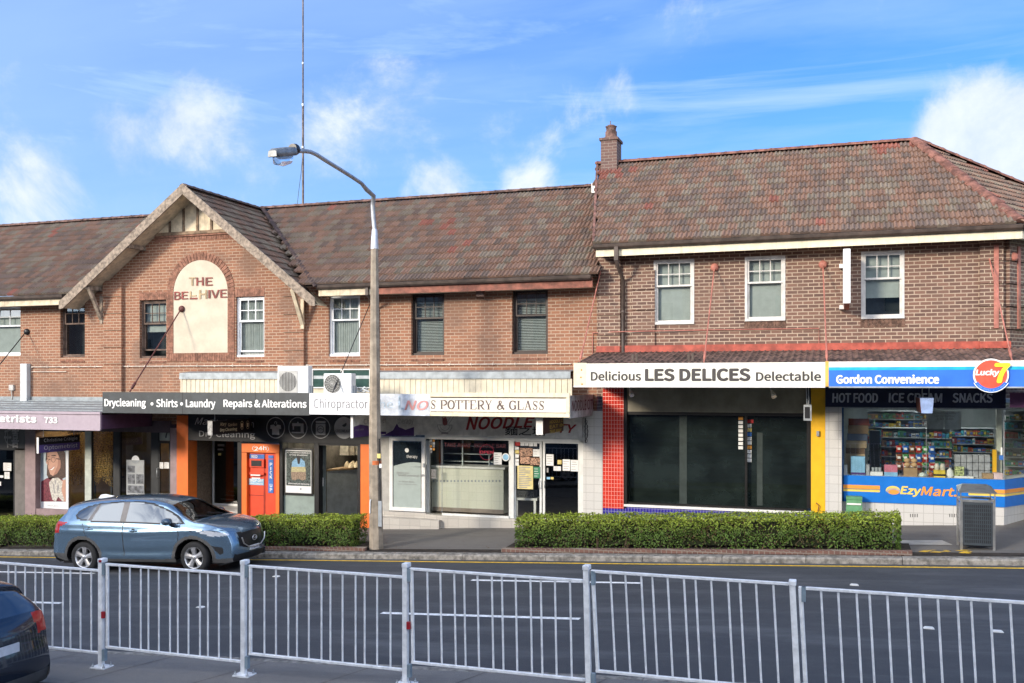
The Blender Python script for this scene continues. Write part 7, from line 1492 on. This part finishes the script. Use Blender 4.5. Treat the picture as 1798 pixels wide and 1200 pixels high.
# ------------------------------------------------------------------ the far side of the street, behind the viewer: its roofline shades the road
OPP = M('rendered wall', (.36, .33, .29), .85, var=.1); OPB = brick('opposite brick', (.27, .14, .10), (.2, .1, .075), (.45, .38, .32)); OGL = M('opposite window', (.03, .04, .05), .1, spec=.7)
rr = random.Random(12); x = -66.
def top_at(x): return .05*(x + 18 + 8) + .08 + .36*28.6
k = 0
while x < 30:
    wd = rr.uniform(7, 10); h = top_at(x + wd/2) + rr.uniform(-.25, .25); g = ZR(x) + .1; lab = ('Plain rendered', 'Red brick')[k % 2].lower()
    t = thing('opposite_building', lab + ' flat topped building on the far side of the street behind the viewer', 'building', (x, -8.5, g), 'buildings across the street'); MB().box(x, x + wd, -14, -8.5, g - 1, h).build('wall', (OPP, OPB)[k % 2], t); MB().box(x - .02, x + wd + .02, -8.62, -8.2, h, h + .12).build('parapet', OPP, t)
    for r in range(3):
        for q in range(3): xx = x + wd*(q + .3)/3; z = g + 1.0 + r*3.2; MB().box(xx, xx + wd*.16, -8.48, -8.42, z, z + 1.6).build('window', OGL, t)
    x += wd + .02; k += 1
# ------------------------------------------------------------------ cars
def interp(x, pts):
    if x <= pts[0][0]: return pts[0][1]
    for (a, va), (b, vb) in zip(pts[:-1], pts[1:]):
        if x <= b: t = (x - a)/(b - a); return va + (vb - va)*t
    return pts[-1][1]
def smooth_poly(pts, n):
    """Catmull-Rom through points, n samples evenly by arc length"""
    P_ = np.array(pts, float); out = []
    ext = np.vstack([2*P_[0] - P_[1], P_, 2*P_[-1] - P_[-2]])
    for i in range(1, len(ext) - 2):
        p0, p1, p2, p3 = ext[i-1], ext[i], ext[i+1], ext[i+2]
        for t in np.linspace(0, 1, 24, endpoint=False): out.append(.5*((2*p1) + (-p0 + p2)*t + (2*p0 - 5*p1 + 4*p2 - p3)*t*t + (-p0 + 3*p1 - 3*p2 + p3)*t**3))
    out.append(P_[-1]); out = np.array(out); d = np.r_[0, np.cumsum(np.hypot(*np.diff(out, axis=0).T))]
    s = np.linspace(0, d[-1], n); return np.stack([np.interp(s, d, out[:, k]) for k in range(out.shape[1])], 1)
def inside(x, z, poly):
    c = False; n = len(poly)
    for i in range(n):
        (x1, z1), (x2, z2) = poly[i], poly[(i+1) % n]
        if (z1 > z) != (z2 > z) and x < (x2 - x1)*(z - z1)/(z2 - z1) + x1: c = not c
    return c
CARBLACK = M('car black plastic', (.022, .022, .024), .55, var=.1); CLADG = M('car grey cladding', (.085, .085, .085), .6, var=.1); TYRE = M('tyre rubber', (.025, .025, .026), .8, var=.2); RIM = M('wheel silver', (.62, .62, .63), .3, .7, var=.05)
def car_glass(name, col, refl):
    m = bpy.data.materials.new(name); m.use_nodes = True; t = NT(m.node_tree); m.node_tree.nodes.clear()
    a = t.n('ShaderNodeBsdfGlossy', i_Color=(.85, .92, 1, 1), i_Roughness=.02); b_ = t.n('ShaderNodeBsdfPrincipled'); b_.inputs['Base Color'].default_value = (*col, 1); b_.inputs['Roughness'].default_value = .05
    mx = t.n('ShaderNodeMixShader', i_0=refl); t.link(b_.outputs[0], mx.inputs[1]); t.link(a.outputs[0], mx.inputs[2]); o = t.n('ShaderNodeOutputMaterial'); t.link(mx.outputs[0], o.inputs[0]); return m
SIDEG = car_glass('tinted side glass', (.012, .016, .02), .14); SCREEN = glass('windscreen glass', (.45, .55, .58), .10, .01, .5); REDL = M('red lamp lens', (.42, .02, .02), .15, spec=.7); HEADL = M('headlamp lens', (.80, .84, .90), .12, .4, var=.08, sc=14)
def car(name, label, col, sx, loc, yaw, plate='', metallic=.7, simple=False):
    t = thing(name, label, 'car'); PAINT = M('car paint ' + name + str(round(col[2], 2)), col, .22, metallic, var=.02, coat=1.0, spec=.5)
    # side outline on the centre line, from the rear bumper round over the roof to the front bumper
    sil = smooth_poly([(-2.05, .26), (-2.20, .32), (-2.27, .50), (-2.28, .70), (-2.25, .88), (-2.23, 1.02), (-2.16, 1.17), (-1.97, 1.39), (-1.87, 1.50), (-1.89, 1.575), (-1.72, 1.625), (-1.4, 1.675), (-.95, 1.712), (-.35, 1.725), (.15, 1.70), (.50, 1.64), (.72, 1.565), (1.02, 1.37), (1.26, 1.235), (1.38, 1.185), (1.62, 1.15), (1.88, 1.085), (2.06, 1.02), (2.16, .95), (2.215, .86), (2.255, .72), (2.27, .58), (2.27, .46), (2.24, .34), (2.16, .24), (2.02, .20)], 330)
    NV = 74; ctrl_t = [0, .1, .27, .42, .50, .60, .74, .84, .92, 1]
    Pm = np.zeros((len(sil), NV, 3)); tt = np.linspace(0, 1, NV)
    for i, (x, zt_) in enumerate(sil):
        wS = interp(x, [(-2.3, .76), (-2.1, .84), (-1.7, .895), (-1.2, .92), (1.2, .92), (1.6, .90), (1.95, .845), (2.15, .76), (2.3, .66)])
        zs_ = interp(x, [(-2.3, 1.16), (-1.5, 1.15), (0, 1.09), (1.3, 1.05), (1.9, .97), (2.3, .84)])
        zb = interp(x, [(-2.3, .36), (-1.9, .28), (1.7, .26), (2.2, .22), (2.3, .24)]); zb = min(zb, zt_ - .02)
        zsh = min(zs_, zt_ - min(.055, (zt_ - zb)*.25)); g = max(0., min(1., (zt_ - zs_)/.5)); g = g*g*(3 - 2*g)
        h = zsh - zb; wr = interp(x, [(-2.1, .60), (-1.6, .64), (-.5, .67), (.4, .655), (1.0, .68), (1.4, .80)]); we = wS*.90*(1 - g) + wr*g
        ze = zt_ - (.10*g + .022*(1 - g)); za_ = zsh + (ze - zsh)*.5
        c = np.array([(wS*.93, zb), (wS*.975, zb + .14*h), (wS*.985, zb + .42*h), (wS*1.0, zb + .76*h), (wS*.975, zsh), ((wS*.955 + we)/2 + .012*g, za_), (we, ze), (we*.86, zt_ - .040*g - .012), (we*.5, zt_ - .008), (0, zt_)])
        for d in (0, 1): Pm[i, :, d+1] = np.interp(tt, ctrl_t, c[:, d])
        Pm[i, :, 0] = x
    K = np.array([.25, .5, .25])
    for _ in range(3):
        Q = Pm.copy(); Q[:, 1:-1] = K[0]*Pm[:, :-2] + K[1]*Pm[:, 1:-1] + K[2]*Pm[:, 2:]; Pm = Q; Q = Pm.copy(); Q[1:-1] = K[0]*Pm[:-2] + K[1]*Pm[1:-1] + K[2]*Pm[2:]; Pm = Q
    # nose and tail are bowed in plan
    yn = np.abs(Pm[:, :, 1])/.92; fx = np.clip((Pm[:, :, 0] - 1.55)/.7, 0, 1)**1.5; bx = np.clip((-Pm[:, :, 0] - 1.6)/.65, 0, 1)**1.5
    Pm[:, :, 0] -= .30*yn**2.6*fx; Pm[:, :, 0] += .16*yn**3*bx
    # pressed hollow along the doors and crisp shoulder line
    X, Y, Z = Pm[:, :, 0], Pm[:, :, 1], Pm[:, :, 2]; dl = np.exp(-((Z - (.50 + .02*X**2))/.07)**2)*np.exp(-(X/1.15)**4); Pm[:, :, 1] -= .020*dl; sh = np.exp(-((Z - (.93 + .03*np.abs(X)))/.05)**2)*(np.abs(X) < 2.1); Pm[:, :, 1] += .014*sh*(yn > .7)
    ns = len(sil)
    side = [(-1.54, 1.34), (-1.48, 1.42), (-1.30, 1.51), (-1.0, 1.575), (-.5, 1.61), (.02, 1.60), (.30, 1.55), (.60, 1.445), (.90, 1.29), (1.10, 1.145), (.2, 1.165), (-1.0, 1.215), (-1.34, 1.24), (-1.46, 1.275)]
    grow = [(-1.58, 1.34), (-1.505, 1.44), (-1.31, 1.537), (-1.0, 1.60), (-.5, 1.635), (.05, 1.625), (.34, 1.575), (.66, 1.455), (.98, 1.285), (1.18, 1.12), (.2, 1.14), (-1.0, 1.19), (-1.35, 1.215), (-1.50, 1.255)]
    head = [(1.45, .972), (1.64, .968), (1.88, .935), (2.06, .885), (2.09, .845), (1.96, .828), (1.76, .85), (1.58, .91)]
    fog = [(1.78, .62), (1.98, .575), (1.99, .45), (1.92, .42)]
    tail = [(-2.26, 1.205), (-2.05, 1.21), (-1.74, 1.175), (-1.88, 1.11), (-2.05, 1.045), (-2.26, 1.02)]
    parts = {}
    def put(k, f, rev): parts.setdefault(k, []).append(f[::-1] if rev else f)
    allv = []; 
    for sgn in (-1, 1):
        b = len(allv); allv += [(p[0], sgn*p[1], p[2]) for r in Pm for p in r]
        C4 = (Pm[:-1, :-1] + Pm[1:, :-1] + Pm[1:, 1:] + Pm[:-1, 1:])/4
        for i in range(ns - 1):
            for j in range(NV - 1):
                x, y, z = C4[i, j]; vt_ = (tt[j] + tt[j+1])/2; f = (b + i*NV + j, b + (i+1)*NV + j, b + (i+1)*NV + j + 1, b + i*NV + j + 1); sx_ = sil[i][0]; sz = sil[i][1]
                arch = None; key = 'body'
                for wx in (-1.35, 1.35):
                    d = math.hypot(x - wx, z - .37)
                    if d < .425 and y > .4 and z < .86: arch = 'hole'
                    elif d < .495 and y > .6 and z < .9 and arch is None: arch = 'cladding'
                if arch == 'hole': continue
                if arch: key = 'cladding'
                elif .47 < vt_ < .80 and y > .5 and inside(x, z, grow) and abs(sx_) < 2.0:
                    key = 'window_trim'
                    if inside(x, z, side):
                        pil = -.32 - .02*(z - 1.1); pr_ = -1.17 + (z - 1.2)*.42
                        if abs(x - pil) > .075 and abs(x - pr_) > .045: key = 'side_window' if x > pil else 'rear_side_window' if x > pr_ else 'quarter_window'
                        else: key = 'pillar'
                elif .70 < sx_ < 1.32 and sz > 1.19 and y < .5 + (1.58 - z)*.62 + .02 and vt_ > .7: key = 'windscreen'
                elif sx_ < -1.8 and 1.20 < sz < 1.50 and i < ns*.3 and vt_ > .70 and y < .62: key = 'rear_window'
                elif inside(x, z, head) and y > .42 and x > 1.35: key = 'headlight'
                elif (x < -1.7 and y > .50 and inside(x, z, tail) and vt_ < .72) or (x < -1.95 and y > .56 and .93 < z < 1.18): key = 'tail_light'
                elif x > 1.9 and z < .87 and z > .475 + .10*(y/.5)**2 and y < .50 - .05*(z - .6) and sz < .92: key = 'grille'
                elif x > 1.9 and .24 < z < .40 and y < .62 and sz < .5: key = 'lower_grille'
                elif x > 1.7 and inside(x, z, fog) and y > .55: key = 'fog_light_recess'
                elif z < .335 and -1.0 < x < 1.0 and y > .6: key = 'cladding'
                elif (z < .33 and x > 1.6) or (z < .46 and x < -1.7): key = 'cladding'
                elif y > .6 and z > .4 and z < 1.16 and (abs(x + .30) < .008 or abs(x - 1.02 - (z - .7)*.12) < .008 or abs(x + 1.18 + (z - .75)*.35 if z > .72 else 9) < .008): key = 'gap'
                elif y > .55 and 1.3 < x < 2.0 and abs(z - (.985 - .16*(x - 1.3)**1.6)) < .007: key = 'gap'
                put(key, f, sgn > 0)
    vv = np.array(allv); vv[:, 0] *= sx
    def mesh(nm, keys_mats, parent=t, lab=None):
        fs = []; mi = []
        for k, (key, m) in enumerate(keys_mats):
            for f in parts.get(key, []): fs.append(f); mi.append(k)
        if not fs: return None
        used = sorted({i for f in fs for i in f}); mp = {v: i for i, v in enumerate(used)}
        me = bpy.data.meshes.new(nm); me.from_pydata([tuple(vv[i]) for i in used], [], [tuple(mp[i] for i in f) for f in fs])
        for _, m in keys_mats: me.materials.append(m)
        me.polygons.foreach_set('material_index', mi); me.polygons.foreach_set('use_smooth', [True]*len(fs)); me.update()
        o = bpy.data.objects.new(nm, me); COL.objects.link(o); o.parent = parent; return o
    def half(key, s):   # split a mirrored part into its two sides
        parts[key + str(s)] = [f for f in parts.get(key, []) if (vv[f[0]][1] < 0) == (s < 0)]
    body = mesh('body', [('body', PAINT), ('gap', CARBLACK), ('window_trim', CARBLACK), ('pillar', M('pillar grey', (.14, .13, .13), .3))])
    mesh('cladding', [('cladding', CLADG)])
    for s in (-1, 1):
        for key, m in (('side_window', SIDEG), ('rear_side_window', SIDEG), ('quarter_window', SIDEG), ('headlight', HEADL), ('tail_light', REDL), ('fog_light_recess', CARBLACK)): half(key, s); mesh(key, [(key + str(s), m)])
    mesh('windscreen', [('windscreen', SCREEN)]); mesh('rear_window', [('rear_window', SIDEG)]); gr = mesh('grille', [('grille', M('grille black', (.012, .014, .018), .3))]); mesh('lower_grille', [('lower_grille', CARBLACK)])
    def L(mb, nm, m, parent=t): mb.v = [(x*sx, y, z) for x, y, z in mb.v]; o = mb.build(nm, m, None); o.parent = parent; return o
    # wheels: tyre, dished rim with five twin spokes
    for wx in (-1.35, 1.35):
        for s in (-1, 1):
            r = .365; c = (wx*sx, 0, r); yo = s*.86; q = s
            mb = MB(); mb.lathe((c[0], yo, c[2]), [(.245, -.0*q), (.30, .008*q), (.345, -.005*q), (.362, -.04*q), (.365, -.11*q), (.362, -.18*q), (.34, -.21*q), (.24, -.215*q)], 34, 'y', cap=False); wo_ = mb.build('wheel', TYRE, None); wo_.parent = t
            mb = MB(); mb.lathe((c[0], yo, c[2]), [(.245, .0), (.232, -.006*q), (.222, -.05*q), (.215, -.12*q)], 34, 'y', cap=False); o = mb.build('rim', RIM, None); o.parent = wo_
            mb = MB(); mb.disc((c[0], c[2]), .216, yo - .10*q - .004, yo - .10*q + .004, 26); o = mb.build('brake_disc', M('brake dark', (.05, .05, .05), .5, .5), None); o.parent = wo_
            mb = MB(); mb.disc((c[0], c[2]), .058, yo - .05, yo + .002*q if q > 0 else yo + .05, 18) if False else mb.lathe((c[0], yo, c[2]), [(.0, .004*q), (.035, .003*q), (.058, -.012*q), (.06, -.06*q)], 18, 'y')
            for k in range(5):
                a = 2*math.pi*k/5 + .31 + wx
                pts = []
                for rr_, hw in ((.05, .042), (.13, .048), (.19, .060), (.228, .082)): pts.append((rr_, hw))
                up = [(c[0] + rr_*math.cos(a) - hw*math.sin(a), yo - (.012 + .02*(1 - rr_/.23))*q, c[2] + rr_*math.sin(a) + hw*math.cos(a)) for rr_, hw in pts]; dn = [(c[0] + rr_*math.cos(a) + hw*math.sin(a), yo - (.012 + .02*(1 - rr_/.23))*q, c[2] + rr_*math.sin(a) - hw*math.cos(a)) for rr_, hw in pts]
                md = [(c[0] + rr_*math.cos(a), yo - (.001 + .02*(1 - rr_/.23))*q, c[2] + rr_*math.sin(a)) for rr_, hw in pts]
                n = len(pts); mb.add(up + md + dn + [(p_[0], p_[1] - .05*q, p_[2]) for p_ in up] + [(p_[0], p_[1] - .05*q, p_[2]) for p_ in dn], [(i, i+1, n+i+1, n+i) for i in range(n-1)] + [(n+i, n+i+1, 2*n+i+1, 2*n+i) for i in range(n-1)] + [(i, 3*n+i, 3*n+i+1, i+1) for i in range(n-1)] + [(2*n+i, 2*n+i+1, 4*n+i+1, 4*n+i) for i in range(n-1)])
            o = mb.build('hub_spokes', RIM, None); o.parent = wo_
            # dark wheel housing
            mb = MB(); aa = [math.pi*k/14 for k in range(15)]; mb.add([(c[0] + .46*sx*math.cos(a), s*yy, .33 + .46*math.sin(a)) for yy in (.45, .84) for a in aa], [(k, k+1, 16+k, 15+k) for k in range(14)]); mb.add([(c[0] + .46*sx*math.cos(a), s*.45, .33 + .46*math.sin(a)) for a in aa], [tuple(range(15))]); o = mb.build('wheel_housing', BLACK, None); o.parent = t
    mb = MB(); mb.box(-2.0, 2.0, -.70, .70, .20, .30); L(mb, 'underbody', BLACK)
    # cabin seen through the screen
    mb = MB(); mb.box(-1.2, .95, -.66, .66, .60, .66); L(mb, 'cabin_floor', BLACK); mb = MB(); mb.bbox(.80, 1.25, -.66, .66, .95, 1.12, .04); L(mb, 'dashboard', CARBLACK)
    for s in (-.36, .36): mb = MB(); mb.bbox(-.35, .15, s - .23, s + .23, .66, .85, .04); mb.bbox(-.45, -.28, s - .22, s + .22, .85, 1.32, .05); mb.bbox(-.43, -.32, s - .12, s + .12, 1.33, 1.50, .03); L(mb, 'seat', CARBLACK)
    mb = MB(); cc = Vector((.55, -.36, 1.06)); mb.tube([cc + Vector((.05*math.cos(a), .18*math.sin(a), .17*math.cos(a))) for a in [2*math.pi*k/18 for k in range(19)]], .014, 6, cap=False); L(mb, 'steering_wheel', CARBLACK)
    # mirrors, door handles, plates, badge, antenna, wipers
    for s in (-1, 1):
        mb = MB(); secs = []
        for u, hw, hh in ((0, .03, .03), (.05, .075, .075), (.13, .085, .085), (.20, .075, .07), (.24, .03, .03)): secs.append([(.86 + hw*math.cos(a)*1.15, s*(.90 + u), 1.20 + hh*math.sin(a)) for a in [2*math.pi*k/12 for k in range(12)]])
        n = 12; mb.add([p_ for q in secs for p_ in q], [(i*n+k, i*n+(k+1) % n, (i+1)*n+(k+1) % n, (i+1)*n+k) for i in range(4) for k in range(n)], True); mb.add(secs[-1], [tuple(range(n))]); mi_ = L(mb, 'door_mirror', M('mirror deep blue', tuple(x*.45 for x in col), .25, .4, coat=1))
        mb = MB(); mb.tube([(.90, s*.86, 1.09), (.88, s*.93, 1.13)], [.05, .04], 8); o = L(mb, 'mirror_stalk', CARBLACK, mi_)
        for hx in (-.02, -1.12):
            y = s*(.925 if hx > -.5 else .91); zz = .985 if hx > -.5 else 1.03; mb = MB(); mb.tube([(hx - .13, y - s*.01, zz), (hx - .10, y + s*.018, zz + .002), (hx + .06, y + s*.018, zz + .004), (hx + .09, y - s*.01, zz + .004)], [.010, .015, .015, .010], 7); h = L(mb, 'door_handle', PAINT)
            mb = MB(); mb.lathe((hx - .02, y - s*.012, zz + .002), [(.045, 0), (.04, .012*s)], 12, 'y'); L(mb, 'handle_recess', CARBLACK, h)
    mb = MB(); mb.box(2.262, 2.275, -.19, .19, .435, .535); pl = L(mb, 'number_plate', M('plate white', (.70, .72, .76), .4))
    if plate:
        vs, fs = glyphs(plate); lo, hi = vs.min(0), vs.max(0); mb = MB(); mb.add([(2.279, -.15 + .30*(a-lo[0])/(hi[0]-lo[0]), .455 + .055*(b-lo[1])/(hi[1]-lo[1])) for a, b in vs], fs); L(mb, 'plate_lettering', M('plate blue', (.05, .10, .30), .5), pl)
    mb = MB(); mb.box(-2.30, -2.285, -.19, .19, .80, .91); L(mb, 'number_plate', M('plate white', (.70, .72, .76)))
    mb = MB(); ring = [(2.285, .085*math.cos(a), .695 + .055*math.sin(a)) for a in [2*math.pi*k/20 for k in range(21)]]; mb.tube(ring, .010, 6, cap=False); mb.tube([(2.29, -.075, .715), (2.29, -.03, .70), (2.29, 0, .675), (2.29, .03, .70), (2.29, .075, .715)], .010, 6); L(mb, 'badge', RIM)
    mb = MB(); mb.tube([(2.26, -.47, .76), (2.275, -.42, .62), (2.285, -.25, .52), (2.288, 0, .495), (2.285, .25, .52), (2.275, .42, .62), (2.26, .47, .76)], .014, 6); L(mb, 'grille_bar', RIM)
    mb = MB(); mb.add([(-1.55, -.03, 1.655), (-1.15, -.012, 1.70), (-1.15, .012, 1.70), (-1.55, .03, 1.655), (-1.50, 0, 1.735), (-1.38, 0, 1.75)], [(0,1,5,4), (3,4,5,2), (0,4,3), (1,2,5), (0,3,2,1)]); L(mb, 'roof_antenna', M('antenna white', (.6, .63, .68), .4))
    mb = MB(); mb.tube([(1.33, -.1, 1.215), (1.22, -.55, 1.27)], .012, 5); mb.tube([(1.33, .35, 1.215), (1.22, -.05, 1.285)], .012, 5); L(mb, 'wiper', CARBLACK)
    t.location = loc; t.rotation_euler = yaw
    return t
slope = math.atan(.05)
# the blue car in the far lane heads up the hill to the right
xc = -15.15; car('parked_suv' if False else 'suv_car', 'light metallic blue five door SUV driving right along the far lane', (.18, .285, .40), 1.115, (xc, 18.82, ZR(xc)), (0, -slope, R(1.5)), 'CY 68 VE')
xn = -11.72; car('hatchback_car', 'dark navy car at the lower left with only its rear corner in view', (.006, .016, .035), 1.0, (xn, 8.95, ZR(xn)), (0, slope, R(180)), '', metallic=.3)
